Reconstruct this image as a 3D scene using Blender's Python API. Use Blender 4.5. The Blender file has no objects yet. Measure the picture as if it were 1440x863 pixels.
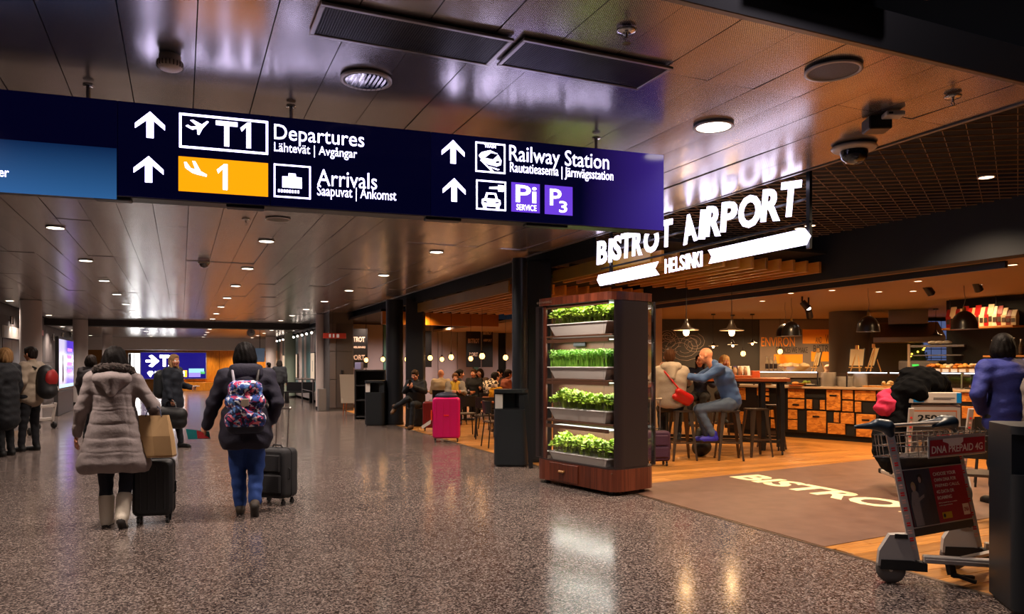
import bpy, math, random
import numpy as np
from mathutils import Vector, Matrix, Euler
random.seed(7)
SC = bpy.context.scene
COL = SC.collection
# ---------------------------------------------------------------- camera
FP, CX, HY, CH = 1050.0, 720.0, 512.0, 1.5      # focal length in pixels, centre column, horizon row, eye height
YAW = math.atan(465.0/FP)
SN, CS = math.sin(YAW), math.cos(YAW)
cd = bpy.data.cameras.new('camera'); cam = bpy.data.objects.new('camera', cd); COL.objects.link(cam)
cam.location = (0, 0, CH); cam.rotation_euler = (math.pi/2, 0, -YAW)
cd.sensor_width = 36; cd.lens = 36*FP/1440; cd.shift_y = (HY-431.5)/1440
cd.clip_start = .05; cd.clip_end = 200
SC.camera = cam
# ---------------------------------------------------------------- world and exposure
w = bpy.data.worlds.new('world'); SC.world = w; w.use_nodes = True
w.node_tree.nodes['Background'].inputs[0].default_value = (.25, .32, .5, 1)
w.node_tree.nodes['Background'].inputs[1].default_value = .02
SC.view_settings.view_transform = 'Standard'; SC.view_settings.look = 'None'
SC.view_settings.exposure = 0.0; SC.view_settings.gamma = 1.0; SC.view_settings.use_curve_mapping = False
SC.cycles.max_bounces = 6; SC.cycles.diffuse_bounces = 3; SC.cycles.glossy_bounces = 4
SC.cycles.transmission_bounces = 4; SC.cycles.transparent_max_bounces = 10
SC.cycles.caustics_reflective = False; SC.cycles.caustics_refractive = False
SC.cycles.sample_clamp_indirect = 4.0
WARM = (1, .64, .33); NEUT = (1, .83, .72)
def lamp(kind, loc, power, color, size=.1, spot=None, blend=1, rot=(0, 0, 0), sy=None):
    l = bpy.data.lights.new('lamp_light', kind); o = bpy.data.objects.new('lamp_light', l); COL.objects.link(o)
    l.energy = power; l.color = color; o.location = loc; o.rotation_euler = rot
    if kind == 'AREA':
        l.size = size
        if sy: l.shape = 'RECTANGLE'; l.size_y = sy
    else: l.shadow_soft_size = size
    if kind == 'SPOT': l.spot_size = spot or 2.2; l.spot_blend = blend
    return o
# the unseen part of the terminal behind and beside the viewer is lit like the part in view: two rows of the same downlights
HALL_X = (-4.1, -1.4, 1.05, 3.45)
HALL_Y = [4.25+3.15*k for k in range(-2, 14)]
for _x in HALL_X:
    for _k, _y in enumerate(HALL_Y):
        if abs(_y-4.25) < .1 and _x == 1.05: continue       # this one is switched off in the photograph
        if _k < 2 or (_x < -4 and _y < 14): continue
        lamp('SPOT', (_x, _y, 3.10 if _y < 32 else 2.85), (330 if _k < 5 else 280) if _y < 20 else 310, NEUT, .08, 2.5)
# downlights of the bistro ceilings, then spots added to brighten its walls and kitchen
for _x, _y, _z, _p in [(6.0, 9.2, 2.72, 32), (7.3, 8.9, 2.72, 28), (6.0, 11.0, 2.72, 50), (7.4, 11.2, 2.72, 50), (6.2, 6.6, 3.2, 80), (7.4, 5.4, 3.2, 90), (5.9, 4.6, 3.2, 80),
                       (9.2, 9.5, 2.62, 60), (9.6, 7.0, 2.62, 70), (10.6, 11.0, 2.62, 60), (11.3, 8.6, 2.62, 75), (9.4, 5.0, 2.62, 60), (12.6, 10.4, 2.62, 50), (13.0, 7.6, 2.62, 50), (12.2, 5.6, 2.62, 55),
                       (5.9, 13.2, 2.72, 45), (7.2, 14.6, 2.72, 45), (5.9, 16.4, 2.72, 45), (7.4, 18.0, 2.9, 50), (6.0, 19.6, 2.9, 50), (8.6, 20.5, 2.9, 55), (5.6, 23.0, 2.9, 40), (10, 16, 2.9, 60), (8.5, 17, 2.9, 40)]:
    lamp('SPOT', (_x, _y, _z), _p*4.5, WARM if _z < 3 else (1, .76, .54), .06, 2.5)
for _x, _y, _z, _p in [(13.2, 14.2, 2.6, 330), (14.6, 13.6, 2.6, 330), (12.0, 15.0, 2.6, 200), (15.6, 11.0, 2.6, 200), (16.5, 8.5, 2.6, 200), (14.6, 9.5, 2.6, 150), (15.6, 6.6, 2.6, 150), (10.6, 14.6, 2.6, 150)]:  # spots added to brighten the lettered wall and the kitchen
    lamp('SPOT', (_x, _y, _z), _p, WARM, .06, 2.6)
for _x in (5.6, 7.0, 8.2): lamp('SPOT', (_x, 24.2, 2.88), 260, (1, .72, .55), .08, 2.7)  # spots added to brighten the bistro's back wall, left part
for _x in (9.6, 11.2): lamp('SPOT', (_x, 24.0, 2.6), 240, (1, .72, .55), .08, 2.7)  # more spots added for the same back wall, right part
# unseen spots added high over and behind the viewer to brighten the foreground
for _x, _y in ((-2.5, -1.5), (1.2, -2.0), (3.6, -2.5), (5.4, -.2)): lamp('SPOT', (_x, _y, 5.8), 190, (.86, .82, 1), .25, 2.4)
for _x in (-.5, 1.2, 2.9, 4.2): lamp('SPOT', (_x, 45.2, 2.24), 150, (1, .75, .5), .06, 2.6)  # spots added under the far bulkhead to brighten the end wall
# ---------------------------------------------------------------- pixel to place
def DIR(u): t = (u-CX)/FP; return SN+t*CS, CS-t*SN
def P(u, v, d):
    a, b = DIR(u); return Vector((a*d, b*d, CH-(v-HY)/FP*d))
def AT(u, v, z=0.0): return P(u, v, (CH-z)*FP/(v-HY))
def ONX(u, v, X): return P(u, v, X/DIR(u)[0])
def ONY(u, v, Y): return P(u, v, Y/DIR(u)[1])
# ---------------------------------------------------------------- materials
def lin(c):
    if isinstance(c, str): c = [int(c[i:i+2], 16)/255 for i in (0, 2, 4)]
    return tuple((x/12.92 if x <= .04045 else ((x+.055)/1.055)**2.4) for x in c[:3])
MC = {}
def mat(name, color='808080', rough=.6, metal=0, emit=None, es=1, noise=None, bump=None, trans=0, alpha=None, coat=0, spec=.5, ior=1.45):
    """noise=(colour2, scale, contrast), bump=(scale, strength)"""
    if name in MC: return MC[name]
    m = bpy.data.materials.new(name); m.use_nodes = True; nt = m.node_tree; b = nt.nodes['Principled BSDF']
    b.inputs['Base Color'].default_value = (*lin(color), 1); b.inputs['Roughness'].default_value = rough
    b.inputs['Metallic'].default_value = metal; b.inputs['Specular IOR Level'].default_value = spec
    b.inputs['Coat Weight'].default_value = coat; b.inputs['Transmission Weight'].default_value = trans; b.inputs['IOR'].default_value = ior
    if emit: b.inputs['Emission Color'].default_value = (*lin(emit), 1); b.inputs['Emission Strength'].default_value = es
    tc = nt.nodes.new('ShaderNodeTexCoord')
    if noise:
        n = nt.nodes.new('ShaderNodeTexNoise'); n.inputs['Scale'].default_value = noise[1]; n.inputs['Detail'].default_value = 4
        r = nt.nodes.new('ShaderNodeValToRGB'); c = noise[2] if len(noise) > 2 else .2
        r.color_ramp.elements[0].position = .5-c; r.color_ramp.elements[1].position = .5+c
        r.color_ramp.elements[0].color = (*lin(color), 1); r.color_ramp.elements[1].color = (*lin(noise[0]), 1)
        nt.links.new(tc.outputs['Object'], n.inputs['Vector']); nt.links.new(n.outputs['Fac'], r.inputs['Fac']); nt.links.new(r.outputs['Color'], b.inputs['Base Color'])
    if bump:
        n = nt.nodes.new('ShaderNodeTexNoise'); n.inputs['Scale'].default_value = bump[0]; n.inputs['Detail'].default_value = 3
        bm = nt.nodes.new('ShaderNodeBump'); bm.inputs['Strength'].default_value = bump[1]; bm.inputs['Distance'].default_value = .01
        nt.links.new(tc.outputs['Object'], n.inputs['Vector']); nt.links.new(n.outputs['Fac'], bm.inputs['Height']); nt.links.new(bm.outputs['Normal'], b.inputs['Normal'])
    MC[name] = m; return m
def glow(name, color, s):
    if name in MC: return MC[name]
    return mat(name, '101010', .5, emit=color, es=s)
def wood(name, c1, c2, scale=(1, 12, 12), rough=.4, seed=0, coat=0):
    if name in MC: return MC[name]
    m = mat(name, c1, rough, coat=coat); nt = m.node_tree; b = nt.nodes['Principled BSDF']
    tc = nt.nodes['Texture Coordinate']; mp = nt.nodes.new('ShaderNodeMapping'); mp.inputs['Scale'].default_value = scale
    oi = nt.nodes.new('ShaderNodeObjectInfo'); ad = nt.nodes.new('ShaderNodeVectorMath'); ml = nt.nodes.new('ShaderNodeVectorMath'); ml.operation = 'SCALE'; ml.inputs['Scale'].default_value = 37
    nt.links.new(oi.outputs['Random'], ml.inputs[0]); nt.links.new(tc.outputs['Object'], ad.inputs[0]); nt.links.new(ml.outputs[0], ad.inputs[1]); nt.links.new(ad.outputs[0], mp.inputs['Vector'])
    n = nt.nodes.new('ShaderNodeTexNoise'); n.inputs['Scale'].default_value = 3; n.inputs['Detail'].default_value = 6; n.inputs['Distortion'].default_value = .8
    r = nt.nodes.new('ShaderNodeValToRGB'); r.color_ramp.elements[0].position = .3; r.color_ramp.elements[1].position = .7
    r.color_ramp.elements[0].color = (*lin(c1), 1); r.color_ramp.elements[1].color = (*lin(c2), 1)
    hs = nt.nodes.new('ShaderNodeHueSaturation'); mr = nt.nodes.new('ShaderNodeMapRange'); mr.inputs['To Min'].default_value = .75; mr.inputs['To Max'].default_value = 1.2
    nt.links.new(mp.outputs[0], n.inputs['Vector']); nt.links.new(n.outputs['Fac'], r.inputs['Fac']); nt.links.new(r.outputs['Color'], hs.inputs['Color'])
    nt.links.new(oi.outputs['Random'], mr.inputs['Value']); nt.links.new(mr.outputs[0], hs.inputs['Value']); nt.links.new(hs.outputs[0], b.inputs['Base Color'])
    return m
def glassm(name, tint='ffffff', gl=.08, rough=.02):
    if name in MC: return MC[name]
    m = bpy.data.materials.new(name); m.use_nodes = True; nt = m.node_tree; nt.nodes.clear()
    o = nt.nodes.new('ShaderNodeOutputMaterial'); t = nt.nodes.new('ShaderNodeBsdfTransparent'); g = nt.nodes.new('ShaderNodeBsdfGlossy')
    f = nt.nodes.new('ShaderNodeFresnel'); mx = nt.nodes.new('ShaderNodeMixShader'); f.inputs[0].default_value = 1.45
    t.inputs[0].default_value = (*lin(tint), 1); g.inputs['Roughness'].default_value = rough
    ge = nt.nodes.new('ShaderNodeNewGeometry'); mr = nt.nodes.new('ShaderNodeMapRange'); mr.inputs['To Min'].default_value = 1.45; mr.inputs['To Max'].default_value = 1/1.45
    nt.links.new(ge.outputs['Backfacing'], mr.inputs['Value']); nt.links.new(mr.outputs[0], f.inputs[0])
    nt.links.new(f.outputs[0], mx.inputs[0]); nt.links.new(t.outputs[0], mx.inputs[1]); nt.links.new(g.outputs[0], mx.inputs[2]); nt.links.new(mx.outputs[0], o.inputs[0])
    MC[name] = m; return m
# ---------------------------------------------------------------- objects
ORD = 'first second third fourth fifth sixth seventh eighth ninth tenth eleventh twelfth thirteenth fourteenth fifteenth sixteenth'.split()
def ceil_z(x, y): return (2.93 if y > 19.95 else 3.55) if x < 8.35 else 2.68
def tag(o, label=None, cat=None, group=None, kind=None):
    if label: o['label'] = label
    if cat: o['category'] = cat
    if group: o['group'] = group
    if kind: o['kind'] = kind
    return o
def empty(name, loc=(0, 0, 0), rz=0, label=None, cat=None, group=None, parent=None):
    o = bpy.data.objects.new(name, None); COL.objects.link(o); o.location = loc; o.rotation_euler = (0, 0, rz); o.empty_display_size = .1
    if parent: o.parent = parent
    return tag(o, label, cat, group)
def dup(root, loc=None, rz=None, label=None, group=None, first=[0]):
    r = root.copy(); COL.objects.link(r)
    if loc is not None: r.location = loc
    if rz is not None: r.rotation_euler = (0, 0, rz)
    if label: r['label'] = label
    if group: r['group'] = group
    for ch in list(root.children):
        c = ch.copy(); COL.objects.link(c); c.parent = r
        for g in ch.children:
            d = g.copy(); COL.objects.link(d); d.parent = c
    return r
def raw(name, V, F, mats, parent=None, mi=None, smooth=False, loc=None, rz=None):
    me = bpy.data.meshes.new(name); me.from_pydata([tuple(v) for v in V], [], [tuple(f) for f in F])
    for m in (mats if isinstance(mats, (list, tuple)) else [mats]): me.materials.append(m)
    if mi is not None: me.polygons.foreach_set('material_index', mi)
    if smooth: me.polygons.foreach_set('use_smooth', [True]*len(me.polygons))
    me.update(); o = bpy.data.objects.new(name, me); COL.objects.link(o)
    if parent: o.parent = parent
    if loc is not None: o.location = loc
    if rz is not None: o.rotation_euler = (0, 0, rz)
    return o
class MB:
    """collects shapes of ONE part, then links them as one mesh"""
    def __init__(s): s.V = []; s.F = []; s.M = []; s.S = []
    def add(s, V, F, mi=0, sm=False, M=None):
        n = len(s.V)
        s.V += [tuple(M @ Vector(v)) for v in V] if M is not None else [tuple(v) for v in V]
        s.F += [tuple(i+n for i in f) for f in F]; s.M += [mi]*len(F); s.S += [sm]*len(F); return s
    def box(s, x0, x1, y0, y1, z0, z1, b=0, mi=0, M=None):
        if b <= 0:
            V = [(x, y, z) for z in (z0, z1) for y in (y0, y1) for x in (x0, x1)]
            return s.add(V, [(0, 2, 3, 1), (4, 5, 7, 6), (0, 1, 5, 4), (2, 6, 7, 3), (0, 4, 6, 2), (1, 3, 7, 5)], mi, M=M)
        b = min(b, (x1-x0)/2.01, (y1-y0)/2.01, (z1-z0)/2.01); V = []; ix = {}
        lo = (x0, y0, z0); hi = (x1, y1, z1)
        for cx in (0, 1):
            for cy in (0, 1):
                for cz in (0, 1):
                    for a in range(3):
                        c = (cx, cy, cz); p = [hi[k]-b if c[k] else lo[k]+b for k in range(3)]; p[a] = hi[a] if c[a] else lo[a]
                        ix[(cx, cy, cz, a)] = len(V); V.append(tuple(p))
        F = []
        for a in range(3):
            o = [k for k in range(3) if k != a]
            for sd in (0, 1):
                q = []
                for p0, p1 in ((0, 0), (1, 0), (1, 1), (0, 1)):
                    c = [0]*3; c[a] = sd; c[o[0]] = p0; c[o[1]] = p1; q.append(ix[(*c, a)])
                F.append(q)
        for a in range(3):
            o = [k for k in range(3) if k != a]
            for p0 in (0, 1):
                for p1 in (0, 1):
                    c0 = [0]*3; c1 = [0]*3; c0[o[0]] = c1[o[0]] = p0; c0[o[1]] = c1[o[1]] = p1; c0[a] = 0; c1[a] = 1
                    F.append([ix[(*c0, o[0])], ix[(*c1, o[0])], ix[(*c1, o[1])], ix[(*c0, o[1])]])
        for cx in (0, 1):
            for cy in (0, 1):
                for cz in (0, 1): F.append([ix[(cx, cy, cz, a)] for a in range(3)])
        c = Vector(((x0+x1)/2, (y0+y1)/2, (z0+z1)/2)); G = []
        for f in F:
            p = [Vector(V[i]) for i in f]; n = (p[1]-p[0]).cross(p[2]-p[0]); m = sum(p, Vector())/len(p)
            G.append(tuple(f) if n.dot(m-c) > 0 else tuple(reversed(f)))
        return s.add(V, G, mi, M=M)
    def cone(s, a, b, r0, r1, n=12, mi=0, sm=True, caps=True):
        a = Vector(a); b = Vector(b); d = (b-a)
        if d.length < 1e-6: return s
        d.normalize(); u = d.orthogonal().normalized(); w_ = d.cross(u)
        V = []
        for c, r in ((a, r0), (b, r1)):
            for i in range(n):
                t = 2*math.pi*i/n; V.append(c+(u*math.cos(t)+w_*math.sin(t))*r)
        F = [(i, (i+1) % n, n+(i+1) % n, n+i) for i in range(n)]
        s.add(V, F, mi, sm)
        if caps: s.add(V, [tuple(range(n-1, -1, -1)), tuple(range(n, 2*n))], mi)
        return s
    def bar(s, a, b, w_=.02, h=.02, mi=0, up=(0, 0, 1)):
        a = Vector(a); b = Vector(b); d = (b-a); L = d.length; d.normalize(); u = Vector(up)
        if abs(d.dot(u)) > .99: u = Vector((0, 1, 0))
        x = d.cross(u).normalized(); z = x.cross(d)
        M = Matrix((( x.x, d.x, z.x, a.x), (x.y, d.y, z.y, a.y), (x.z, d.z, z.z, a.z), (0, 0, 0, 1)))
        return s.box(-w_/2, w_/2, 0, L, -h/2, h/2, 0, mi, M)
    def tube(s, pts, r, n=8, mi=0, closed=False):
        pts = [Vector(p) for p in pts]; m = len(pts); V = []; up = None
        for i, p in enumerate(pts):
            if closed: t = pts[(i+1) % m]-pts[i-1]
            else: t = pts[min(i+1, m-1)]-pts[max(i-1, 0)]
            t.normalize()
            if up is None: up = t.orthogonal().normalized()
            else:
                up = up-t*up.dot(t)
                up = up.normalized() if up.length > 1e-5 else t.orthogonal().normalized()
            w_ = t.cross(up); rr = r[i] if isinstance(r, (list, tuple)) else r
            for k in range(n):
                a = 2*math.pi*k/n; V.append(p+(up*math.cos(a)+w_*math.sin(a))*rr)
        F = []
        for i in range(m if closed else m-1):
            j = (i+1) % m
            for k in range(n): F.append((i*n+k, i*n+(k+1) % n, j*n+(k+1) % n, j*n+k))
        s.add(V, F, mi, True)
        if not closed: s.add(V, [tuple(range(n-1, -1, -1)), tuple(range((m-1)*n, m*n))], mi)
        return s
    def lathe(s, prof, n=20, c=(0, 0, 0), mi=0, sm=True, M=None):
        V = []; c = Vector(c)
        for r, z in prof:
            for k in range(n):
                a = 2*math.pi*k/n; V.append(c+Vector((r*math.cos(a), r*math.sin(a), z)))
        F = [(i*n+k, i*n+(k+1) % n, (i+1)*n+(k+1) % n, (i+1)*n+k) for i in range(len(prof)-1) for k in range(n)]
        if prof[0][0] > 1e-4: s.add(V[:n], [tuple(range(n-1, -1, -1))], mi, False, M)
        if prof[-1][0] > 1e-4: s.add(V[-n:], [tuple(range(n))], mi, False, M)
        return s.add(V, F, mi, sm, M)
    def sphere(s, c, r, n=12, m=8, mi=0, M=None):
        r = r if isinstance(r, (list, tuple)) else (r, r, r); V = []; c = Vector(c)
        for i in range(m+1):
            p = math.pi*i/m
            for k in range(n):
                a = 2*math.pi*k/n; V.append(c+Vector((r[0]*math.sin(p)*math.cos(a), r[1]*math.sin(p)*math.sin(a), -r[2]*math.cos(p))))
        F = [(i*n+k, i*n+(k+1) % n, (i+1)*n+(k+1) % n, (i+1)*n+k) for i in range(m) for k in range(n)]
        return s.add(V, F, mi, True, M)
    def prism(s, pts, z0, z1, mi=0, M=None, sm=False):
        n = len(pts); V = [(x, y, z0) for x, y in pts]+[(x, y, z1) for x, y in pts]
        return s.add(V, [tuple(range(n-1, -1, -1)), tuple(range(n, 2*n))], mi, False, M).add(V, [(i, (i+1) % n, n+(i+1) % n, n+i) for i in range(n)], mi, sm, M)
    def build(s, name, mats, parent=None, label=None, cat=None, group=None, kind=None, loc=None, rz=None):
        o = raw(name, s.V, s.F, mats, parent, s.M if isinstance(mats, (list, tuple)) else None, False, loc, rz)
        o.data.polygons.foreach_set('use_smooth', s.S); return tag(o, label, cat, group, kind)
def rrect(x0, x1, y0, y1, r, n=5):
    pts = []
    for cx, cy, a0 in ((x1-r, y0+r, -90), (x1-r, y1-r, 0), (x0+r, y1-r, 90), (x0+r, y0+r, 180)):
        for i in range(n+1):
            a = math.radians(a0+90*i/n); pts.append((cx+r*math.cos(a), cy+r*math.sin(a)))
    return pts
# text as real mesh letters, fitted into a width x height box; lies in local XZ facing -Y unless flat
def text(name, s, mats, wid, hei, parent=None, M=None, off=.02, ext=.002, fit=True):
    c = bpy.data.curves.new('t', 'FONT'); c.body = s; c.size = 1; c.offset = off; c.extrude = .5; c.resolution_u = 3
    o = bpy.data.objects.new('t', c); COL.objects.link(o)
    dg = bpy.context.evaluated_depsgraph_get(); me = bpy.data.meshes.new_from_object(o.evaluated_get(dg))
    bpy.data.objects.remove(o); bpy.data.curves.remove(c)
    n = len(me.vertices); co = np.zeros(n*3); me.vertices.foreach_get('co', co); co = co.reshape(-1, 3)
    lo, hi = co.min(0), co.max(0); sz = np.maximum(hi-lo, 1e-6)
    sx = wid/sz[0]; sy = hei/sz[1]
    if not fit: sx = sy = min(sx, sy)
    q = np.zeros_like(co); q[:, 0] = (co[:, 0]-lo[0])*sx; q[:, 2] = (co[:, 1]-lo[1])*sy; q[:, 1] = -(co[:, 2]+.5)*ext
    me.vertices.foreach_set('co', q.ravel()); me.materials.clear(); me.materials.append(mats)
    if M is not None: me.transform(M)
    me.name = name; me.update(); ob = bpy.data.objects.new(name, me); COL.objects.link(ob)
    if parent: ob.parent = parent
    return ob
# ---------------------------------------------------------------- soft bodies: smooth union of tapered limbs, meshed with surface nets
def cap(a, b, ra, rb=None, m=0, k=None, sub=False, fl=None): return ('c', Vector(a), Vector(b), ra, rb if rb is not None else ra, m, k, sub, fl)
def ell(c, r, R=None, m=0, k=None, sub=False): return ('e', Vector(c), tuple(r), R, None, m, k, sub, None)
def softmesh(prims, vox, k=.02, disp=None):
    lo = np.full(3, 1e9); hi = -lo; bb = []
    for p in prims:
        if p[0] == 'c':
            a = np.array(p[1]); b = np.array(p[2]); l = np.minimum(a-p[3], b-p[4]); h = np.maximum(a+p[3], b+p[4])
        else: c = np.array(p[1]); r = max(p[2]) if p[3] is not None else np.array(p[2]); l = c-r; h = c+r
        bb.append((l, h))
        if not p[7]: lo = np.minimum(lo, l); hi = np.maximum(hi, h)
    lo = lo-3*vox; N = np.ceil((hi+3*vox-lo)/vox).astype(int)+1
    fld = np.full(N, .2, np.float32); own = np.zeros(N, np.int16)
    for pi, (p, (l, h)) in enumerate(zip(prims, bb)):
        kk = p[6] if p[6] is not None else k; mg = kk+2.5*vox
        i0 = np.maximum(((l-mg-lo)/vox).astype(int), 0); i1 = np.minimum(((h+mg-lo)/vox).astype(int)+2, N)
        if np.any(i1 <= i0): continue
        X, Y, Z = [(lo[a]+np.arange(i0[a], i1[a])*vox).astype(np.float32) for a in range(3)]
        X = X[:, None, None]; Y = Y[None, :, None]; Z = Z[None, None, :]
        if p[0] == 'c':
            a = p[1]; d = p[2]-a; L2 = max(d.dot(d), 1e-9)
            t = np.clip(((X-a.x)*d.x+(Y-a.y)*d.y+(Z-a.z)*d.z)/L2, 0, 1)
            if p[8]:            # flattened limb: scale distances front to back
                f = p[8]; D = np.sqrt((X-a.x-t*d.x)**2+((Y-a.y-t*d.y)/f)**2+(Z-a.z-t*d.z)**2)-(p[3]+(p[4]-p[3])*t); D = D*min(1, f)
            else: D = np.sqrt((X-a.x-t*d.x)**2+(Y-a.y-t*d.y)**2+(Z-a.z-t*d.z)**2)-(p[3]+(p[4]-p[3])*t)
        else:
            c = p[1]; r = p[2]; x, y, z = X-c.x, Y-c.y, Z-c.z
            if p[3] is not None:
                R = p[3]; x, y, z = (R[0][0]*x+R[1][0]*y+R[2][0]*z, R[0][1]*x+R[1][1]*y+R[2][1]*z, R[0][2]*x+R[1][2]*y+R[2][2]*z)
            k0 = np.sqrt((x/r[0])**2+(y/r[1])**2+(z/r[2])**2); D = (k0-1)*min(r)*.5+ (k0-1)*np.sqrt(x*x+y*y+z*z)/np.maximum(k0, .05)*.5
        S = fld[i0[0]:i1[0], i0[1]:i1[1], i0[2]:i1[2]]
        if p[7]:
            D = -D; hh = np.clip(.5-.5*(S-D)/kk, 0, 1); S[...] = S*(1-hh)+D*hh+kk*hh*(1-hh)
            if p[5] >= 0:
                O = own[i0[0]:i1[0], i0[1]:i1[1], i0[2]:i1[2]]; O[hh > .5] = p[5]
        else:
            O = own[i0[0]:i1[0], i0[1]:i1[1], i0[2]:i1[2]]; O[D < S] = p[5]
            hh = np.clip(.5+.5*(S-D)/kk, 0, 1); S[...] = S*(1-hh)+D*hh-kk*hh*(1-hh)
    ins = fld < 0; I = ins.astype(np.int8)
    c8 = sum(I[a:N[0]-1+a, b:N[1]-1+b, c:N[2]-1+c] for a in (0, 1) for b in (0, 1) for c in (0, 1))
    mix = (c8 > 0) & (c8 < 8); idx = np.argwhere(mix); vid = np.full(mix.shape, -1, np.int32); vid[mix] = np.arange(len(idx))
    pos = np.zeros((len(idx), 3)); cnt = np.zeros(len(idx))
    cor = [(a, b, c) for a in (0, 1) for b in (0, 1) for c in (0, 1)]
    for ca in cor:
        for ax in range(3):
            if ca[ax]: continue
            cb = list(ca); cb[ax] = 1
            fa = fld[idx[:, 0]+ca[0], idx[:, 1]+ca[1], idx[:, 2]+ca[2]]; fb = fld[idx[:, 0]+cb[0], idx[:, 1]+cb[1], idx[:, 2]+cb[2]]
            x = (fa < 0) != (fb < 0); t = np.where(x, fa/np.where(x, fa-fb, 1), 0)
            q = np.tile(np.array(ca, float), (len(idx), 1)); q[:, ax] += t; pos[x] += q[x]; cnt[x] += 1
    V = (idx+pos/np.maximum(cnt, 1)[:, None])*vox+lo
    F = []; FM = []
    for ax in range(3):
        sl0 = [slice(None)]*3; sl1 = [slice(None)]*3; sl0[ax] = slice(0, -1); sl1[ax] = slice(1, None)
        e = ins[tuple(sl0)] != ins[tuple(sl1)]; E = np.argwhere(e); o1, o2 = (ax+1) % 3, (ax+2) % 3
        E = E[(E[:, o1] > 0) & (E[:, o2] > 0) & (E[:, o1] < N[o1]-1) & (E[:, o2] < N[o2]-1)]
        d1 = np.zeros(3, int); d1[o1] = 1; d2 = np.zeros(3, int); d2[o2] = 1
        q = [vid[tuple((E-a*d1-b*d2).T)] for a, b in ((1, 1), (0, 1), (0, 0), (1, 0))]; Q = np.stack(q, 1)
        fl = ins[tuple(E.T)]; Q[~fl] = Q[~fl][:, ::-1]; F.append(Q)
        E2 = E.copy(); E2[:, ax] += 1; FM.append(np.where(fl, own[tuple(E.T)], own[tuple(E2.T)]))
    F = np.concatenate(F); FM = np.concatenate(FM)
    if disp: V = disp(V)
    return V, F, FM
def soft(name, prims, mats, vox=.012, k=.02, parent=None, disp=None, smooth=1):
    V, F, FM = softmesh(prims, vox, k)
    for _ in range(smooth):            # one pass of smoothing takes the voxel steps out
        A = np.zeros_like(V); n = np.zeros(len(V))
        for i in range(4):
            j = (i+1) % 4
            np.add.at(A, F[:, i], V[F[:, j]]); np.add.at(n, F[:, i], 1); np.add.at(A, F[:, j], V[F[:, i]]); np.add.at(n, F[:, j], 1)
        V = V*.4+A/np.maximum(n, 1)[:, None]*.6
    if disp: V = disp(V)
    me = bpy.data.meshes.new(name); nv, nf = len(V), len(F)
    me.vertices.add(nv); me.vertices.foreach_set('co', V.astype(np.float32).ravel()); me.loops.add(nf*4); me.polygons.add(nf)
    me.loops.foreach_set('vertex_index', F.astype(np.int32).ravel()); me.polygons.foreach_set('loop_start', np.arange(nf, dtype=np.int32)*4)
    mats = mats if isinstance(mats, (list, tuple)) else [mats]
    for m in mats: me.materials.append(m)
    me.polygons.foreach_set('material_index', np.clip(FM, 0, len(mats)-1).astype(np.int32)); me.polygons.foreach_set('use_smooth', np.ones(nf, bool))
    me.update(calc_edges=True); o = bpy.data.objects.new(name, me); COL.objects.link(o)
    if parent: o.parent = parent
    return o
# ---------------------------------------------------------------- people
def rotm(yaw=0, pitch=0, roll=0):      # yaw turns left, pitch looks down
    return (Matrix.Rotation(yaw, 3, 'Z') @ Matrix.Rotation(-pitch, 3, 'X') @ Matrix.Rotation(roll, 3, 'Y'))
def hand(w_, d, side, n, s=1, curl=.6, m=0):
    """palm and five fingers: w_ wrist, d pointing direction, n normal out of the palm, side +1 right hand"""
    w_ = Vector(w_); d = Vector(d).normalized(); n = Vector(n); n = (n-d*n.dot(d)).normalized(); x = d.cross(n)*side   # x points to the thumb side
    pr = [ell(w_+d*.045*s, (.016*s, .042*s, .040*s), Matrix((n, d, x)).transposed(), m, .008)]
    for i, (o, L) in enumerate(((.030, .068), (.010, .076), (-.010, .071), (-.029, .056))):
        b = w_+d*.082*s+x*o*s; dd = d; a = b; rr = .0088*s
        for j, f in enumerate((.42, .32, .26)):
            c = curl*(.5+.55*j); dd = (d*math.cos(c)+n*math.sin(c)); e = a+dd*L*f*s; pr.append(cap(a, e, rr, rr*.9, m, .004)); a = e; rr *= .9
    b = w_+d*.022*s+x*.026*s; t1 = b+(d*.55+x*.6+n*.35).normalized()*.04*s; t2 = t1+(d*.8+x*.1+n*.5).normalized()*.034*s
    pr += [cap(b, t1, .012*s, .0105*s, m, .006), cap(t1, t2, .0105*s, .0085*s, m, .004)]
    return pr
SKIN = mat('skin', 'c98a6a', .55, noise=('b97a5c', 30, .3)); LIP = mat('lips', 'a5524a', .5); EYE = mat('eyes', '1a1210', .2); BROW = mat('eye_whites', 'e8e0d8', .4)
def HM(c): return mat('hair_'+c, c, .6, bump=(90, .5), spec=.15)
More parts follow.
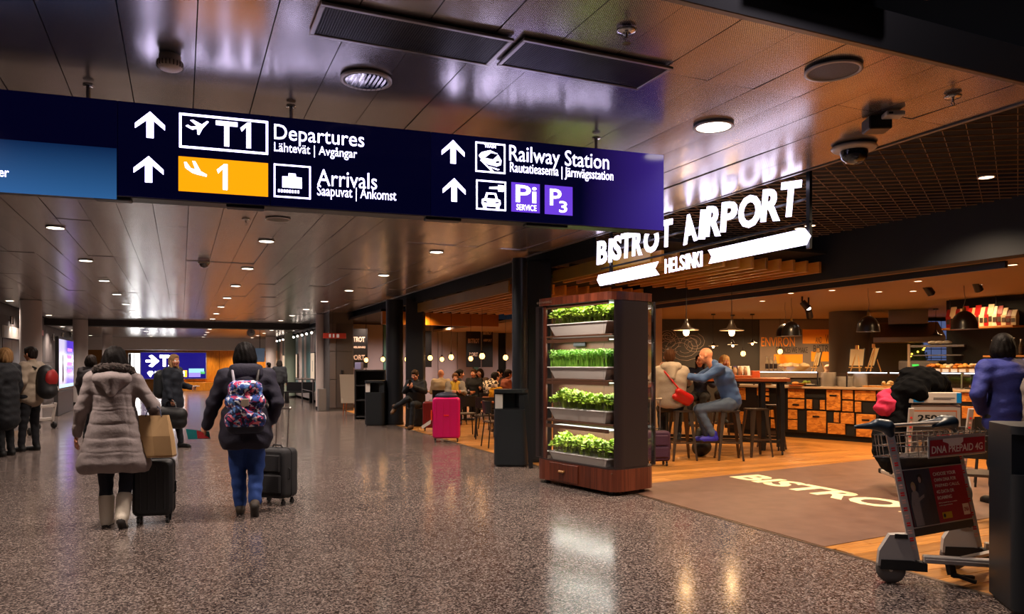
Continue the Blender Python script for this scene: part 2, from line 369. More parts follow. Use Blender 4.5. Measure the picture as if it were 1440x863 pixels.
def head_prims(c, R, s, beard=None):
    c = Vector(c); g = lambda v: c+R @ (Vector(v)*s)
    E = lambda p, r, m=0, k=None, sub=False: ell(g(p), tuple(x*s for x in r), R, m, k, sub)
    pr = [E((0, -.008, .025), (.074, .092, .09)), E((0, .018, -.035), (.058, .066, .072)), E((0, .05, -.088), (.026, .026, .022)),
          cap(g((0, .084, .012)), g((0, .104, -.026)), .0085*s, .0135*s, 0, .012), E((.011, .094, -.030), (.009, .011, .008)), E((-.011, .094, -.030), (.009, .011, .008)),
          cap(g((-.038, .078, .028)), g((.038, .078, .028)), .011*s, .011*s, 0, .015)]
    for sx in (-1, 1):
        pr += [E((sx*.031, .086, .006), (.017, .014, .012), 0, .008, True), E((sx*.031, .074, .006), (.0135, .0125, .0125), 3, .003), E((sx*.031, .0815, .006), (.006, .006, .006), 2, .001),
               E((sx*.078, .0, -.005), (.009, .02, .031), 0, .006), E((sx*.042, .058, -.028), (.024, .024, .024), 0, .02)]
    pr += [E((0, .086, -.057), (.023, .012, .0065), 1, .004), E((0, .084, -.064), (.019, .012, .006), 1, .004)]
    if beard: pr.append(E((0, .045, -.085), (.05, .048, .03), 4, .008))
    return pr
def hair_prims(c, R, s, style):
    c = Vector(c); g = lambda v: c+R @ (Vector(v)*s)
    E = lambda p, r, m=0, k=None, sub=False: ell(g(p), tuple(x*s for x in r), R, m, k, sub)
    cut = [E((0, .105, -.02), (.062, .065, .072), 0, .01, True)]
    top = [E((0, -.014, .034), (.086, .102, .096)), E((0, .035, .085), (.058, .05, .03))]
    if style == 'short': return top+[E((0, -.045, -.02), (.076, .06, .07))]+cut
    if style == 'bob': return [E((0, -.018, .036), (.098, .112, .100)), E((0, .035, .085), (.062, .05, .03)), E((0, -.045, -.03), (.112, .085, .115)), E((.078, -.005, -.055), (.036, .06, .085)), E((-.078, -.005, -.055), (.036, .06, .085))]+cut
    if style == 'long': return top+[E((0, -.03, -.03), (.092, .075, .11)), cap(g((-.06, -.01, -.05)), g((-.075, .02, -.19)), .035*s, .02*s), cap(g((.06, -.01, -.05)), g((.075, .02, -.19)), .035*s, .02*s), cap(g((0, -.06, -.05)), g((0, -.06, -.2)), .06*s, .04*s)]+cut
    if style == 'bun': return top+[E((0, -.04, -.01), (.078, .065, .07)), E((0, -.12, .03), (.04, .04, .04))]+cut
    if style == 'tail': return top+[E((0, -.04, -.01), (.078, .065, .07)), cap(g((0, -.11, .05)), g((0, -.15, -.0)), .028*s, .03*s), cap(g((0, -.15, 0)), g((0, -.13, -.15)), .03*s, .012*s)]+cut
    if style == 'fringe': return [E((0, -.05, -.005), (.084, .068, .06)), E((0, -.05, -.04), (.078, .055, .05)), E((0, .105, -.0), (.062, .065, .09), 0, .01, True), E((0, .01, .11), (.075, .09, .05), 0, .01, True)]
def shoe_prims(a, R, s, h=.0):
    g = lambda v: Vector(a)+R @ (Vector(v)*s)
    return [cap(g((0, -.03, -.045)), g((0, .13, -.058)), .046*s, .040*s), cap(g((0, .13, -.058)), g((0, .165, -.062)), .040*s, .034*s), cap(g((0, -.01, .03+h)), g((0, -.02, -.03)), .046*s, .045*s),
            cap(g((0, -.035, -.075)), g((0, .16, -.078)), .036*s, .036*s, 1, .008)]
STAND = dict(pelvis=(0, 0, .93), chest=(0, -.0, 1.25), neck=(0, -.02, 1.45), head=(0, .015, 1.60),
             shR=(.18, -.01, 1.40), elR=(.235, -.03, 1.12), wrR=(.24, .05, .88), shL=(-.18, -.01, 1.40), elL=(-.235, -.03, 1.12), wrL=(-.24, .05, .88),
             hipR=(.09, 0, .90), knR=(.1, .02, .50), anR=(.1, -.01, .09), hipL=(-.09, 0, .90), knL=(-.1, .02, .50), anL=(-.1, -.01, .09))
SIT = dict(STAND, pelvis=(0, 0, .10), chest=(0, .0, .42), neck=(0, .02, .62), head=(0, .06, .77), shR=(.18, 0, .57), shL=(-.18, 0, .57), elR=(.24, .05, .30), elL=(-.24, .05, .30), wrR=(.16, .28, .28), wrL=(-.16, .28, .28),
           hipR=(.09, .02, .08), hipL=(-.09, .02, .08), knR=(.12, .44, .08), knL=(-.12, .44, .08), anR=(.12, .46, -.36), anL=(-.12, .46, -.36))
def person(label, loc, rz, pose, over={}, H=1.7, top=None, legs=None, shoe=None, hair=('short', '2a1c14'), yaw=0, pitch=0, roll=0, group=None,
           vox=.012, bulk=1.0, hem=None, skirt=None, bare=False, beard=None, handn=None, curl=.7, toe=None, disp=None, skinm=None, handd={}, name='person', sleeve=1.0, boot=0, top_label=None, low=True, legw=1.0):
    """low=False: the lower body is hidden and hangs below a counter"""
    J = {k: Vector(v) for k, v in pose.items()}; J.update({k: Vector(v) for k, v in over.items()}); s = H/1.7
    for k in J: J[k] = J[k]*s
    root = empty(name, loc, rz, label, 'person', group)
    HR = rotm(yaw, pitch, roll); hc = J['head']
    skm = skinm or SKIN; hm = HM(hair[1]); trm = mat('trousers_'+legs, legs, .85, bump=(60, .3)) if legs else None
    B = head_prims(hc, HR, s, beard)+[cap(J['neck']-Vector((0, 0, .04*s)), hc+HR @ Vector((0, -.02, -.05))*s, .056*s, .052*s, 0, .03)]
    B += [cap(J['chest']+Vector((0, 0, .06*s)), J['pelvis'], .115*s, .105*s, 0, .05), cap(J['shL'], J['shR'], .055*s, .055*s, 0, .05), cap(J['hipL'], J['hipR'], .09*s, .09*s, 0, .04)]
    for S_ in 'LR':
        sd = 1 if S_ == 'R' else -1
        B += [cap(J['sh'+S_], J['el'+S_], .048*s, .038*s, 0), cap(J['el'+S_], J['wr'+S_], .039*s, .027*s, 0, .02)]
        hd = Vector(handd.get(S_, (J['wr'+S_]-J['el'+S_]).normalized())); hn = Vector((handn or {}).get(S_, (-sd, 0, 0)))
        B += hand(J['wr'+S_], hd, -sd if (handn or {}).get(S_) is None else sd, hn, s, curl)
        B += [cap(J['hip'+S_], J['kn'+S_], .078*s, .052*s, 0), cap(J['kn'+S_], J['an'+S_], .052*s, .034*s, 0, .03)]
    soft('body', B, [skm, LIP, EYE, BROW, hm], min(vox, .0095), .016*s, root)
    if hair[0]: soft('hair', hair_prims(hc, HR, s, hair[0]), hm, min(vox, .01), .02, root, disp=lambda V: V+.0025*np.sin(V[:, [1, 0, 0]]*160+V[:, [2, 2, 1]]*30))
    if legs:
        T = [cap(J['hipL'], J['hipR'], .112*s*legw, .112*s*legw, 0, .05), cap(J['pelvis'], J['pelvis']+Vector((0, 0, .08*s)), .115*s, .11*s, 0, .05)]
        for S_ in 'LR':
            mid = (J['kn'+S_]+J['an'+S_])/2
            T += [cap(J['hip'+S_], J['kn'+S_], .094*s*legw, .068*s*legw), cap(J['kn'+S_], J['an'+S_]+(J['kn'+S_]-J['an'+S_]).normalized()*.02, .066*s*legw, .052*s*legw, 0, .03)]
        soft('trousers', T, trm, vox, .03, root, disp=lambda V: V+.003*np.sin(V[:, [2, 2, 1]]*55+V[:, [0, 1, 0]]*40))
    if top:
        b = bulk; tm = mat('top_'+top, top, .8, bump=(45, .35))
        up = (J['chest']-J['pelvis']).normalized()
        T = [cap(J['chest']+up*.06*s, J['pelvis']+up*.04*s, .135*s*b, .125*s*b, 0, .05), cap(J['chest']-Vector((.07*s, 0, 0))*b+up*.04*s, J['chest']+Vector((.07*s, 0, 0))*b+up*.04*s, .115*s*b, .115*s*b, 0, .05),
             cap(J['shL'], J['shR'], .062*s*b, .062*s*b, 0, .06), cap(J['neck']-up*.05*s, J['neck']+Vector((0, 0, .015*s)), .075*s, .066*s, 0, .03)]
        hx = .05*s+.2*s*(legw-1)
        if hem: T.append(cap(J['pelvis']+up*.06*s-Vector((hx, 0, 0)), J['pelvis']-up*hem[0]*s-Vector((hx, 0, 0)), .12*s*b, hem[1]*s, 0, .05)); T.append(cap(J['pelvis']+up*.06*s+Vector((hx, 0, 0)), J['pelvis']-up*hem[0]*s+Vector((hx, 0, 0)), .12*s*b, hem[1]*s, 0, .05))
        for S_ in 'LR':
            T.append(cap(J['sh'+S_], J['el'+S_], .066*s*b, .056*s*b*sleeve))
            if not bare: T.append(cap(J['el'+S_], J['wr'+S_]-(J['wr'+S_]-J['el'+S_]).normalized()*.02*s, .056*s*b*sleeve, .042*s*b*sleeve, 0, .02))
        if skirt: T += skirt(J, s)
        o = soft('jacket' if b > 1.1 else 'shirt', T, tm, vox, .045, root, disp=disp or (lambda V: V+.004*np.sin(V[:, [2, 2, 1]]*48+V[:, [0, 1, 0]]*33)))
        if top_label: o['label'] = top_label
    if shoe:
        for S_ in 'LR':
            R = (toe or {}).get(S_, Matrix.Identity(3))
            soft('boot' if boot else 'shoe', shoe_prims(J['an'+S_], R, s)+([cap(J['an'+S_], J['an'+S_]+(J['kn'+S_]-J['an'+S_]).normalized()*boot, .062*s, .070*s)] if boot else []),
                 [mat('shoe_'+shoe, shoe, .6, bump=(40, .3)), mat('shoe_sole', '2a2420', .7)], vox*.8, .015, root)
    return root
# ---------------------------------------------------------------- the hall: floor
STL0 = mat('dark_rod', '2a2828', .4)
def st(o): o['kind'] = 'structure'; return o
def node(nt, t, **k):
    n = nt.nodes.new(t)
    for a, b in k.items(): setattr(n, a, b)
    return n
def granite():
    m = mat('granite', '6a5a54', .16, coat=0); nt = m.node_tree; b = nt.nodes['Principled BSDF']; tc = nt.nodes['Texture Coordinate']
    v = node(nt, 'ShaderNodeTexVoronoi'); v.inputs['Scale'].default_value = 95; nt.links.new(tc.outputs['Object'], v.inputs['Vector'])
    sp = node(nt, 'ShaderNodeSeparateColor'); nt.links.new(v.outputs['Color'], sp.inputs[0])
    r = node(nt, 'ShaderNodeValToRGB'); r.color_ramp.interpolation = 'CONSTANT'; e = r.color_ramp.elements
    e[0].position = 0; e[0].color = (*lin('2b2322'), 1); e[1].position = .26; e[1].color = (*lin('564a46'), 1)
    for p, c in ((.5, '75665f'), (.74, '94847b'), (.9, 'ab9c92')): q = e.new(p); q.color = (*lin(c), 1)
    nt.links.new(sp.outputs[0], r.inputs['Fac'])
    n = node(nt, 'ShaderNodeTexNoise'); n.inputs['Scale'].default_value = 1.2; nt.links.new(tc.outputs['Object'], n.inputs['Vector'])
    mx = node(nt, 'ShaderNodeMix', data_type='RGBA', blend_type='MULTIPLY'); mx.inputs[0].default_value = .35
    nt.links.new(r.outputs['Color'], mx.inputs[6]); nt.links.new(n.outputs['Fac'], mx.inputs[7]); nt.links.new(mx.outputs[2], b.inputs['Base Color'])
    n2 = node(nt, 'ShaderNodeTexNoise'); n2.inputs['Scale'].default_value = 3; n2.inputs['Detail'].default_value = 5; nt.links.new(tc.outputs['Object'], n2.inputs['Vector'])
    mr = node(nt, 'ShaderNodeMapRange'); mr.inputs['To Min'].default_value = .10; mr.inputs['To Max'].default_value = .24; nt.links.new(n2.outputs['Fac'], mr.inputs['Value']); nt.links.new(mr.outputs[0], b.inputs['Roughness'])
    b.inputs['Specular IOR Level'].default_value = .6
    return m
XE = 4.8                                                     # line where the granite meets the bistro floor
st(MB().box(-12, XE, -6, 60, -.06, 0).build('floor', granite()))
st(MB().box(XE, 22, -6, 60, -.06, -.016).build('floor', mat('subfloor', '1a1512', .9)))
FLB = bpy.data.objects['floor.001']
BRZ = mat('bronze_strip', '7a6a5c', .3, metal=.8)
st(MB().box(XE-.02, XE+.02, 1.0, 27, 0, .004, 0).build('trim_1', BRZ))
# bistro floor boards, each its own piece
BRD = wood('oak_board', '94602e', 'c08644', (1.2, 14, 14), .28)
bw, bl = .185, 2.4
board = {}
def get_board(L, w_):
    k = (round(L, 3), round(w_, 3))
    if k not in board: o = MB().box(0, L-.004, 0, w_-.004, -.018, 0, .0025).build('board', BRD); board[k] = o.data; return o
    o = bpy.data.objects.new('board', board[k]); COL.objects.link(o); return o
nb = 0
for r in range(int((17.6-3.2)/bw)):
    y = 3.2+r*bw; x = XE+.022 - (r*.83 % 1)*bl; xe = 10.6 if y < 12 else 7.8
    while x < xe and nb < 296:
        x0 = max(x, XE+.022); L = min(x+bl, xe)-x0
        if L > .25:
            o = get_board(L, bw); o.parent = FLB; o.location = (x0, y, 0); nb += 1
        x += bl
BRD2 = wood('oak_far', '94602e', 'c08644', (1.2, 14, 14), .28)
m = MB(); m.box(10.6, 21, 3.2, 12, -.018, -.001); m.box(XE+.02, 21, 17.6, 27, -.018, -.001); m.box(7.8, 21, 12.0, 17.6, -.018, -.002); m.box(XE+.02, 21, -4, 3.2, -.018, -.001)
o = m.build('board_field', BRD2, FLB); o['kind'] = 'stuff'
# vinyl walkway with the lettering
def L2(p, q, X): t = (X-p.x)/(q.x-p.x); return p+(q-p)*t
a, b_, c, d = AT(914, 680), AT(1300, 638), AT(1176, 766), AT(1290, 746)
mm = mat('walkway_vinyl', '5c4338', .38, noise=('74584a', 5, .25))
p = [L2(a, b_, XE+.03), L2(a, b_, 10.5), L2(c, d, 10.5), L2(c, d, XE+.03)]
st(MB().prism([(q.x, q.y) for q in (p[3], p[2], p[1], p[0])], .001, .005).build('walkway_mat', mm)); WM = bpy.data.objects['walkway_mat']
fl = mat('floor_lettering', 'f0e0b0', .5)
t = text('floor_lettering', 'BISTROT', fl, 2.85, .50, WM, Matrix.Translation((6.65, 7.9, .005)) @ Matrix.Rotation(-math.pi/2, 4, 'Z') @ Matrix.Rotation(-math.pi/2, 4, 'X'), .035)
# ---------------------------------------------------------------- the hall: ceiling
def panel_mat():
    m = mat('perforated_steel', '8d8582', .24, metal=.8); nt = m.node_tree; b = nt.nodes['Principled BSDF']; tc = nt.nodes['Texture Coordinate']
    mp = node(nt, 'ShaderNodeMapping'); mp.inputs['Rotation'].default_value = (0, 0, .785); nt.links.new(tc.outputs['Object'], mp.inputs['Vector'])
    v = node(nt, 'ShaderNodeTexVoronoi'); v.inputs['Scale'].default_value = 110; v.inputs['Randomness'].default_value = 0; nt.links.new(mp.outputs[0], v.inputs['Vector'])
    r = node(nt, 'ShaderNodeValToRGB'); r.color_ramp.elements[0].position = .22; r.color_ramp.elements[0].color = (*lin('1c1a1a'), 1); r.color_ramp.elements[1].position = .34; r.color_ramp.elements[1].color = (*lin('b4acaa'), 1)
    nt.links.new(v.outputs['Distance'], r.inputs['Fac']); nt.links.new(r.outputs['Color'], b.inputs['Base Color'])
    return m
PM = panel_mat()
CZ = 3.17
ceil = st(MB().box(-4.6, 4.93, 2.84, 32.3, CZ+.03, CZ+.12).build('ceiling', mat('ceiling_void', '0c0c0e', .9)))
pan = {}
def panel(x, y, w_, L):
    k = (round(w_, 3), round(L, 3))
    if k not in pan:           # pillowed sheet with turned-up edges
        g = .0028; V = []; F = []; nx, ny = 6, max(2, int(L/.55)); h = .0011
        for j in range(ny+1):
            for i in range(nx+1):
                fx, fy = i/nx, j/ny
                V.append((g+fx*(w_-2*g), g+fy*(L-2*g), h*math.sin(math.pi*fx)*-1 + .0008*math.sin(fy*ny*2.1+fx*3)))
        for j in range(ny):
            for i in range(nx): q = j*(nx+1)+i; F.append((q, q+nx+1, q+nx+2, q+1))
        n = len(V); ring = [i for i in range(nx+1)]+[j*(nx+1)+nx for j in range(1, ny+1)]+[ny*(nx+1)+i for i in range(nx-1, -1, -1)]+[j*(nx+1) for j in range(ny-1, 0, -1)]
        R_ = len(ring); V += [V[q] for q in ring]+[(V[q][0], V[q][1], .028) for q in ring]
        for a_ in range(R_): b2 = (a_+1) % R_; F.append((n+a_, n+b2, n+R_+b2, n+R_+a_))
        me = bpy.data.meshes.new('ceiling_panel'); me.from_pydata(V, [], F); me.materials.append(PM); me.polygons.foreach_set('use_smooth', [True]*((nx)*ny)+[False]*len(ring)); me.update(); pan[k] = me
    o = bpy.data.objects.new('ceiling_panel', pan[k]); COL.objects.link(o); o.parent = ceil; o.location = (x, y, CZ)
    o.rotation_euler = (random.uniform(-.003, .003), random.uniform(-.008, .008), 0)
rows = [2.84, 3.55]+[6.75+3.2*k for k in range(8)]+[32.0]
VX0, VX1, VY0, VY1 = .575, 2.525, 3.46, 3.84
for r in range(len(rows)-1):
    x = 4.9-.345
    while x > -4.5:
        panel(x, rows[r], .345, rows[r+1]-rows[r]); x -= .345
EDG = mat('edge_profile', '6b6664', .35, metal=.9)
st(MB().box(-4.6, 4.92, 2.80, 2.84, CZ-.012, CZ+.2, .004).build('trim_2', EDG)); st(MB().box(4.9, 4.935, 2.8, 32.3, CZ-.012, CZ+.06, .004).build('trim_3', EDG))
# dark upper void over the viewer
DK = mat('void_paint', '040406', .8); DKP = mat('void_panel', '141c2a', .35)
st(MB().box(-12, 16, -6, 2.84, 6.0, 6.1).build('ceiling', DK)); st(MB().box(-12, 16, 2.84, 2.94, CZ+.2, 6.0).build('wall_upper', DK))
VP_ = tag(MB().box(2.62, 3.5, 2.60, 2.64, 3.36, 3.75, .005).build('glass_panel', DKP), 'dark blue glass panel in the void above the ceiling edge', 'panel')
VP_['kind'] = 'structure'
# dark beam across the hall, then the lower ceiling
st(MB().box(-4.6, 4.9, 32.0, 32.3, 2.94, CZ+.03).build('trim_4', mat('beam_paint', '2a2624', .6)))
P2 = mat('polished_ceiling', '9a9088', .2, metal=.85)
st(MB().box(-4.6, 4.9, 32.3, 46, 2.92, 3.0).build('ceiling', P2))
st(MB().box(-4.6, 5.2, 44.6, 46.0, 2.28, 2.92).build('trim_5', mat('bulkhead_white', 'c8c0bc', .5)))
# end wall with the timber panelling
OR = wood('orange_panelling', 'b8701a', 'd98c28', (3, 3, .7), .35)
EW = st(MB().box(-4.6, 6, 46.0, 46.2, 0, 3.2).build('wall_back', mat('end_wall', '8a5a1c', .6)))
x = -1.2
while x < 4.6:
    MB().box(x+.01, x+.79, 45.95, 46.0, .5, 2.27, .006).build('wall_panel', OR, EW); x += .8
MB().box(-1.4, 4.6, 45.6, 45.95, 0, .48, .01).build('bench_ledge', OR, EW)
# left wall, columns
LWM = mat('wall_grey', '5c5452', .65, noise=('4c4644', 2, .3))
WL = st(MB().box(-4.75, -4.6, -6, 46, 0, 3.2).build('wall_left', LWM))
for k in range(18):
    MB().box(-4.6, -4.585, 10.1+k*2.0, 12.08+k*2.0, .1, 1.55, .004).build('wall_panel', LWM, WL); MB().box(-4.6, -4.585, 10.1+k*2.0, 12.08+k*2.0, 1.57, 2.9, .004).build('wall_panel', LWM, WL)
CLM = mat('column_paint', 'b8aeaa', .55)
def column(x, y, r, h, label, m=CLM, col='column'):
    e = empty(col, (x, y, 0), 0, label, 'column')
    MB().lathe([(r, .02), (r, h)], 32).build('shaft', m, e); MB().lathe([(r+.012, 0), (r+.012, .09), (r, .1)], 32).build('base_ring', mat('steel_dark', '3a3634', .4, metal=.8), e)
    return e
def colpx(u, d, r, label, h=CZ-.01, m=CLM, **k): a = P(u, 600, d); return column(a.x, a.y, r, h, label, m, **k)
colpx(43.5, 19.5, .25, 'round grey column behind the man with the red backpack')
colpx(113, 27.8, .25, 'round grey column rising behind the woman in the grey coat')
colpx(151, 35.5, .22, 'slim grey column behind the large blue screen, on the left', h=2.9)
colpx(167, 41.5, .2, 'farthest grey column at the left, near the blue screen', h=2.9)
for k, (u, d) in enumerate(((77, 24.5), (95, 28), (130, 31))): pass
# right hand side beyond the bistro
WR = st(MB().box(5.1, 5.25, 26, 46, 0, 3.2).build('wall_right', mat('far_wall', '4a4644', .6)))
TE = mat('teal_panel', '4c7478', .5); WHP = mat('white_panel', 'd0c4bc', .5); PST = glow('poster_light', 'e8c8a8', .9); PLP = mat('pale_pink_panel', 'b0a09c', .6)
y = 27.2; k = 0
while y < 45.5:
    MB().box(5.03, 5.1, y+.02, y+.58, .35, 2.9, .005).build('wall_panel', (TE, WHP, PLP, TE, TE, WHP)[k % 6], WR); y += .6; k += 1
MB().box(4.7, 5.1, 27, 45.5, .12, .42, .01).build('bench_ledge', mat('ledge', '7a726e', .5), WR)
for k, (y0, y1) in enumerate(((29.0, 30.3), (31.0, 32.0), (36, 38), (39.5, 41.5))):
    e = empty('poster', (4.98, y0, .85), 0, ['lit white poster nearest on the right far wall', 'second lit poster along the right far wall', 'third lit poster along the right far wall, past the green column', 'farthest lit poster on the right wall'][k], 'poster', 'lit posters on the far right wall')
    MB().box(-.03, .03, 0, y1-y0, 0, 1.15, .008).build('frame', EDG, e); MB().box(-.036, -.031, .04, y1-y0-.04, .04, 1.11).build('sheet', PST, e)
    MB().box(-.039, -.037, (y1-y0)*.45, (y1-y0)*.52, .35, .8).build('printed_figure', mat('print_dark', '504038', .6), e)
colpx(408, 33.5, .24, 'grey green column standing before the lit posters', h=2.9, m=mat('column_green', '9cac98', .55))
colpx(381, 38.5, .26, 'pale column farther down the right side', h=2.9, m=mat('column_pale', 'd0c0b8', .55))
colpx(450.5, 24.9, .15, 'pale narrow column against the grey pier', m=mat('column_pale', 'd0c0b8', .55))
tag(MB().box(4.0, 4.24, 24.25, 24.5, 0, .72, .01).build('utility_box', mat('box_grey', '6c6662', .5)), 'grey utility box at the foot of the pale narrow column', 'box')
PR = st(MB().box(4.33, 5.1, 24.2, 26.5, 0, CZ).build('wall_pier', mat('pier', '4c4846', .5)))
for z0, z1 in ((.1, 1.0), (1.02, 1.9), (1.92, 2.8)): MB().box(4.55, 5.08, 24.18, 24.2, z0, z1, .003).build('wall_panel', mat('pier_panel', '3e3a3a', .4), PR); MB().box(4.34, 4.53, 24.18, 24.2, z0, z1, .003).build('wall_panel', mat('pier_panel2', '57504e', .4), PR)
tag(MB().box(4.7, 4.78, 24.13, 24.18, 1.15, 1.32, .01).lathe([(.02, 0), (.02, .03)], 10, (4.74, 24.12, 1.2)).build('wall_phone', mat('black_plastic', '121214', .4)), 'small black box fixed on the dark side of the grey pier', 'box')
e = empty('exit_sign', (4.4, 24.0, 2.32), 0, 'small red sign board projecting beside the pale narrow column', 'sign')
MB().box(-.01, .01, .01, .03, .17, CZ-2.32).build('rod', STL0, e); MB().box(-.3, .42, 0, .04, 0, .17, .008).build('housing', mat('red_sign', '6a1c14', .4, emit='a02818', es=.25), e); MB().box(-.12, -.06, -.006, 0, .03, .14).box(.0, .05, -.006, 0, .03, .14).box(.12, .2, -.006, 0, .03, .14).build('pictogram', glow('sign_pale', 'd0b0a0', .5), e)
# ---------------------------------------------------------------- bistro shell
BLK = mat('matt_black', '08080a', .75); BLS = mat('satin_black', '141416', .35); GOLD = mat('gold_board', '9a6e10', .4, noise=('84600c', 3, .3))
SLT = wood('slat_timber', 'a86c2c', 'c88a3c', (2, .6, 2), .28)
def canopy(label, x0, x1, y0, y1, z0, z1, step):
    e = empty('slatted_canopy', (x0, y0, z0), 0, label, 'canopy')
    W, L, Hh = x1-x0, y1-y0, z1-z0
    MB().box(0, .03, 0, L, 0, Hh, .003).build('fascia_board', GOLD, e)
    MB().box(0, W, 0, L, Hh+.08, Hh+.12).build('backing_panel', BLK, e)
    k = 0; x = .03+step*.6
    sm = MB().box(0, .045, .02, L, 0, Hh-.03, .002).build('slat', SLT, e); first = True
    while x < W-.02:
        if first: sm.location = (x, 0, .0); first = False
        else: o = bpy.data.objects.new('slat', sm.data); COL.objects.link(o); o.parent = e; o.location = (x, 0, 0)
        x += step
    for yy in (L*.2, L*.5, L*.8): MB().box(.03, W, yy, yy+.05, Hh, Hh+.05).build('cross_rail', BLK, e)
    return e
canopy('large slatted timber canopy hanging behind the white bistro sign', 5.2, 8.08, 7.6, 10.2, 2.75, 2.93, .235)
canopy('slatted timber canopy over the tables between the black columns', 5.2, 8.6, 11.9+2.0, 19.2, 2.75, 2.95, .155) if False else canopy('slatted timber canopy over the tables between the black columns', 5.2, 8.08, 11.9, 17.4, 2.75, 2.96, .235)
# black plenum ceiling over the bistro
st(MB().box(4.935, 21, -6, 27, 3.55, 3.62).build('ceiling', mat('plenum', '050506', .9)))
# expanded metal mesh ceiling: diamond lattice of thin strips
MESHM = mat('mesh_metal', '8a6844', .42)
m = MB(); X0, X1, Y0, Y1, zz = 4.94, 8.15, 2.2, 13.8, 3.28
ang = math.radians(58); sp = .16
for sg in (1, -1):
    dx, dy = math.sin(ang)*sg, math.cos(ang); nx, ny = dy, -dx
    c = -20.0
    while c < 20:
        c += sp
        ts = []
        for X in (X0, X1):
            if abs(dx) > 1e-6: t = (X-nx*c)/dx; y = ny*c+dy*t; 
            if Y0 <= y <= Y1: ts.append(t)
        for Y in (Y0, Y1):
            t = (Y-ny*c)/dy; x = nx*c+dx*t
            if X0 <= x <= X1: ts.append(t)
        if len(ts) < 2: continue
        t0, t1 = min(ts), max(ts)
        if t1-t0 < .05: continue
        a = (nx*c+dx*t0, ny*c+dy*t0, zz+.004*sg); b = (nx*c+dx*t1, ny*c+dy*t1, zz+.004*sg); m.bar(a, b, .004, .011)
o = m.build('mesh_ceiling', MESHM); o['kind'] = 'structure'
# bulkhead and lower plaster ceiling over the counter
st(MB().box(8.1, 8.35, -2, 17.0, 2.66, 3.55).build('trim_6', BLK))
st(MB().box(8.35, 21, -2, 27, 2.68, 2.75).build('ceiling', mat('plaster_tan', '8c7250', .7)))
st(MB().box(4.95, 8.35, 19.8, 19.95, 2.58, 2.93, .004).build('trim_7', mat('orange_soffit', 'b06a1c', .35, noise=('9a5a14', 2, .3))))
st(MB().box(4.95, 8.35, 19.95, 26, 2.93, 3.0).build('ceiling', mat('soffit_dark', '1a120c', .7)))
# bistro back wall with pale curtains and black panels
BW = st(MB().box(4.6, 21, 26.0, 26.2, 0, 3.2).build('wall_back', mat('bistro_wall', '6a6068', .7)))
CUR = mat('pale_curtain', '8e8894', .7); TEA = mat('teal_strip', '4a7a78', .5)
x = 5.15; k = 0
while x < 13.2:
    m_ = (CUR, CUR, TEA, CUR, BLS, CUR)[k % 6]; wd = (.75, .62, .22, .8, .3, .7)[k % 6]
    MB().box(x+.01, x+wd-.01, 25.93, 26.0, .1, 2.9, .01).build('wall_panel', m_, BW); x += wd; k += 1
CHK = mat('chalk', 'b09a8a', .7)
def board_sign(u0, u1, v0, v1, Y, label, lines):
    a = ONY(u0, v1, Y); b = ONY(u1, v0, Y); W, Hh = b.x-a.x, b.z-a.z
    e = empty('wall_board', (a.x, Y, a.z), 0, label, 'sign'); MB().box(0, W, 0, .05, 0, Hh, .004).build('panel', BLS, e)
    for s_, fx, fz, fw, fh in lines: text('lettering', s_, CHK, W*fw, Hh*fh, e, Matrix.Translation((W*fx, -.003, Hh*fz)), .03)
    return e
board_sign(493, 517, 462, 517, 24.6, 'black board with arched lettering left of the black columns', [('STROT', .03, .66, .8, .13), ('HELSINKI', .1, .5, .75, .05), ('PORT', .03, .2, .8, .13)])
board_sign(656, 676, 462, 516, 25.2, 'black board with pale emblem between the hanging bulbs', [('BISTROT', .1, .62, .8, .12), ('PORT', .2, .28, .6, .1)])
board_sign(678, 693, 462, 516, 25.2, 'narrow black menu board right of the pale emblem board', [('BISTROT', .1, .84, .8, .08), ('AIRPORT', .1, .66, .8, .07)])
board_sign(597, 607, 465, 516, 25.2, 'plain narrow black panel right of the black columns', [])
# paired black columns
BC = mat('column_black', '1c1e22', .38)
def blackcol(u0, u1, d, label, sq=False, h=3.1):
    a = P((u0+u1)/2, 600, d); r = (u1-u0)/2/FP*d; e = empty('column', (a.x, a.y, 0), -YAW if sq else 0, label, 'column')
    if sq: MB().box(-r, r, -r, r, .02, h, .02).build('shaft', BC, e)
    else: MB().lathe([(r, .02), (r, h)], 32).build('shaft', BC, e)
    MB().lathe([(r*1.06, 0), (r*1.06, .06)], 32).build('base_ring', BLS, e) if not sq else MB().box(-r*1.04, r*1.04, -r*1.04, r*1.04, 0, .06, .01).build('base_ring', BLS, e)
blackcol(720, 741, 11.3, 'slim black column right behind the near black litter bin'); blackcol(741, 775, 11.6, 'broad square black pier beside the slim black column', True)
blackcol(543, 567, 18.6, 'black pier nearer the far bin, left one of the pair'); blackcol(572, 597, 18.2, 'black column left of the man with crossed legs', True)
st(MB().box(5.16, 5.2, 8.9, 26, 2.98, 3.55).build('trim_8', BLK))
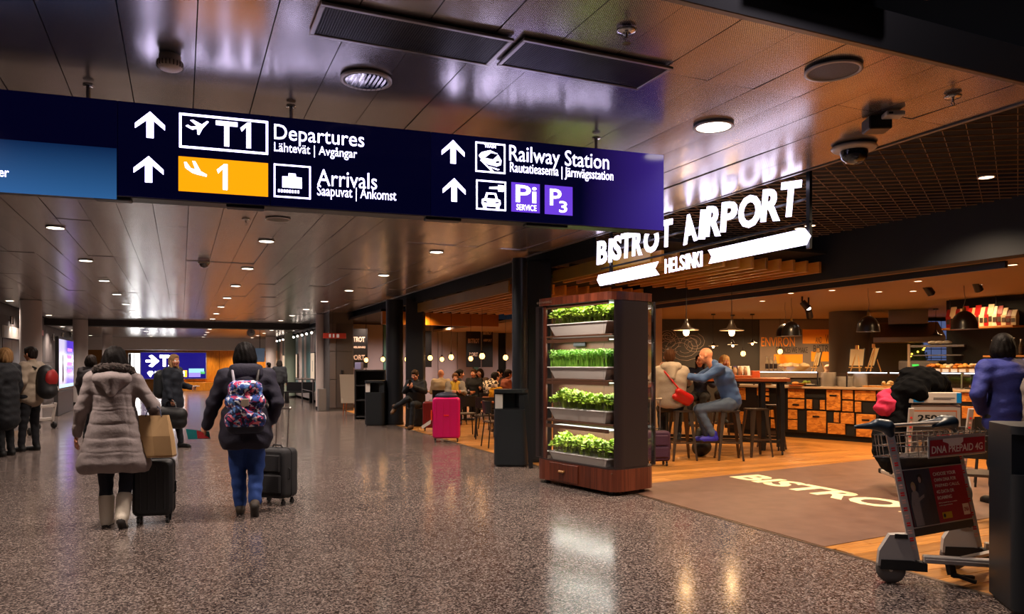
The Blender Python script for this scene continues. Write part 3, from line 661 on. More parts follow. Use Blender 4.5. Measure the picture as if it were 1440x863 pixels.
# back wall of the bar area: dark wall, orange graphic wall
GD = 19.5; _o = P(905, 600, GD); GXX = lambda u: (u-905)/FP*GD; GZZ = lambda v: CH-(v-HY)/FP*GD
GW = st(MB().box(-.3, GXX(1215), .0, .15, 0, 2.68).build('wall_back', mat('charcoal_wall', '2a2622', .6), loc=(_o.x, _o.y, 0), rz=-YAW))
m = MB().box(GXX(1068), GXX(1212), -.03, .0, 1.15, 2.66).build('graphic_panel', mat('graphic_grey', '6a5c50', .6), GW)
YG = mat('graphic_orange', 'e08a10', .55); DG = mat('graphic_dark', '2a2320', .6)
def gtext(s_, u0, u1, v0, v1, mm, par=GW, Y=-.036): return text('lettering', s_, mm, GXX(u1)-GXX(u0), GZZ(v0)-GZZ(v1), par, Matrix.Translation((GXX(u0), Y, GZZ(v1))), .0)
def grect(u0, u1, v0, v1, mm): MB().box(GXX(u0), GXX(u1), -.034, -.03, GZZ(v1), GZZ(v0)).build('printed_band', mm, GW)
grect(1088, 1128, 498, 511, YG); grect(1128, 1180, 463, 483, YG); grect(1140, 1180, 494, 508, YG)
gtext('ENVIRON', 1070, 1117, 474, 487, YG); gtext('AND', 1146, 1155, 474, 482, DG); gtext('WORK', 1160, 1179, 470, 482, DG); gtext('CHOICES WE MAKE', 1090, 1135, 488, 496, DG); gtext('BISTROT', 1143, 1177, 485, 495, DG)
# pale pillar left of the bar, seen right of the planter cabinet
p0 = P(919.5, 600, 15); st(MB().box(p0.x-.12, p0.x+.12, p0.y-.12, p0.y+.12, 0, 2.68, .01).build('wall_pillar', mat('pillar_white', 'b09a80', .6)))
# chalk drawings on the dark wall: loose curls
m = MB()
for (u, v, s_) in ((938, 483, 1.0), (960, 490, 1.2), (975, 482, .9), (940, 472, .6)):
    c = Vector((GXX(u), 0, GZZ(v)))
    for q in range(3):
        pts = [(c.x+s_*.3*(math.cos(t*.5+q*2)*(.3+t*.09)), -.004, c.z+s_*.3*(math.sin(t*.5+q*2)*(.2+t*.07))) for t in range(12)]
        m.tube(pts, .004, 5)
m.build('chalk_drawing', CHK, GW)
# grey column in the bar
colpx(1194, 16.8, .42, 'broad grey round column behind the counter', h=2.68, m=mat('column_bar', '5a4e42', .6))
st(MB().box(4.9, 4.96, 26, 27, 0, 3.2).build('wall_side', BLK))
st(MB().box(20.9, 21.1, -6, 27, 0, 3.6).build('wall_bar', mat('bar_wall', '161210', .6)))
# ---------------------------------------------------------------- recessed downlights and other ceiling fixtures
LMP = glow('lamp_glow', 'ffd0a0', 7); LMPH = glow('lamp_glow_hall', 'fff0dc', 9); RIM = mat('rim_white', 'b8b0a8', .4, metal=.3); CHR = mat('chrome', 'c8c4c0', .12, metal=1)
def downlight(x, y, z, r, label, on=LMPH, group=None):
    e = empty('downlight', (x, y, z), 0, label, 'ceiling light', group)
    MB().lathe([(r*.84, .0), (r*.84, -.006), (r, -.006), (r, 0), (r*.99, .004)], 28).build('rim', RIM, e)
    MB().lathe([(.001, -.003), (r*.84, -.003)], 24).build('diffuser', on, e); return e
cnt = 0
for x in HALL_X:
    for y in HALL_Y[2:]:
        if abs(y-4.25) < .1 or (x < -4 and y < 14): continue
        k_ = int(round((y-4.25)/3.15)); downlight(x, y, CZ-.012 if y < 32 else 2.92, .11, 'round downlight in the hall ceiling, '+ORD[k_-1]+' beyond the hanging sign in the '+{-4.1: 'far left', -1.4: 'left', 1.05: 'middle', 3.45: 'right'}[x]+' row', group='downlights of the hall ceiling'); cnt += 1
downlight(3.4, 4.2, CZ-.012, .14, 'large lit round downlight above the right end of the hanging sign')
e = empty('louvre_downlight', (.985, 4.32, CZ-.012), 0, 'unlit round downlight with chrome reflector above the hanging sign', 'ceiling light')
MB().lathe([(.125, .02), (.125, -.012), (.148, -.012), (.148, .002)], 32).build('rim', RIM, e)
MB().lathe([(.12, .0), (.08, .012), (.02, .016), (.001, .016)], 32, (0, 0, -.012)).build('reflector', CHR, e)
m = MB()
for k in range(9): x = -.1+.025*k; h = math.sqrt(max(.0144-x*x, 0)); m.box(x-.001, x+.001, -h, h, -.024, .004)
m.build('louvre', CHR, e)
def discs(lst, z, r, label, group):
    for k, (u, v) in enumerate(sorted(lst)): a = AT(u, v, z); downlight(a.x, a.y, z, r, label+', '+ORD[k]+' from the left', LMP, group)
discs([(1387, 249), (1305, 322), (1283, 323), (1125, 321), (1139, 317)], 3.26, .075, 'warm round downlight set in the dark mesh ceiling', 'downlights in the mesh ceiling')
discs([(1250, 395), (1345, 383), (1291, 395), (1236, 410), (1170, 408), (1112, 412), (1072, 423), (1020, 421), (1284, 409), (1376, 400), (1424, 372)], 2.675, .06, 'small warm downlight in the tan plaster ceiling over the bar', 'downlights in the tan ceiling')
def sprinkler(u, v, label, z=CZ-.012):
    a = AT(u, v, z); e = empty('sprinkler', a, 0, label, 'sprinkler')
    MB().lathe([(.001, 0), (.05, 0), (.045, -.012), (.02, -.016)], 18).build('escutcheon', CHR, e); m = MB().cone((0, 0, -.01), (0, 0, -.04), .008, .006, 8)
    for s_ in (-1, 1): m.tube([(0, 0, -.03), (s_*.016, 0, -.045), (0, 0, -.065)], .003, 6)
    m.lathe([(.001, -.066), (.022, -.066), (.022, -.069)], 14); m.build('head', CHR, e)
sprinkler(881, 42, 'chrome sprinkler head right of the ceiling grilles'); sprinkler(1340, 135, 'chrome sprinkler head near the right end of the ceiling'); sprinkler(346, 308, 'chrome sprinkler head on the ceiling below the luggage symbol'); sprinkler(604, 383, 'dark sprinkler head far off above the black columns')
def speaker(u, v, r, label, z=CZ-.012):
    a = AT(u, v, z); e = empty('ceiling_speaker', a, 0, label, 'speaker'); MB().lathe([(r*.86, -.004), (r*.88, -.010), (r, -.008), (r, 0)], 36).build('rim', RIM, e)
    MB().lathe([(.001, -.006), (r*.87, -.005)], 32).build('grille', mat('speaker_grille', '6e6662', .5, bump=(400, .6)), e)
speaker(1172, 99, .155, 'large round ceiling speaker at the upper right'); speaker(391, 308, .14, 'round ceiling speaker just below the hanging sign')
a = AT(239, 78, CZ-.012); e = empty('smoke_detector', a, 0, 'cream ribbed smoke detector on the ceiling at the upper left', 'smoke detector'); CRM = mat('cream_plastic', 'c8b8a4', .45)
MB().lathe([(.001, 0), (.055, 0), (.055, -.03)], 24).build('base', CRM, e); MB().lathe([(.05, -.03), (.066, -.034), (.066, -.062), (.05, -.075), (.02, -.083), (.001, -.084)], 28).build('cover', CRM, e)
m = MB()
for k in range(22): t = k*math.tau/22; m.box(-.0025, .0025, .060, .068, -.066, -.040, 0, 0, Matrix.Rotation(t, 4, 'Z'))
m.build('vent_ribs', mat('rib_dark', '4a3e34', .6), e)
a = AT(1201, 206, CZ-.012); e = empty('dome_camera', a, 0, 'black dome camera with white ring at the ceiling edge', 'security camera')
MB().lathe([(.001, 0), (.155, 0), (.165, -.012), (.15, -.028), (.10, -.034)], 36).build('ring', mat('camera_white', 'c8c0b4', .4), e); MB().lathe([(.1, -.03), (.1, -.06), (.086, -.10), (.055, -.128), (.001, -.138)], 32).build('dome', mat('dome_black', '0a0a0c', .06, coat=1), e)
a = AT(1233, 166, CZ-.012); e = empty('wireless_box', a, -.5, 'black cube box on the ceiling beside the dome camera', 'box'); MB().box(-.075, .075, -.07, .07, -.09, 0, .008).build('case', BLS, e)
a = AT(1256, 158, CZ-.012); e = empty('wireless_sensor', a, -.5, 'small white box sensor right of the black ceiling box', 'sensor'); MB().box(-.06, .06, -.045, .045, -.032, 0, .006).build('case', mat('white_plastic', 'd0ccc4', .4), e); MB().box(-.045, -.02, -.049, -.045, -.022, -.01).build('port', BLS, e)
a = AT(287, 368, CZ-.012); e = empty('dome_camera', a, 0, 'small round dome camera far back on the hall ceiling', 'security camera'); MB().lathe([(.001, 0), (.09, 0), (.09, -.03)], 24).build('ring', mat('camera_white', 'c8c0b4', .4), e); MB().lathe([(.075, -.03), (.06, -.08), (.001, -.1)], 24).build('dome', mat('dome_black', '0a0a0c', .06), e)
a = AT(1345, 326, 3.28); e = empty('smoke_detector', a, 0, 'small white detector at the edge of the mesh ceiling', 'smoke detector'); MB().cone((0, 0, .27), (0, 0, 0), .012, .012, 8).lathe([(.001, 0), (.07, 0), (.07, -.02), (.05, -.04), (.001, -.045)], 24).build('cover', mat('white_plastic', 'd0ccc4', .4), e)
# two framed grilles in the ceiling
def grille(x0, x1, y0, y1, label):
    e = empty('ceiling_grille', (x0, y0, CZ-.014), 0, label, 'air grille', 'air grilles'); W, L = x1-x0, y1-y0; f = .022
    MB().box(0, W, 0, f, -.012, .004, .003).box(0, W, L-f, L, -.012, .004, .003).box(0, f, f, L-f, -.012, .004, .003).box(W-f, W, f, L-f, -.012, .004, .003).build('frame', mat('alu', 'a09894', .3, metal=.9), e)
    MB().box(f, W-f, f, L-f, .0, .003).build('backing', mat('grille_back', '141418', .5), e)
    m = MB(); 
    for k in range(int((W-2*f)/.0125)): m.box(f+k*.0125, f+k*.0125+.003, f, L-f, -.006, 0)
    for k in range(int((L-2*f)/.0125)): m.box(f, W-f, f+k*.0125, f+k*.0125+.003, -.007, -.001)
    o = m.build('egg_crate', mat('grille_metal', '5c5a5c', .35, metal=.8), e); o['kind'] = 'stuff'
grille(.585, 1.55, 3.47, 3.83, 'long framed air grille in the ceiling, the left of two'); grille(1.59, 2.51, 3.44, 3.80, 'long framed air grille in the ceiling, the right of two')
# ---------------------------------------------------------------- hanging wayfinding sign
SA = Vector((-.93, 5.0, 0)); SB = Vector((3.262, 4.59, 0)); SROT = math.atan2(SB.y-SA.y, SB.x-SA.x); SDX = (SB-SA).normalized()
def SG(u, v):
    a, b = DIR(u); n = Vector((-SDX.y, SDX.x)); d = (SA.x*n.x+SA.y*n.y)/(a*n.x+b*n.y); p = P(u, v, d)
    return (p.x-SA.x)*SDX.x+(p.y-SA.y)*SDX.y, p.z
NAVY = mat('screen_navy', '04041a', .12, emit='05052e', es=.35, spec=.5); WHT = glow('sign_white', 'dcd2ff', 5.5); ORG = glow('sign_orange', 'ff9c08', 1.3); PUR = glow('sign_purple', '6a3cd8', 1.1)
SL = (SB-SA).length; Z0, Z1 = 2.485, 3.05
sg = empty('wayfinding_sign', (SA.x, SA.y, 0), SROT, 'long dark blue hanging sign with white arrows to departures, arrivals and trains', 'sign')
MB().box(-1.3, SL, .012, .16, Z0, Z1, .006).build('housing', mat('sign_housing', '15151c', .4), sg)
xs = [-1.3, SG(165, 200)[0], SG(380, 200)[0], SG(606, 200)[0], SL]
def grad_screen():  # the purple glow at the right end is put into the emission colour
    m = mat('screen_gradient', '06061c', .12); nt = m.node_tree; b = nt.nodes['Principled BSDF']; tc = nt.nodes['Texture Coordinate']
    s = node(nt, 'ShaderNodeSeparateXYZ'); nt.links.new(tc.outputs['Generated'], s.inputs[0]); r = node(nt, 'ShaderNodeValToRGB')
    r.color_ramp.elements[0].position = .62; r.color_ramp.elements[0].color = (*lin('04042a'), 1); r.color_ramp.elements[1].position = 1; r.color_ramp.elements[1].color = (*lin('4c30a8'), 1)
    nt.links.new(s.outputs[0], r.inputs[0]); nt.links.new(r.outputs[0], b.inputs['Emission Color']); b.inputs['Emission Strength'].default_value = .55; return m
GS = grad_screen()
for k in range(4): MB().box(xs[k]+.002, xs[k+1]-.002, .0, .012, Z0+.004, Z1-.004, .002).build('screen', GS if k == 3 else NAVY, sg)
def sbox(name, u0, u1, v0, v1, mm, y=-.002, hole=0, par=None):
    um, vm = (u0+u1)/2, (v0+v1)/2; xa = SG(u0, vm)[0]; xb = SG(u1, vm)[0]; zb = SG(um, v1)[1]; zt = SG(um, v0)[1]
    if not hole: return MB().box(xa, xb, y, 0, zb, zt).build(name, mm, sg)
    h = hole; return MB().box(xa, xb, y, 0, zb, zb+h).box(xa, xb, y, 0, zt-h, zt).box(xa, xa+h, y, 0, zb+h, zt-h).box(xb-h, xb, y, 0, zb+h, zt-h).build(name, mm, sg)
def stext(s_, u0, u1, v0, v1, y=-.003, mm=None, off=.0):
    """v0..v1 are the rows of the text's top and bottom at its middle column"""
    um, vm = (u0+u1)/2, (v0+v1)/2; xa = SG(u0, vm)[0]; xb = SG(u1, vm)[0]; zb = SG(um, v1)[1]; zt = SG(um, v0)[1]
    return text('lettering', s_, mm or WHT, xb-xa, zt-zb, sg, Matrix.Translation((xa, y, zb)), off)
def spoly(name, polys, u0, u1, v0, v1, y=-.004, mm=None):
    um, vm = (u0+u1)/2, (v0+v1)/2; xa = SG(u0, vm)[0]; xb = SG(u1, vm)[0]; zb = SG(um, v1)[1]; zt = SG(um, v0)[1]; m = MB()
    for pts in polys: m.prism([(xa+(xb-xa)*p[0], zb+(zt-zb)*p[1]) for p in pts], 0, .002, 0, Matrix(((1, 0, 0, 0), (0, 0, -1, y+.002), (0, 1, 0, 0), (0, 0, 0, 1))))
    return m.build(name, mm or WHT, sg)
ARW = [[(.5, 1), (1, .52), (1, .33), (.62, .66), (.62, 0), (.38, 0), (.38, .66), (0, .33), (0, .52)]]
for (u, v) in ((211, 175.5), (209, 238)): spoly('arrow', ARW, u-21, u+21, v-18.5, v+18.5)
for (u, v) in ((637, 213.5), (638.5, 267)): spoly('arrow', ARW, u-16, u+16, v-16.5, v+16.5)
sbox('outline', 252, 377, 164.5, 212.5, WHT, -.003, .013); stext('T', 303.5, 334, 171, 206, off=.02); spoly('numeral_one', [[(.35, 0), (.35, .82), (.08, .62), (.0, .76), (.42, 1), (.62, 1), (.62, 0)]], 338, 362, 172.5, 208.5)
PLN = [[(0, .52), (.1, .62), (.25, .5), (.62, .62), (.95, 1), (1.02, .95), (.75, .45), (.6, -.02), (.52, 0), (.5, .4), (.3, .3), (.12, .42)], [(.2, .95), (.32, 1.0), (.72, .72), (.5, .58)]]
spoly('plane_pictogram', PLN, 261, 293, 169, 189)
sbox('orange_field', 251, 377, 224.5, 272.5, ORG, -.002); spoly('numeral_one', [[(.35, 0), (.35, .82), (.08, .62), (.0, .76), (.42, 1), (.62, 1), (.62, 0)]], 305, 329, 231, 267)
spoly('plane_pictogram', [[(p[0], 1-p[1]) for p in q] for q in [[(.0, .02), (.1, .0), (.3, .42), (.62, .5), (1, .78), (.98, .92), (.6, .82), (.35, .72), (.05, .4)], [(.36, -.1), (.48, -.1), (.72, .55), (.5, .5)]]], 259, 291, 229, 249, y=-.006)
stext('Departures', 385.5, 512, 180.5, 208); stext('Lähtevät | Avgångar', 385.5, 502, 205, 221.5, off=.0)
sbox('outline', 385, 437, 232, 278.5, WHT, -.003, .009); spoly('luggage_pictogram', [[(0, .12), (0, .78), (.3, .8), (.32, 1), (.68, 1), (.7, .8), (1, .78), (1, .12)]], 397, 424.5, 244, 267)
spoly('belt_pictogram', [[(k*.13, 0), (k*.13+.08, 0), (k*.13+.08, 1), (k*.13, 1)] for k in range(8)], 391, 421, 267, 271)
stext('Arrivals', 446, 530, 241, 263.5); stext('Saapuvat | Ankomst', 446, 557, 264, 283, off=.0)
sbox('outline', 668.5, 710.5, 201, 243, WHT, -.003, .010)
spoly('train_pictogram', [[(.0, .62), (.12, .8), (.5, .95), (.82, .8), (1, .45), (.98, .2), (.8, .1), (.4, .18), (.12, .42)]], 673, 705, 210, 236); spoly('train_window', [[(.2, .5), (.5, .8), (.85, .75), (.6, .45)], [(.7, .25), (.9, .3), (.92, .4), (.75, .38)]], 675, 705, 210, 236, y=-.007, mm=NAVY)
spoly('rail_pictogram', [[(0, 1), (.08, 1), (.85, 0), (.7, 0)], [(.45, .45), (.55, .5), (1.1, .3), (1, .22)]], 675, 700, 226, 242); stext('TRAIN', 681, 697, 203.5, 208, off=.005)
stext('Railway Station', 716, 856, 210.5, 239); stext('Rautatieasema | Järnvägsstation', 717, 862, 234.5, 252, off=.0)
sbox('outline', 669.5, 711.5, 254, 295.5, WHT, -.003, .010); spoly('car_pictogram', [[(.08, .12), (.08, 0), (.25, 0), (.25, .12), (.75, .12), (.75, 0), (.92, 0), (.92, .12), (1, .3), (.98, .55), (.85, .62), (.75, 1), (.25, 1), (.15, .62), (.02, .55), (0, .3)]], 677, 704, 271, 293)
spoly('car_window', [[(.27, .62), (.33, .88), (.67, .88), (.73, .62)], [(.1, .35), (.1, .45), (.28, .42), (.28, .32)], [(.9, .35), (.9, .45), (.72, .42), (.72, .32)]], 677, 704, 271, 293, y=-.007, mm=NAVY); spoly('key_pictogram', [[(0, .3), (0, .6), (.6, .75), (.62, 1), (1, 1), (1, 0), (.62, 0), (.6, .35)]], 688, 708, 260, 269)
sbox('purple_field', 719, 759, 257.5, 298.5, PUR, -.002); stext('Pi', 725, 754, 261, 285, y=-.005, off=.012); stext('SERVICE', 726, 754, 288, 296, y=-.005)
sbox('purple_field', 766, 805, 261.5, 302, PUR, -.002); stext('P', 773, 789, 266, 289, y=-.005, off=.012); stext('3', 786, 797, 283, 299, y=-.005, off=.012)
def blue_screen():
    m = mat('screen_blue', '04102c', .15); nt = m.node_tree; b = nt.nodes['Principled BSDF']; tc = nt.nodes['Texture Coordinate']
    s = node(nt, 'ShaderNodeSeparateXYZ'); nt.links.new(tc.outputs['Generated'], s.inputs[0]); r = node(nt, 'ShaderNodeValToRGB')
    r.color_ramp.elements[0].color = (*lin('3a74b4'), 1); r.color_ramp.elements[1].color = (*lin('12305e'), 1)
    nt.links.new(s.outputs[2], r.inputs[0]); nt.links.new(r.outputs[0], b.inputs['Emission Color']); b.inputs['Emission Strength'].default_value = .62; return m
xa = SG(164, 236)[0]; o = MB().box(-1.28, xa, -.003, 0, SG(80, 275)[1], SG(80, 202)[1]).build('advert_panel', blue_screen(), sg)
o = stext('er', -1, 13, 240, 249, y=-.006)
for u in (410, 845, 120):
    x = SG(u, 200)[0]; MB().cone((x, .08, Z1-.01), (x, .08, CZ-.02), .012, .012, 12).lathe([(.001, 0), (.03, 0), (.03, .012), (.001, .012)], 16, (x, .08, CZ-.03)).build('hanger_rod', CHR, sg)
for (u0, u1) in ((130, 183), (318, 372), (600, 650), (742, 800)): x0 = SG(u0, 300)[0]; x1 = SG(u1, 300)[0]; MB().box(x0, x1, .02, .10, Z0-.018, Z0+.002, .004).build('bracket', mat('sign_housing', '15151c', .4), sg)
# ---------------------------------------------------------------- illuminated bistro sign at the ceiling edge: letters face the hall
BX = 5.05
WH2 = glow('letter_white', 'e8deff', 4.0)
bs = empty('bistro_sign', (BX, 0, 0), -math.pi/2, 'large white illuminated letters with arrow bars hung at the ceiling edge', 'sign')   # local x runs towards the viewer
def BG(u, v): p = ONX(u, v, BX); return -p.y, p.z
def blet(s_, u0, u1, v0, v1, rot=0):
    """a single letter; u0,u1 columns; v0,v1 its top and bottom rows at its middle column"""
    um, vm = (u0+u1)/2, (v0+v1)/2; xa = BG(u0, vm)[0]; xb = BG(u1, vm)[0]; zb = BG(um, v1)[1]; zt = BG(um, v0)[1]
    M = Matrix.Translation(((xa+xb)/2, -.05, (zb+zt)/2)) @ Matrix.Rotation(rot, 4, 'Y') @ Matrix.Translation((-(xb-xa)/2, 0, -(zt-zb)/2))
    return text('letter', s_, WH2, xb-xa, zt-zb, bs, M, .034 if v1-v0 > 25 else .012, .012)
for a in (('B', 845, 859, 338.5, 371.5, .04), ('I', 861.5, 866, 336, 369, .06), ('S', 867, 879, 331.5, 366, .06), ('T', 878.5, 894, 328, 363, .06), ('R', 895, 909, 325, 359.5, .06), ('O', 911, 932, 320, 355.5, .04), ('T', 935, 951, 309.5, 347.5, .04),
          ('A', 966, 985.5, 301.5, 342, -.10), ('I', 990, 999, 295.5, 336.5, .14), ('R', 999, 1021, 290, 332.5, .12), ('P', 1020.5, 1042.5, 284, 326, .10), ('O', 1045, 1076.5, 275, 320.5, .08), ('R', 1078, 1105, 266, 311.5, .12), ('T', 1104, 1132, 256, 305, .12)): blet(*a)
for s_, u0, u1, v0, v1 in (('H', 941, 948, 364, 384), ('E', 949.5, 954, 362.5, 382.5), ('L', 956, 961, 361, 381), ('S', 962, 969, 359, 380), ('I', 970.5, 973, 357.5, 378.5), ('N', 974.5, 982, 356, 377.5), ('K', 983, 990, 354.5, 376), ('I', 991, 993.5, 353.5, 375)): blet(s_, u0, u1, v0, v1)
def bpoly(pts, name='arrow_bar'):
    q = [BG(u, v) for u, v in pts]; return MB().prism(q, 0, .015, 0, Matrix(((1, 0, 0, 0), (0, 0, -1, -.045), (0, 1, 0, 0), (0, 0, 0, 1)))).build(name, WH2, bs)
ARROW_L = [(845, 394), (847, 387), (931, 368), (926, 378), (932, 386.5), (849, 402)]
ARROW_R = [(1002, 352), (1138, 322), (1146, 332), (1140, 344.5), (1003, 371), (1007, 361)]
bpoly(ARROW_L); bpoly(ARROW_R)
m = MB()
for u in (858, 1136): x, z = BG(u, 330); m.box(x-.02, x+.02, -.0, .03, 2.52, 3.27)
m.box(BG(845, 350)[0], BG(1136, 300)[0]+.02, -.0, .02, 2.745, 2.765); m.box(BG(845, 350)[0], BG(1136, 300)[0]+.02, .0, .02, 2.95, 2.97); m.build('support_frame', BLS, bs)
m = MB(); q = [(843, 339), (843, 373), (1138, 309), (1136, 252)]
# ---------------------------------------------------------------- far end video wall and other screens
def wall_screen(u0, u1, v0, v1, Y, label, col, es):
    a = ONY(u0, v1, Y); b = ONY(u1, v0, Y); W, Hh = b.x-a.x, b.z-a.z; e = empty('wall_screen', (a.x, Y, a.z), 0, label, 'screen')
    MB().box(-.04, W+.04, .0, .1, -.04, Hh+.04, .01).build('frame', RIM, e); MB().box(0, W, -.012, 0, 0, Hh).build('screen', mat('vs_'+label[:6], '05051e', .2, emit=col, es=es), e)
    return e, W, Hh, lambda u, v: ((ONY(u, v, Y).x-a.x), (ONY(u, v, Y).z-a.z))
e, W, Hh, f = wall_screen(198, 289.5, 496, 532.5, 45.8, 'large blue video wall with white arrow at the end of the hall', '1c1478', 1.1)
WS = glow('screen_white', 'ffffff', 9)
def q_(u0, u1, v0, v1, mm, name, y=-.02): a = f(u0, v1); b = f(u1, v0); return MB().box(a[0], b[0], y, -.012, a[1], b[1]).build(name, mm, e)
def qp(name, pts, mm, y=-.02): return MB().prism([f(u, v) for u, v in pts], 0, .01, 0, Matrix(((1, 0, 0, 0), (0, 0, -1, y+.01), (0, 1, 0, 0), (0, 0, 0, 1)))).build(name, mm, e)
qp('arrow', [(205, 509.5), (214, 509.5), (208, 501), (213, 499), (224, 507.5), (213, 516), (208, 514), (214, 506.5+5), (205, 511.5)][0:0] or [(205, 506), (215, 506), (209, 500.5), (214, 499), (224, 507.5), (214, 516), (209, 514.5), (215, 509), (205, 509)], WS)
a = f(224.5, 515); b = f(247, 499); text('lettering', 'T2', WS, b[0]-a[0], b[1]-a[1], e, Matrix.Translation((a[0], -.02, a[1])), .05)
qp('pictogram', [(207, 524), (210, 521.5), (214, 521.5), (216, 524), (211.5, 530)], WS); q_(217.5, 222, 522, 530, WS, 'pictogram'); q_(224, 227, 523, 530, WS, 'pictogram'); q_(251, 263, 520.5, 530, glow('screen_orange', 'ffa020', 2.5), 'orange_field')
a = f(255, 528.5); b = f(259.5, 522); text('lettering', '1', WS, b[0]-a[0], b[1]-a[1], e, Matrix.Translation((a[0], -.024, a[1])), .05)
q_(265.5, 287, 518, 524, glow('screen_cyan', '9ad4f0', 1.4), 'list_panel'); q_(265.5, 282, 524, 530, glow('screen_lilac', '9a88f0', 1.4), 'list_panel'); q_(282, 288, 522, 525.5, glow('screen_green', '50c050', 1.2), 'list_panel')
e, W, Hh, f = wall_screen(181, 196.5, 497, 540, 44.9, 'bright white light box left of the blue video wall', 'ffffff', 7)
q_(181, 184.5, 497, 516, mat('lb_mullion', '303038', .5), 'mullion'); q_(188, 189.5, 497, 540, mat('lb_mullion', '303038', .5), 'mullion')
# advertising totem at the left wall
a = ONX(83, 560, -3.25); b = ONX(103, 560, -3.25); za, zb = CH+(HY-485)/FP*((a.x*SN+a.y*CS)), 0
e = empty('advertising_screen', (-3.25, a.y, 0), 0, 'upright lit advertising screen between the left columns', 'screen'); L = b.y-a.y
MB().box(-.09, 0, -.08, L+.08, .72, 2.32, .015).build('housing', BLS, e)
MB().box(-.12, -.01, -.1, L+.1, 0, .7, .01).build('plinth', mat('plinth_grey', '302c2c', .5), e)
def adv():
    m = mat('advert_picture', '101018', .2); nt = m.node_tree; b = nt.nodes['Principled BSDF']; tc = nt.nodes['Texture Coordinate']
    s = node(nt, 'ShaderNodeSeparateXYZ'); nt.links.new(tc.outputs['Generated'], s.inputs[0]); r = node(nt, 'ShaderNodeValToRGB'); E = r.color_ramp.elements
    E[0].position = .3; E[0].color = (*lin('c8c0dc'), 1); E[1].position = .55; E[1].color = (*lin('4a2cc0'), 1); nt.links.new(s.outputs[1], r.inputs[0]); nt.links.new(r.outputs[0], b.inputs['Emission Color']); b.inputs['Emission Strength'].default_value = 1.3; return m
MB().box(.0, .006, 0, L, .8, 2.24).build('screen', adv(), e)
for k, (t, z) in enumerate((('your', 1.86), ('day', 1.62), ('now', 1.38))): pass
for k in range(4): MB().box(.006, .01, L*.55, L*(.88-.05*(k % 2)), 1.9-.22*k, 2.0-.22*k).build('text_line', glow('advert_pink', 'e080f0', 1.6), e)
sm = MB().lathe([(.001, 0), (.16, .1), (.13, .55), (.05, .62), (.09, .7), (.08, .82), (.001, .88)], 16, (0, 0, 0)); o = sm.build('printed_figure', mat('advert_figure', '7a6a70', .6), e); o.scale = (.02, 1, 1); o.location = (.008, L*.24, .92)
MB().box(.006, .01, .02, L-.02, .80, .9).build('caption_strip', glow('advert_pale', 'b8d8e8', 1.6), e)
# more wall fittings at the left: wash lights, door, red sign
for k, (u, v) in enumerate(((97, 470), (85, 472), (12, 450), (72, 474))):
    p = ONX(u, v, -4.58); e = empty('wall_light', p, 0, ('small wall washer above the lit advertising screen', 'small wall washer left above the advertising screen', 'wall washer at the far left over the lift doors', 'wall washer beside the grey column at the left')[k], 'wall light'); MB().lathe([(.05, -.12), (.05, .12)], 16, (.08, 0, 0)).box(0, .05, -.03, .03, -.03, .03).build('housing', CHR, e); MB().lathe([(.001, .1205), (.042, .1205)], 14, (.08, 0, 0)).build('lens', glow('wash_glow', 'ffe8d0', 3), e)
    lamp('SPOT', (p.x+.10, p.y, p.z+.0-.14), 24, NEUT, .03, 1.7)
p = ONX(60, 468, -4.5); e = empty('exit_sign', p, 0, 'small red lit sign box high on the left wall', 'sign'); MB().box(-.1, 0, -.2, .2, -.1, .1, .01).build('housing', mat('red_sign', '6a1c14', .4, emit='a02818', es=.25), e)
p0 = ONX(2, 600, -4.6); p1 = ONX(27, 600, -4.6)
e = empty('door_1', (-4.6, p0.y, 0), 0); e['kind'] = 'structure'; L = p1.y-p0.y
MB().box(0, .06, 0, L, 2.25, 2.6, .01).build('header', mat('lift_header', 'a09890', .4), e); MB().box(0, .03, .02, L/2-.01, 0, 2.24, .004).box(0, .03, L/2+.01, L-.02, 0, 2.24, .004).build('leaf', mat('lift_door', '4a3828', .35, metal=.7), e)
# hanging TV, clock and spot track on the far right
p = P(365.5, 499, 36); e = empty('hanging_screen', p, 0, 'small grey screen hanging from the ceiling far down the hall', 'screen'); MB().box(-.22, .22, -.03, .03, -.33, .33, .01).build('housing', mat('tv_grey', '50586a', .3, emit='58687c', es=.4), e); MB().cone((0, 0, .3), (0, 0, 2.92-p.z), .015, .015, 8).build('rod', BLS, e)
p = P(353, 467.5, 30.5); e = empty('hanging_clock', p, 0, 'round wall clock hanging before the lower ceiling', 'clock'); MB().lathe([(.001, -.04), (.15, -.04), (.16, 0), (.15, .04), (.001, .04)], 28, M=Matrix.Rotation(math.pi/2, 4, 'X')).build('case', mat('clock_face', '8c8680', .5), e)
MB().box(-.006, .006, -.052, -.045, -.02, .1).box(-.02, .07, -.052, -.045, -.006, .006).build('hands', BLS, e); MB().cone((0, 0, .14), (0, 0, CZ-p.z), .01, .01, 8).build('rod', BLS, e)
e = empty('spot_track', (4.55, 27.5, 2.86), 0, 'ceiling track with a row of small spotlights along the right wall', 'track lighting'); MB().box(-.02, .02, 0, 15, -.02, .05).build('rail', BLS, e)
for k in range(11):
    y = .3+k*1.25; MB().cone((0, y, -.02), (0, y, -.06), .012, .012, 8).cone((.02, y+.08, -.05), (-.03, y-.1, -.16), .045, .055, 12).build('spot_head', BLS, e); MB().sphere((-.035, y-.11, -.165), .042, 10, 6).build('spot_lens', glow('spot_glow', 'fff0e0', 12), e)
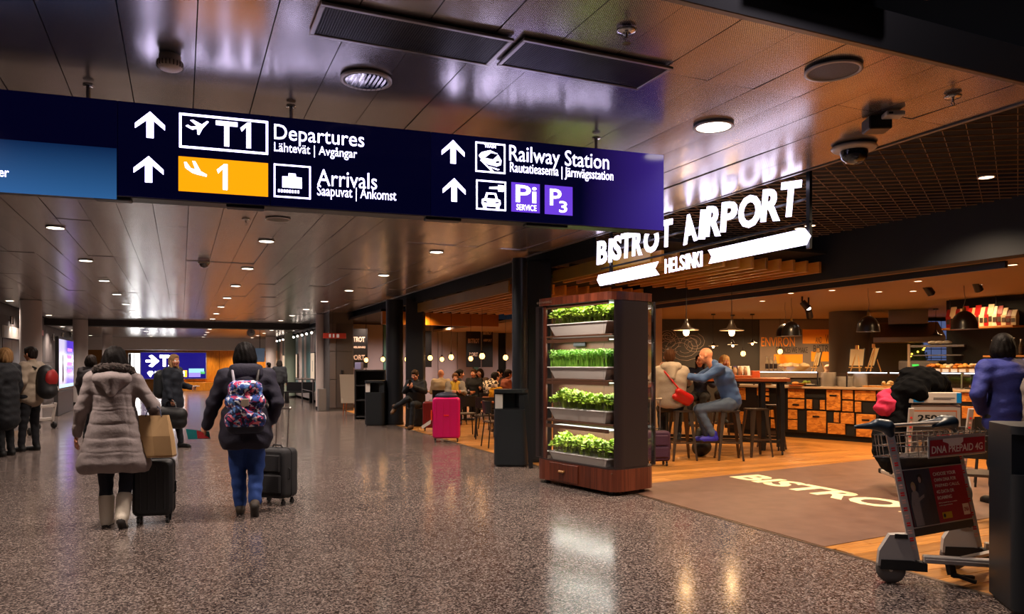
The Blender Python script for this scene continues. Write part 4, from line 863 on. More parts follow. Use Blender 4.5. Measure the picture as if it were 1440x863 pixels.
# security barrier rails and benches there
e = empty('barrier_rail', (4.2, 26.6, 0), 0, 'low metal barrier rail before the lit posters', 'barrier'); STL = mat('stainless', '8c8886', .3, metal=.9)
MB().cone((0, 0, .0), (0, 0, 1.0), .025, .025, 10).build('post', STL, e); MB().cone((0, 2.6, 0), (0, 2.6, 1.0), .025, .025, 10).build('post', STL, e); MB().cone((-.6, 0, .98), (0, 0, .98), .02, .02, 10).tube([(0, 0, .98), (0, 2.6, .98)], .02).build('handrail', STL, e); MB().tube([(0, 0, .55), (0, 2.6, .55)], .015).build('handrail', STL, e)
# ---------------------------------------------------------------- plant growing cabinet
CBW, CBD, CBH = 1.47, .72, 2.33
CW = wood('cabinet_walnut', '4a2012', '6e3420', (9, 9, .5), .38); CWG = mat('cabinet_metal', '3a3030', .38, metal=.5); CWD = mat('cabinet_inside', '5c3a28', .55); TRY = mat('tray_white', 'cfc8c0', .35); TRYR = mat('tray_rim', 'f0eeea', .3)
ca = math.atan2(.21, .978)                        # local x along the side face, local y back along the glass front (front faces -x)
C0 = P(863, 690, 8.40)
cb = empty('growing_cabinet', (C0.x, C0.y, 0), ca, 'tall walnut cabinet with glass sides, full of trays of lit green plants', 'plant cabinet')
def ring(z0, z1, g, mi_, name):
    pts = rrect(-g, CBD+g, -g, CBW+g, .17+g, 9)
    return MB().prism(pts, z0, z1, 0, None, False).build(name, mi_, cb)
# feet, base clad in vertical walnut staves, top
for x, y in ((.12, .15), (.6, .15), (.12, 1.32), (.6, 1.32)): MB().lathe([(.035, 0), (.035, .05)], 14, (x, y, 0)).build('foot', BLS, cb)
ring(.05, .30, -.012, mat('cabinet_core', '20140e', .6), 'base_core'); ring(2.235, 2.325, -.012, mat('cabinet_core', '20140e', .6), 'top_core'); ring(2.325, CBH, .0, CW, 'top_cap'); ring(.30, .315, -.004, CWG, 'base_deck')
def staves(z0, z1, name, wd):
    pts = rrect(0, CBD, 0, CBW, .17, 9); per = []
    P2_ = [Vector((x, y, 0)) for x, y in pts]; n = len(P2_); tot = sum((P2_[(i+1) % n]-P2_[i]).length for i in range(n)); N = int(tot/wd)
    def at(s):
        s %= tot
        for i in range(n):
            l = (P2_[(i+1) % n]-P2_[i]).length
            if s <= l: return P2_[i].lerp(P2_[(i+1) % n], s/l)
            s -= l
        return P2_[0]
    for k in range(N):
        a = at(k*tot/N+.001); b = at((k+1)*tot/N-.001); mid = at((k+.5)*tot/N); V = []
        d = (b-a).normalized(); nn = Vector((d.y, -d.x, 0)); q = [a, mid, b, b-nn*.011, mid-nn*.011, a-nn*.011]
        MB().prism([(p.x, p.y) for p in q], z0, z1).build(name, CW, cb)
staves(.05, .30, 'walnut_stave', .105); staves(2.235, 2.325, 'walnut_stave', .105)
# drawer front and its knob on the base
dr = MB().box(-.016, -.002, .60, 1.13, .07, .285, .003).build('drawer', CW, cb); MB().box(-.05, -.016, .83, .93, .178, .205, .006).build('knob', mat('knob_wood', '9a6a34', .4), dr)
# corner posts and the dark cover of the right hand side
MB().box(.012, .06, 1.30, 1.455, .315, 2.235, .01).build('corner_post', CWG, cb); MB().box(.64, .70, 1.38, 1.455, .315, 2.235, .01).build('corner_post', CWG, cb); MB().box(.66, .70, .012, .06, .315, 2.235, .008).build('corner_post', CWG, cb)
cov = rrect(0.008, CBD, 0.008, CBW, .165, 9)
V = [(x, y) for x, y in cov if y < .17 and x < .6][-9:]
MB().box(.165, .56, .006, .03, .315, 2.235, .004).build('side_cover', CWG, cb); 
arc = [(.17+.164*math.cos(math.radians(a)), .17+.164*math.sin(math.radians(a))) for a in range(225, 271, 5)]; arc2 = [(.17+.152*math.cos(math.radians(a)), .17+.152*math.sin(math.radians(a))) for a in range(270, 224, -5)]
MB().prism(arc+arc2, .315, 2.235).build('side_cover', CWG, cb)
MB().box(.30, .325, .03, 1.45, .315, 2.235, .002).build('inner_divider', CWD, cb)
GL = glassm('clear_glass')
arc = [(.17+.164*math.cos(math.radians(a)), .17+.164*math.sin(math.radians(a))) for a in range(180, 226, 5)]; arc2 = [(.17+.158*math.cos(math.radians(a)), .17+.158*math.sin(math.radians(a))) for a in range(225, 179, -5)]
MB().prism(arc+arc2, .315, 2.235, sm=True).build('curved_glass', GL, cb); MB().box(.006, .012, .172, 1.38, .315, 2.235).build('front_glass', GL, cb); MB().box(.56, .66, .008, .014, .315, 2.235).build('side_glass', GL, cb); MB().box(.70, .706, .06, 1.38, .315, 2.235).build('back_glass', GL, cb)
MB().box(.02, .05, 1.25, 1.30, .315, 2.235, .003).build('reveal', CW, cb)
text('maker_lettering', 'GROWSPEC', mat('etched', 'a08878', .4, metal=.6), .30, .026, cb, Matrix.Translation((-.003, 1.40, 2.265)) @ Matrix.Rotation(-math.pi/2, 4, 'Z'), .02)
MB().box(.26, .285, .78, 1.0, 1.72, 1.80, .004).build('control_box', BLS, cb)
LF = mat('leaf_lettuce', '8cb828', .5, noise=('c4dc50', 14, .2)); LF2 = mat('leaf_shoot', '5a9c24', .5, noise=('a0d04c', 18, .25))
LEDM = glow('grow_light', 'f8fff0', 1.6)
tz = [1.985, 1.455, .945, .40]; plants = {}
def frill(nl, R_, H_):
    m = MB()
    for k in range(nl):
        a = random.uniform(0, math.tau); t = random.random()**.6; r = R_*t; base = Vector((math.cos(a)*r*.5, math.sin(a)*r*.5, .0)); tip = Vector((math.cos(a)*r, math.sin(a)*r, H_*(1.05-.45*t*t)*random.uniform(.75, 1.1)))
        s = random.uniform(.018, .03); d = Vector((math.cos(a), math.sin(a), .3)); sd = Vector((-math.sin(a), math.cos(a), 0))
        c = tip; n_ = 7; V = [c]; 
        up = (Vector((0, 0, 1))*.8+d*random.uniform(-.4, .7)).normalized(); x = up.cross(sd).normalized()
        for j in range(n_):
            b = j*math.tau/n_; V.append(c+sd*math.cos(b)*s*random.uniform(.7, 1.2)+x*math.sin(b)*s*random.uniform(.7, 1.2)+up*random.uniform(-.012, .014))
        m.add(V, [(0, j+1, (j+1) % n_+1) for j in range(n_)], 0, False); 
        if k % 4 == 0: m.add([base+sd*.002, base-sd*.002, c], [(0, 1, 2)])
    return m
def shoots(n_, L_, W_, H_):
    m = MB()
    for k in range(n_):
        x = random.uniform(-W_/2, W_/2); y = random.uniform(-L_/2, L_/2); h = H_*random.uniform(.6, 1.08); lx, ly = random.uniform(-.03, .03), random.uniform(-.03, .03); w_ = .0035; a = random.uniform(0, 3.14); ux, uy = math.cos(a)*w_, math.sin(a)*w_
        m.add([(x-ux, y-uy, 0), (x+ux, y+uy, 0), (x+lx*.5+ux, y+ly*.5+uy, h*.55), (x+lx*.5-ux, y+ly*.5-uy, h*.55), (x+lx*1.6, y+ly*1.6, h)], [(0, 1, 2, 3), (3, 2, 4)])
        for q in range(2):
            c = Vector((x+lx, y+ly, h*random.uniform(.6, .95))); b = random.uniform(0, 6.28); d = Vector((math.cos(b), math.sin(b), .5))*.022; s = Vector((-math.sin(b), math.cos(b), 0))*.009; m.add([c, c+d*.5+s, c+d, c+d*.5-s], [(0, 1, 2, 3)])
    return m
protos = [frill(150, .115, .17) for _ in range(3)]; pdat = []
for side in (0, 1):
  for ti, z in enumerate(tz):
    cx = .165 if side == 0 else .50; hw = .135
    e = empty('planter_tray', (0, 0, 0), 0)
    e.parent = cb; e.name = 'planter_tray'
    # trough with flared rim
    def trough(m, w0, w1, l0, l1, z0, z1):
        V = [(cx-w0, .13+l0, z0), (cx+w0, .13+l0, z0), (cx+w0, 1.24-l0, z0), (cx-w0, 1.24-l0, z0), (cx-w1, .13+l1, z1), (cx+w1, .13+l1, z1), (cx+w1, 1.24-l1, z1), (cx-w1, 1.24-l1, z1)]
        m.add(V, [(3, 2, 1, 0), (0, 1, 5, 4), (1, 2, 6, 5), (2, 3, 7, 6), (3, 0, 4, 7)])
    m = MB(); trough(m, hw-.05, hw-.015, .10, .03, z-.13, z); tr = m.build('trough', TRY, e)
    MB().box(cx-hw, cx+hw, .13, 1.24, z, z+.016, .005).build('rim', TRYR, e)
    MB().box(cx-hw+.0, cx+hw, .06, 1.38, z-.155, z-.135, .003).build('shelf', CWD, cb)
    if ti < 4:
        zz_ = z+.34 if ti else 2.22
        MB().box(cx-.10, cx+.10, .15, 1.24, zz_-.008, zz_, .002).build('light_strip', LEDM, cb); MB().box(cx-.135, cx-.12, .12, 1.25, zz_-.03, zz_+.012).build('valance', CWD, cb)
        lamp('AREA', Vector((C0.x, C0.y, 0))+Matrix.Rotation(ca, 3, 'Z') @ Vector((cx, .72, zz_-.034)), 6.5, (1, .98, .9), .18, rot=(0, 0, ca), sy=1.15)
    if ti == 1:
        o = shoots(2600 if side == 0 else 900, 1.04, .22, .21).build('pea_shoots', LF2, e); o['kind'] = 'stuff'; o.location = (cx, .69, z+.014)
    else:
        for r_ in range(2 if side == 0 else 1):
            for k in range(7):
                x = cx-.055+.11*r_ if side == 0 else cx; y = .22+k*.15+random.uniform(-.015, .015)
                key = random.randrange(3)
                if len(pdat) <= key or pdat[key] is None:
                    while len(pdat) < 3: pdat.append(None)
                    o = protos[key].build('lettuce_plant', LF, e); pdat[key] = o.data
                else: o = bpy.data.objects.new('lettuce_plant', pdat[key]); COL.objects.link(o); o.parent = e
                o.location = (x, y, z+.012); o.rotation_euler = (0, 0, random.uniform(0, 6.28)); s = random.uniform(.9, 1.15); o.scale = (s, s, s*random.uniform(.85, 1.15))
# ---------------------------------------------------------------- litter bins
BIN = mat('bin_charcoal', '181c20', .42, bump=(200, .1)); PAPER = mat('paper', 'c8c0b8', .6)
def litter_bin(loc, rz, label, w_=.5, dd=.42, h=1.13, papers=True):
    e = empty('litter_bin', loc, rz, label, 'bin')
    MB().prism(rrect(-w_/2, w_/2, -dd/2, dd/2, .09, 8), .03, h-.29, sm=True).build('body', BIN, e)
    MB().prism(rrect(-w_/2+.02, w_/2-.02, -dd/2+.02, dd/2-.02, .08, 8), 0, .03).build('plinth', BLS, e)
    m = MB().prism(rrect(-w_/2, w_/2, -dd/2, dd/2, .09, 8), h-.05, h, sm=True); m.box(-w_/2, -w_/2+.13, -dd/2+.06, dd/2-.06, h-.29, h-.05); m.box(w_/2-.13, w_/2, -dd/2+.06, dd/2-.06, h-.29, h-.05); m.box(-w_/2+.1, w_/2-.1, dd/2-.1, dd/2-.06, h-.29, h-.05); m.build('hood', BIN, e)
    MB().box(-w_/2+.12, w_/2-.12, -dd/2+.1, dd/2-.12, h-.30, h-.28).build('chute_floor', BLK, e)
    if papers: MB().box(-w_/2+.02, -w_/2+.13, -dd/2+.052, -dd/2+.058, h-.28, h-.07).build('notice', PAPER, e)
    return e
a = AT(723, 655); litter_bin((a.x, a.y+.1, 0), -YAW-.05, 'large charcoal litter bin beside the slim black column')
a = AT(530, 598); litter_bin((a.x, a.y+.1, 0), -YAW-.05, 'charcoal litter bin in front of the far black pier', .48, .42, 1.1)
a = P(1474, 700, 4.55); litter_bin((a.x+.06, a.y+.02, 0), -YAW-.25, 'dark litter bin cut off by the right edge, nearest to the viewer', .56, .5, 1.13, False)
MB().lathe([(.001, 0), (.014, 0), (.014, -.01)], 12, (0, 0, 0), M=Matrix.Rotation(math.pi/2, 4, 'X')).build('lock', CHR, bpy.data.objects['litter_bin.002']).location = (-.2, -.26, .52)
# queue post near the large bin
a = AT(747, 658); e = empty('folded_easel', (a.x, a.y, 0), -YAW, 'thin black post leaning beside the large bin', 'post'); MB().bar((0, 0, 0), (-.08, 0, 1.05), .06, .03).build('post', BLS, e)
# ---------------------------------------------------------------- rolling cases and bags
def spinner(m, x, y): m.cone((x, y, .07), (x, y, .05), .018, .018, 8).cone((x-.012, y, .027), (x+.012, y, .027), .026, .026, 12)
def suitcase(loc, rz, label, mm, w_=.42, dd=.26, h=.66, handle=0, soft_=False, name='suitcase', ribs=True, tagc=None, hl=.0):
    e = empty(name, loc, rz, label, 'suitcase'); z0 = .075
    M = Matrix(((1, 0, 0, 0), (0, 0, -1, 0), (0, 1, 0, 0), (0, 0, 0, 1)))
    m = MB(); pts = rrect(-w_/2, w_/2, z0, h, .055, 6); n = len(pts); lay = [(-dd/2, .03), (-dd/2+.008, .012), (-dd/2+.03, 0), (dd/2-.03, 0), (dd/2-.008, .012), (dd/2, .03)]; V = []
    cx, cz = 0, (z0+h)/2
    for y, ins in lay:
        for x, z in pts: V.append((cx+(x-cx)*(1-2*ins/w_), y, cz+(z-cz)*(1-2*ins/(h-z0))))
    F = [(i*n+k, i*n+(k+1) % n, (i+1)*n+(k+1) % n, (i+1)*n+k) for i in range(5) for k in range(n)]
    m.add(V, F, 0, True); m.add(V[:n], [tuple(range(n))]); m.add(V[-n:], [tuple(range(n-1, -1, -1))]); m.build('shell', mm, e)
    if ribs:
        for k in range(4): x = -w_/2+.07+k*(w_-.14)/3; MB().box(x-.008, x+.008, -dd/2-.004, -dd/2+.002, z0+.06, h-.06, .003).build('rib', mm, e)
    MB().tube([(x*1.005, 0, cz+(z-cz)*1.005) for x, z in pts], .005, 6, closed=True).build('zip', BLK, e)
    if soft_: MB().box(-w_/2+.04, w_/2-.04, -dd/2-.03, -dd/2+.01, z0+.06, h*.55, .012).build('front_pocket', mm, e); MB().box(-w_/2+.05, w_/2-.05, -dd/2-.022, -dd/2+.01, h*.6, h-.06, .01).build('front_pocket', mm, e)
    for x in (-w_/2+.05, w_/2-.05):
        for y in (-dd/2+.05, dd/2-.05): q = MB(); spinner(q, x, y); q.build('wheel', BLS, e)
    MB().tube([(-.06, dd*.1, h), (-.055, dd*.1, h+.028), (.055, dd*.1, h+.028), (.06, dd*.1, h)], .008, 8).build('grip', BLS, e)
    if handle:
        q = MB()
        for x in (-.075, .075): q.cone((x, dd/2-.03, h-.01), (x+hl*.3, dd/2-.03+hl, h+handle), .008, .007, 8)
        q.box(-.1, .1, -.016, .016, -.014, .014, .006, 0, Matrix.Translation((hl*.3, dd/2-.03+hl, h+handle))); q.build('telescopic_handle', mat('handle_alu', 'a8a09c', .3, metal=.9), e)
    MB().tube([(w_/2-.002, -.05, cz-.06), (w_/2+.02, -.05, cz-.05), (w_/2+.02, -.05, cz+.05), (w_/2-.002, -.05, cz+.06)], .007, 6).build('side_grip', BLS, e)
    return e
CB = mat('case_black', '161618', .5, bump=(300, .2)); CGR = mat('case_charcoal', '1e1c1e', .75, bump=(120, .3)); CPK = mat('case_pink', 'c4105e', .3, bump=(8, .05)); CRD = mat('case_dark_red', '6a1410', .35); CPU = mat('case_purple', '3a1a34', .7, bump=(150, .3)); CBL = mat('case_blue', '0a4a9a', .5)
a = AT(217, 734); suitcase((a.x, a.y+.02, 0), -YAW+.28, 'tall black rolling suitcase pulled by the woman in the grey coat', CB, .35, .24, .60)
a = AT(389, 709); suitcase((a.x, a.y+.06, 0), -YAW-.35, 'charcoal soft rolling case pulled by the woman with the floral backpack', CGR, .40, .25, .60, .42, True, hl=.02)
a = AT(629, 621); e = suitcase((a.x, a.y+.05, 0), -YAW+.06, 'bright pink hard shell suitcase standing before the seated girl', CPK, .53, .30, .86)
MB().box(-.05, .05, -.157, -.15, .50, .53, .004).build('badge', mat('badge_red', 'd82020', .3), e)
lt = MB().box(-.01, .01, -.16, -.10, .42, .62, .004, 0, Matrix.Translation((-.285, 0, 0))).build('luggage_tag', mat('tag_orange', 'e84418', .5), e)
MB().add([(-.46, -.17, .26), (-.30, -.17, .36), (-.29, -.17, .44), (-.47, -.17, .32)], [(0, 1, 2, 3)]).box(-.47, -.46, -.172, -.168, .28, .30).build('paper_tag', PAPER, e)
a = AT(609, 606); e = suitcase((a.x, a.y+.1, 0), -YAW+.1, 'dark red small suitcase half hidden behind the pink one', CRD, .40, .26, .66)
a = AT(927, 655); suitcase((a.x, a.y+.05, 0), -YAW+.15, 'dark purple soft suitcase beside the planter cabinet', CPU, .34, .24, .52, .46, True)
# brown paper bag resting on the black suitcase
KR = mat('kraft_paper', 'b89468', .75, noise=('a48258', 6, .3)); a = P(221, 600, 6.95)
e = empty('paper_bag', (a.x, a.y+.02,   .635), -YAW+.12, 'large brown paper carrier bag resting on the black suitcase', 'bag')
m = MB(); V = []
for z, s_, dx in ((0, .94, .02), (.02, 1, .02), (.2, .98, .0), (.39, .93, -.03)):
    for x, y in ((-.135, -.06), (-.02, -.075), (.135, -.06), (.135, .06), (0, .05), (-.135, .06)): V.append((x*s_+dx, y*(s_ if z < .3 else .55), z))
F = [(i*6+k, i*6+(k+1) % 6, (i+1)*6+(k+1) % 6, (i+1)*6+k) for i in range(3) for k in range(6)]+[(5, 4, 3, 2, 1, 0)]
m.add(V, F); m.build('bag_body', KR, e)
MB().tube([(-.09, -.04, .38), (-.07, -.03, .45), (-.01, -.0, .48), (.03, -.02, .45), (.05, -.04, .38)], .005, 6).build('cord_handle', mat('cord_navy', '1c2440', .6), e)
if 0: MB().box(.06, .12, -.083, -.0805, .20, .215).box(.05, .12, -.082, -.079, .26, .272).build('crease_print', mat('kraft_print', '7a5c3c', .7), e)
# ---------------------------------------------------------------- bar table, stools, chairs
TBW = wood('table_wood', '7a3c18', 'a85a28', (1, 8, 8), .35)
def high_table(p0, p1, w_, h, label):
    d = Vector((p1[0]-p0[0], p1[1]-p0[1], 0)); L = d.length; rz = math.atan2(d.y, d.x)
    e = empty('bar_table', (p0[0], p0[1], 0), rz, label, 'table')
    k = 4; 
    for q in range(k): MB().box(0, L, -w_/2+q*w_/k+.002, -w_/2+(q+1)*w_/k-.002, h-.055, h, .004).build('top_plank', TBW, e)
    MB().box(.05, L-.05, -w_/2+.05, w_/2-.05, h-.085, h-.055).build('sub_frame', BLS, e)
    for x in (.12, .38, L-.42, L-.12):
        for y in (-w_/2+.1, w_/2-.1): MB().box(x-.035, x+.035, y-.035, y+.035, .07, h-.085, .004).build('leg', BLS, e)
    for y in (-w_/2+.1, w_/2-.1): MB().box(.1, L-.1, y-.02, y+.02, .20, .25, .003).build('foot_rail', BLS, e)
    for x in (.12, L-.12):
        for y in (-w_/2+.1, w_/2-.1): MB().cone((x-.015, y, .03), (x+.015, y, .03), .03, .03, 12).cone((x, y, .03), (x, y, .075), .012, .012, 8).build('castor', BLS, e)
    return e
TR = P(1108, 600, 12.6); TL = P(905, 600, 13.2)
ht = high_table((TL.x, TL.y), (TR.x, TR.y), .85, 1.27, 'long wooden bar table on black legs before the counter')
GUN = mat('gunmetal', '5a5048', .38, metal=.85)
def stool():
    e = empty('bar_stool', (0, 0, 0)); h = .78
    MB().prism(rrect(-.155, .155, -.155, .155, .05, 6), h-.025, h, sm=True).build('seat', GUN, e)
    for sx in (-1, 1):
        for sy in (-1, 1):
            a = Vector((sx*.135, sy*.135, h-.02)); b = Vector((sx*.20, sy*.20, .0)); m = MB(); V = []
            for c, w_ in ((a, .032), (b, .014)): V += [c+Vector((0, 0, 0)), c-Vector((sx*w_*2, 0, 0)), c-Vector((0, sy*w_*2, 0))]
            m.add(V, [(0, 1, 4, 3), (0, 3, 5, 2), (1, 2, 5, 4)]); m.cone(b+Vector((-sx*.01, -sy*.01, .03)), b+Vector((-sx*.01, -sy*.01, 0)), .016, .014, 8); m.build('leg', GUN, e)
    for z, r in ((.27, .175), (.27, .175)): pass
    for a, b in (((-1, -1), (1, -1)), ((1, -1), (1, 1)), ((1, 1), (-1, 1)), ((-1, 1), (-1, -1))): MB().bar((a[0]*.172, a[1]*.172, .28), (b[0]*.172, b[1]*.172, .28), .012, .03).build('cross_bar', GUN, e)
    return e
SP = [(958, 650, .1, 'gunmetal metal bar stool under the person with the red bag'), (1025, 650, -.1, 'gunmetal metal bar stool under the man in the blue shirt'), (1063, 645, .2, 'empty gunmetal bar stool, nearest right of the man in the blue shirt'), (1085, 634, .0, 'empty gunmetal bar stool tucked farthest right at the bar table'), (985, 622, .2, 'bar stool on the far side of the table behind the red bag'), (1018, 618, .1, 'bar stool on the far side under the blonde woman')]
s0 = stool(); tag(s0, SP[0][3], 'stool', 'gunmetal bar stools')
STP = []
for k, (u, v, r, lab) in enumerate(SP):
    a = AT(u, v-4); o = s0 if k == 0 else dup(s0, label=lab); o.location = (a.x, a.y, 0); o.rotation_euler = (0, 0, -YAW+r); STP.append(Vector((a.x, a.y, 0)))
CHB = mat('chair_black', '15120f', .45); 
def chair():
    e = empty('dining_chair', (0, 0, 0)); M_ = CHB
    MB().prism(rrect(-.21, .21, -.2, .2, .07, 6), .45, .475, sm=True).build('seat', mat('chair_seat', '3a2c20', .5), e)
    m = MB(); V = []
    for i in range(9):
        a = math.radians(-60+15*i); x = math.sin(a)*.235; y = -.2-.0+(.10-.10*math.cos(a))*1.2-.02; V += [(x, y, .62), (x, y-.02, .84), (x, y+.012, .84), (x, y+.012, .62)]
    m.add(V, [(i*4+j, i*4+4+j, i*4+4+(j+1) % 4, i*4+(j+1) % 4) for i in range(8) for j in range(4)]+[(0, 1, 2, 3), (35, 34, 33, 32)], sm=False); m.build('backrest', M_, e)
    for sx in (-1, 1):
        MB().tube([(sx*.17, .15, .45), (sx*.20, .19, 0)], .013, 8).build('leg', M_, e); MB().tube([(sx*.17, -.16, .45), (sx*.20, -.21, 0)], .013, 8).build('leg', M_, e); MB().tube([(sx*.18, -.16, .45), (sx*.19, -.2, .63)], .012, 8).build('back_post', M_, e)
    return e
CP = [(682, 622, .1, 'black chair with curved back, standing right behind the large bin on the left'), (655, 618, .3, 'black chair beside the pink suitcase'), (697, 634, -1.2, 'black chair partly hidden behind the large bin'), (585, 607, .2, 'dark chair under the man with crossed legs'), (640, 603, .9, 'dark chair under the girl with the yellow scarf'),
      (1383, 740, -.5, 'black metal chair with worn seat beside the dark bin at the right'), (1398, 690, 2.6, 'black bow back chair behind the front luggage cart'), (620, 19.3, 0, 'chair under the bald man in the pale shirt'), (644, 19.7, -1.4, 'chair under the dark haired woman in black'), (667, 20.9, 2.8, 'chair under the man in the black jacket'), (690, 17.3, -.9, 'chair under the person in the chequered shirt'), (712, 19.2, -1.2, 'chair under the person in the rust brown top'), (705, 21, 2.4, 'chair under the person at the very back by the columns'), (676, 21.8, 2.8, 'chair under the small distant diner')]
c0 = chair(); tag(c0, CP[0][3], 'chair', 'black bistro chairs'); CHP = []
for k, (u, v, r, lab) in enumerate(CP):
    a = AT(u, v-6) if v > 100 else P(u, 600, v); o = c0 if k == 0 else dup(c0, label=lab); o.location = (a.x, a.y, 0); o.rotation_euler = (0, 0, -YAW+r); CHP.append((Vector((a.x, a.y, 0)), -YAW+r))
def low_table(u, v, w_, dd, label, rz=0, h=.76):
    a = AT(u, v) if v > 100 else P(u, 600, v); e = empty('bistro_table', (a.x, a.y, 0), -YAW+rz, label, 'table')
    MB().box(-w_/2, w_/2, -dd/2, dd/2, h-.035, h, .006).build('top', TBW, e); MB().box(-.03, .03, -.03, .03, .02, h-.035).build('pedestal', BLS, e); MB().box(-.24, .24, -.24, .24, 0, .025, .006).build('foot', BLS, e); return e
low_table(716, 15.3, 1.2, .75, 'low wooden table between the pink suitcase and the large bin', .1); low_table(655, 20.3, .5, .6, 'low table behind the seated girl'); low_table(706, 16.8, .9, .7, 'low table before the chequered shirt'); low_table(618, 20.9, .9, .7, 'low table farthest left behind the man with crossed legs')
a = AT(494, 583); e = empty('high_back_chair', (a.x, a.y, 0), -YAW, 'cream upholstered high back chair beside the dark serving station', 'chair'); CRC = mat('cream_fabric', 'b0a08c', .8)
MB().prism(rrect(-.25, .25, -.25, .25, .08, 6), .36, .5, sm=True).build('seat', CRC, e); MB().add([(-.26, -.2, .36), (.22, -.24, .36), (.24, -.26, 1.2), (-.3, -.22, 1.2), (-.26, -.1, .36), (.22, -.14, .36), (.24, -.2, 1.2), (-.3, -.16, 1.2)], [(0, 1, 2, 3), (5, 4, 7, 6), (0, 3, 7, 4), (1, 5, 6, 2), (3, 2, 6, 7)]).build('backrest', CRC, e)
for x in (-.2, .2):
    for y in (-.2, .2): MB().cone((x, y, 0), (x*.9, y*.9, .37), .012, .02, 8).build('leg', TBW, e)
a = P(523, 580, 20.6); e = empty('serving_station', (a.x, a.y, 0), -YAW, 'dark open shelf serving station behind the far litter bin', 'cabinet')
m = MB().box(-.42, -.38, -.3, .3, 0, 1.35).box(.38, .42, -.3, .3, 0, 1.35).box(-.42, .42, .26, .3, 0, 1.35).build('carcass', mat('station_dark', '1a1818', .5), e)
for z in (.05, .5, .9, 1.31): MB().box(-.40, .40, -.29, .27, z, z+.035, .003).build('shelf', mat('station_dark', '1a1818', .5), e)
MB().box(-.42, -.25, -.25, .1, 1.36, 1.55, .01).build('card_holder', mat('lilac_card', '8a84a8', .5), e)
# ---------------------------------------------------------------- pendant lamps
BULB = glow('bulb_glow', 'ffb868', 6); BULBW = glow('bulb_warm', 'ffc890', 8); SHD = mat('shade_enamel', '2a221c', .3); CORD = mat('cord_black', '0c0c0c', .6)
def bulb_pendant(u, v, d, label, zc=None):
    p = P(u, v, d); zc = ceil_z(p.x, p.y); e = empty('hanging_bulb', p, 0, label, 'pendant lamp'); MB().sphere((0, 0, 0), (.062, .062, .07), 16, 10).build('bulb', BULB, e)
    MB().cone((0, 0, .06), (0, 0, .13), .025, .02, 12).build('socket', BLS, e); MB().cone((0, 0, .13), (0, 0, zc-p.z), .005, .005, 6).build('cord', CORD, e)
    m = MB()
    for k in range(6): t = k*math.pi/3; m.tube([(.02*math.cos(t), .02*math.sin(t), .09), (.095*math.cos(t), .095*math.sin(t), .01), (.06*math.cos(t), .06*math.sin(t), -.085)], .004, 4)
    m.build('wire_cage', BLS, e); lamp('POINT', p, 9, (1, .55, .24), .07)
for k, (u, v, d) in enumerate(((515, 506, 22), (538.5, 505, 21), (572, 505, 21.5), (605, 503, 19.5), (621.5, 505, 22.0), (634.5, 502, 18.3), (662, 504, 21), (678, 500.5, 17.0), (711, 502.5, 19))):
    bulb_pendant(u, v, d, ['hanging cage bulb in front of the arched lettering board', 'hanging cage bulb left of the near black pier', 'hanging bulb seen between the paired black columns', 'hanging cage bulb just right of the black columns', 'small hanging bulb left of the largest pale panel', 'bright hanging bulb above the bald man', 'hanging bulb on the pale emblem board', 'brightest hanging bulb above the chequered shirt', 'hanging bulb near the slim black column'][k])
def shade_pendant(u, v, d, s_, label, zc=2.67):
    """u,v at the rim centre"""
    p = P(u, v, d); zc = ceil_z(p.x, p.y); e = empty('pendant_lamp', p, 0, label, 'pendant lamp')
    MB().lathe([(.30*s_, .0), (.285*s_, .018*s_), (.12*s_, .06*s_), (.07*s_, .16*s_), (.045*s_, .20*s_), (.045*s_, .26*s_), (.001, .27*s_)], 32).lathe([(.295*s_, -.002), (.11*s_, .05*s_), (.001, .12*s_)], 32, mi=1).build('shade', [SHD, mat('shade_white', 'd8c8b0', .4)], e)
    MB().lathe([(.001, -.14*s_), (.05*s_, -.125*s_), (.075*s_, -.06*s_), (.07*s_, .0), (.045*s_, .03*s_)], 20).build('bulb', BULBW, e); MB().cone((0, 0, .26*s_), (0, 0, zc-p.z), .006, .006, 6).build('cord', CORD, e); MB().lathe([(.05, 0), (.05, -.03), (.001, -.03)], 14, (0, 0, zc-p.z)).build('ceiling_cup', BLS, e)
    lamp('POINT', p-Vector((0, 0, .17*s_)), 13*s_, (1, .6, .28), .06)
shade_pendant(965, 464, 11.2, .63, 'wide shaded pendant lamp over the person with the red bag'); shade_pendant(1029, 464.5, 11.6, .63, 'wide shaded pendant lamp over the man in the blue shirt')
shade_pendant(1003, 486, 17.5, .4, 'small shaded pendant lamp beyond, left of three'); shade_pendant(1030.5, 484.5, 17.8, .42, 'small shaded pendant lamp beyond, middle of three'); shade_pendant(1058, 482, 17.5, .38, 'small shaded pendant lamp beyond, right of three'); shade_pendant(1316, 471, 15.8, .42, 'small shaded pendant lamp before the blue window')
for k, (u, v, d) in enumerate(((1045, 497, 19), (1097, 494, 19.2))): bulb_pendant(u, v, d, ('bare bulb hanging low left of the orange wall lettering', 'bare bulb hanging on the orange wall lettering')[k], 2.67)
DOM = mat('dome_lamp_black', '100e0d', .3)
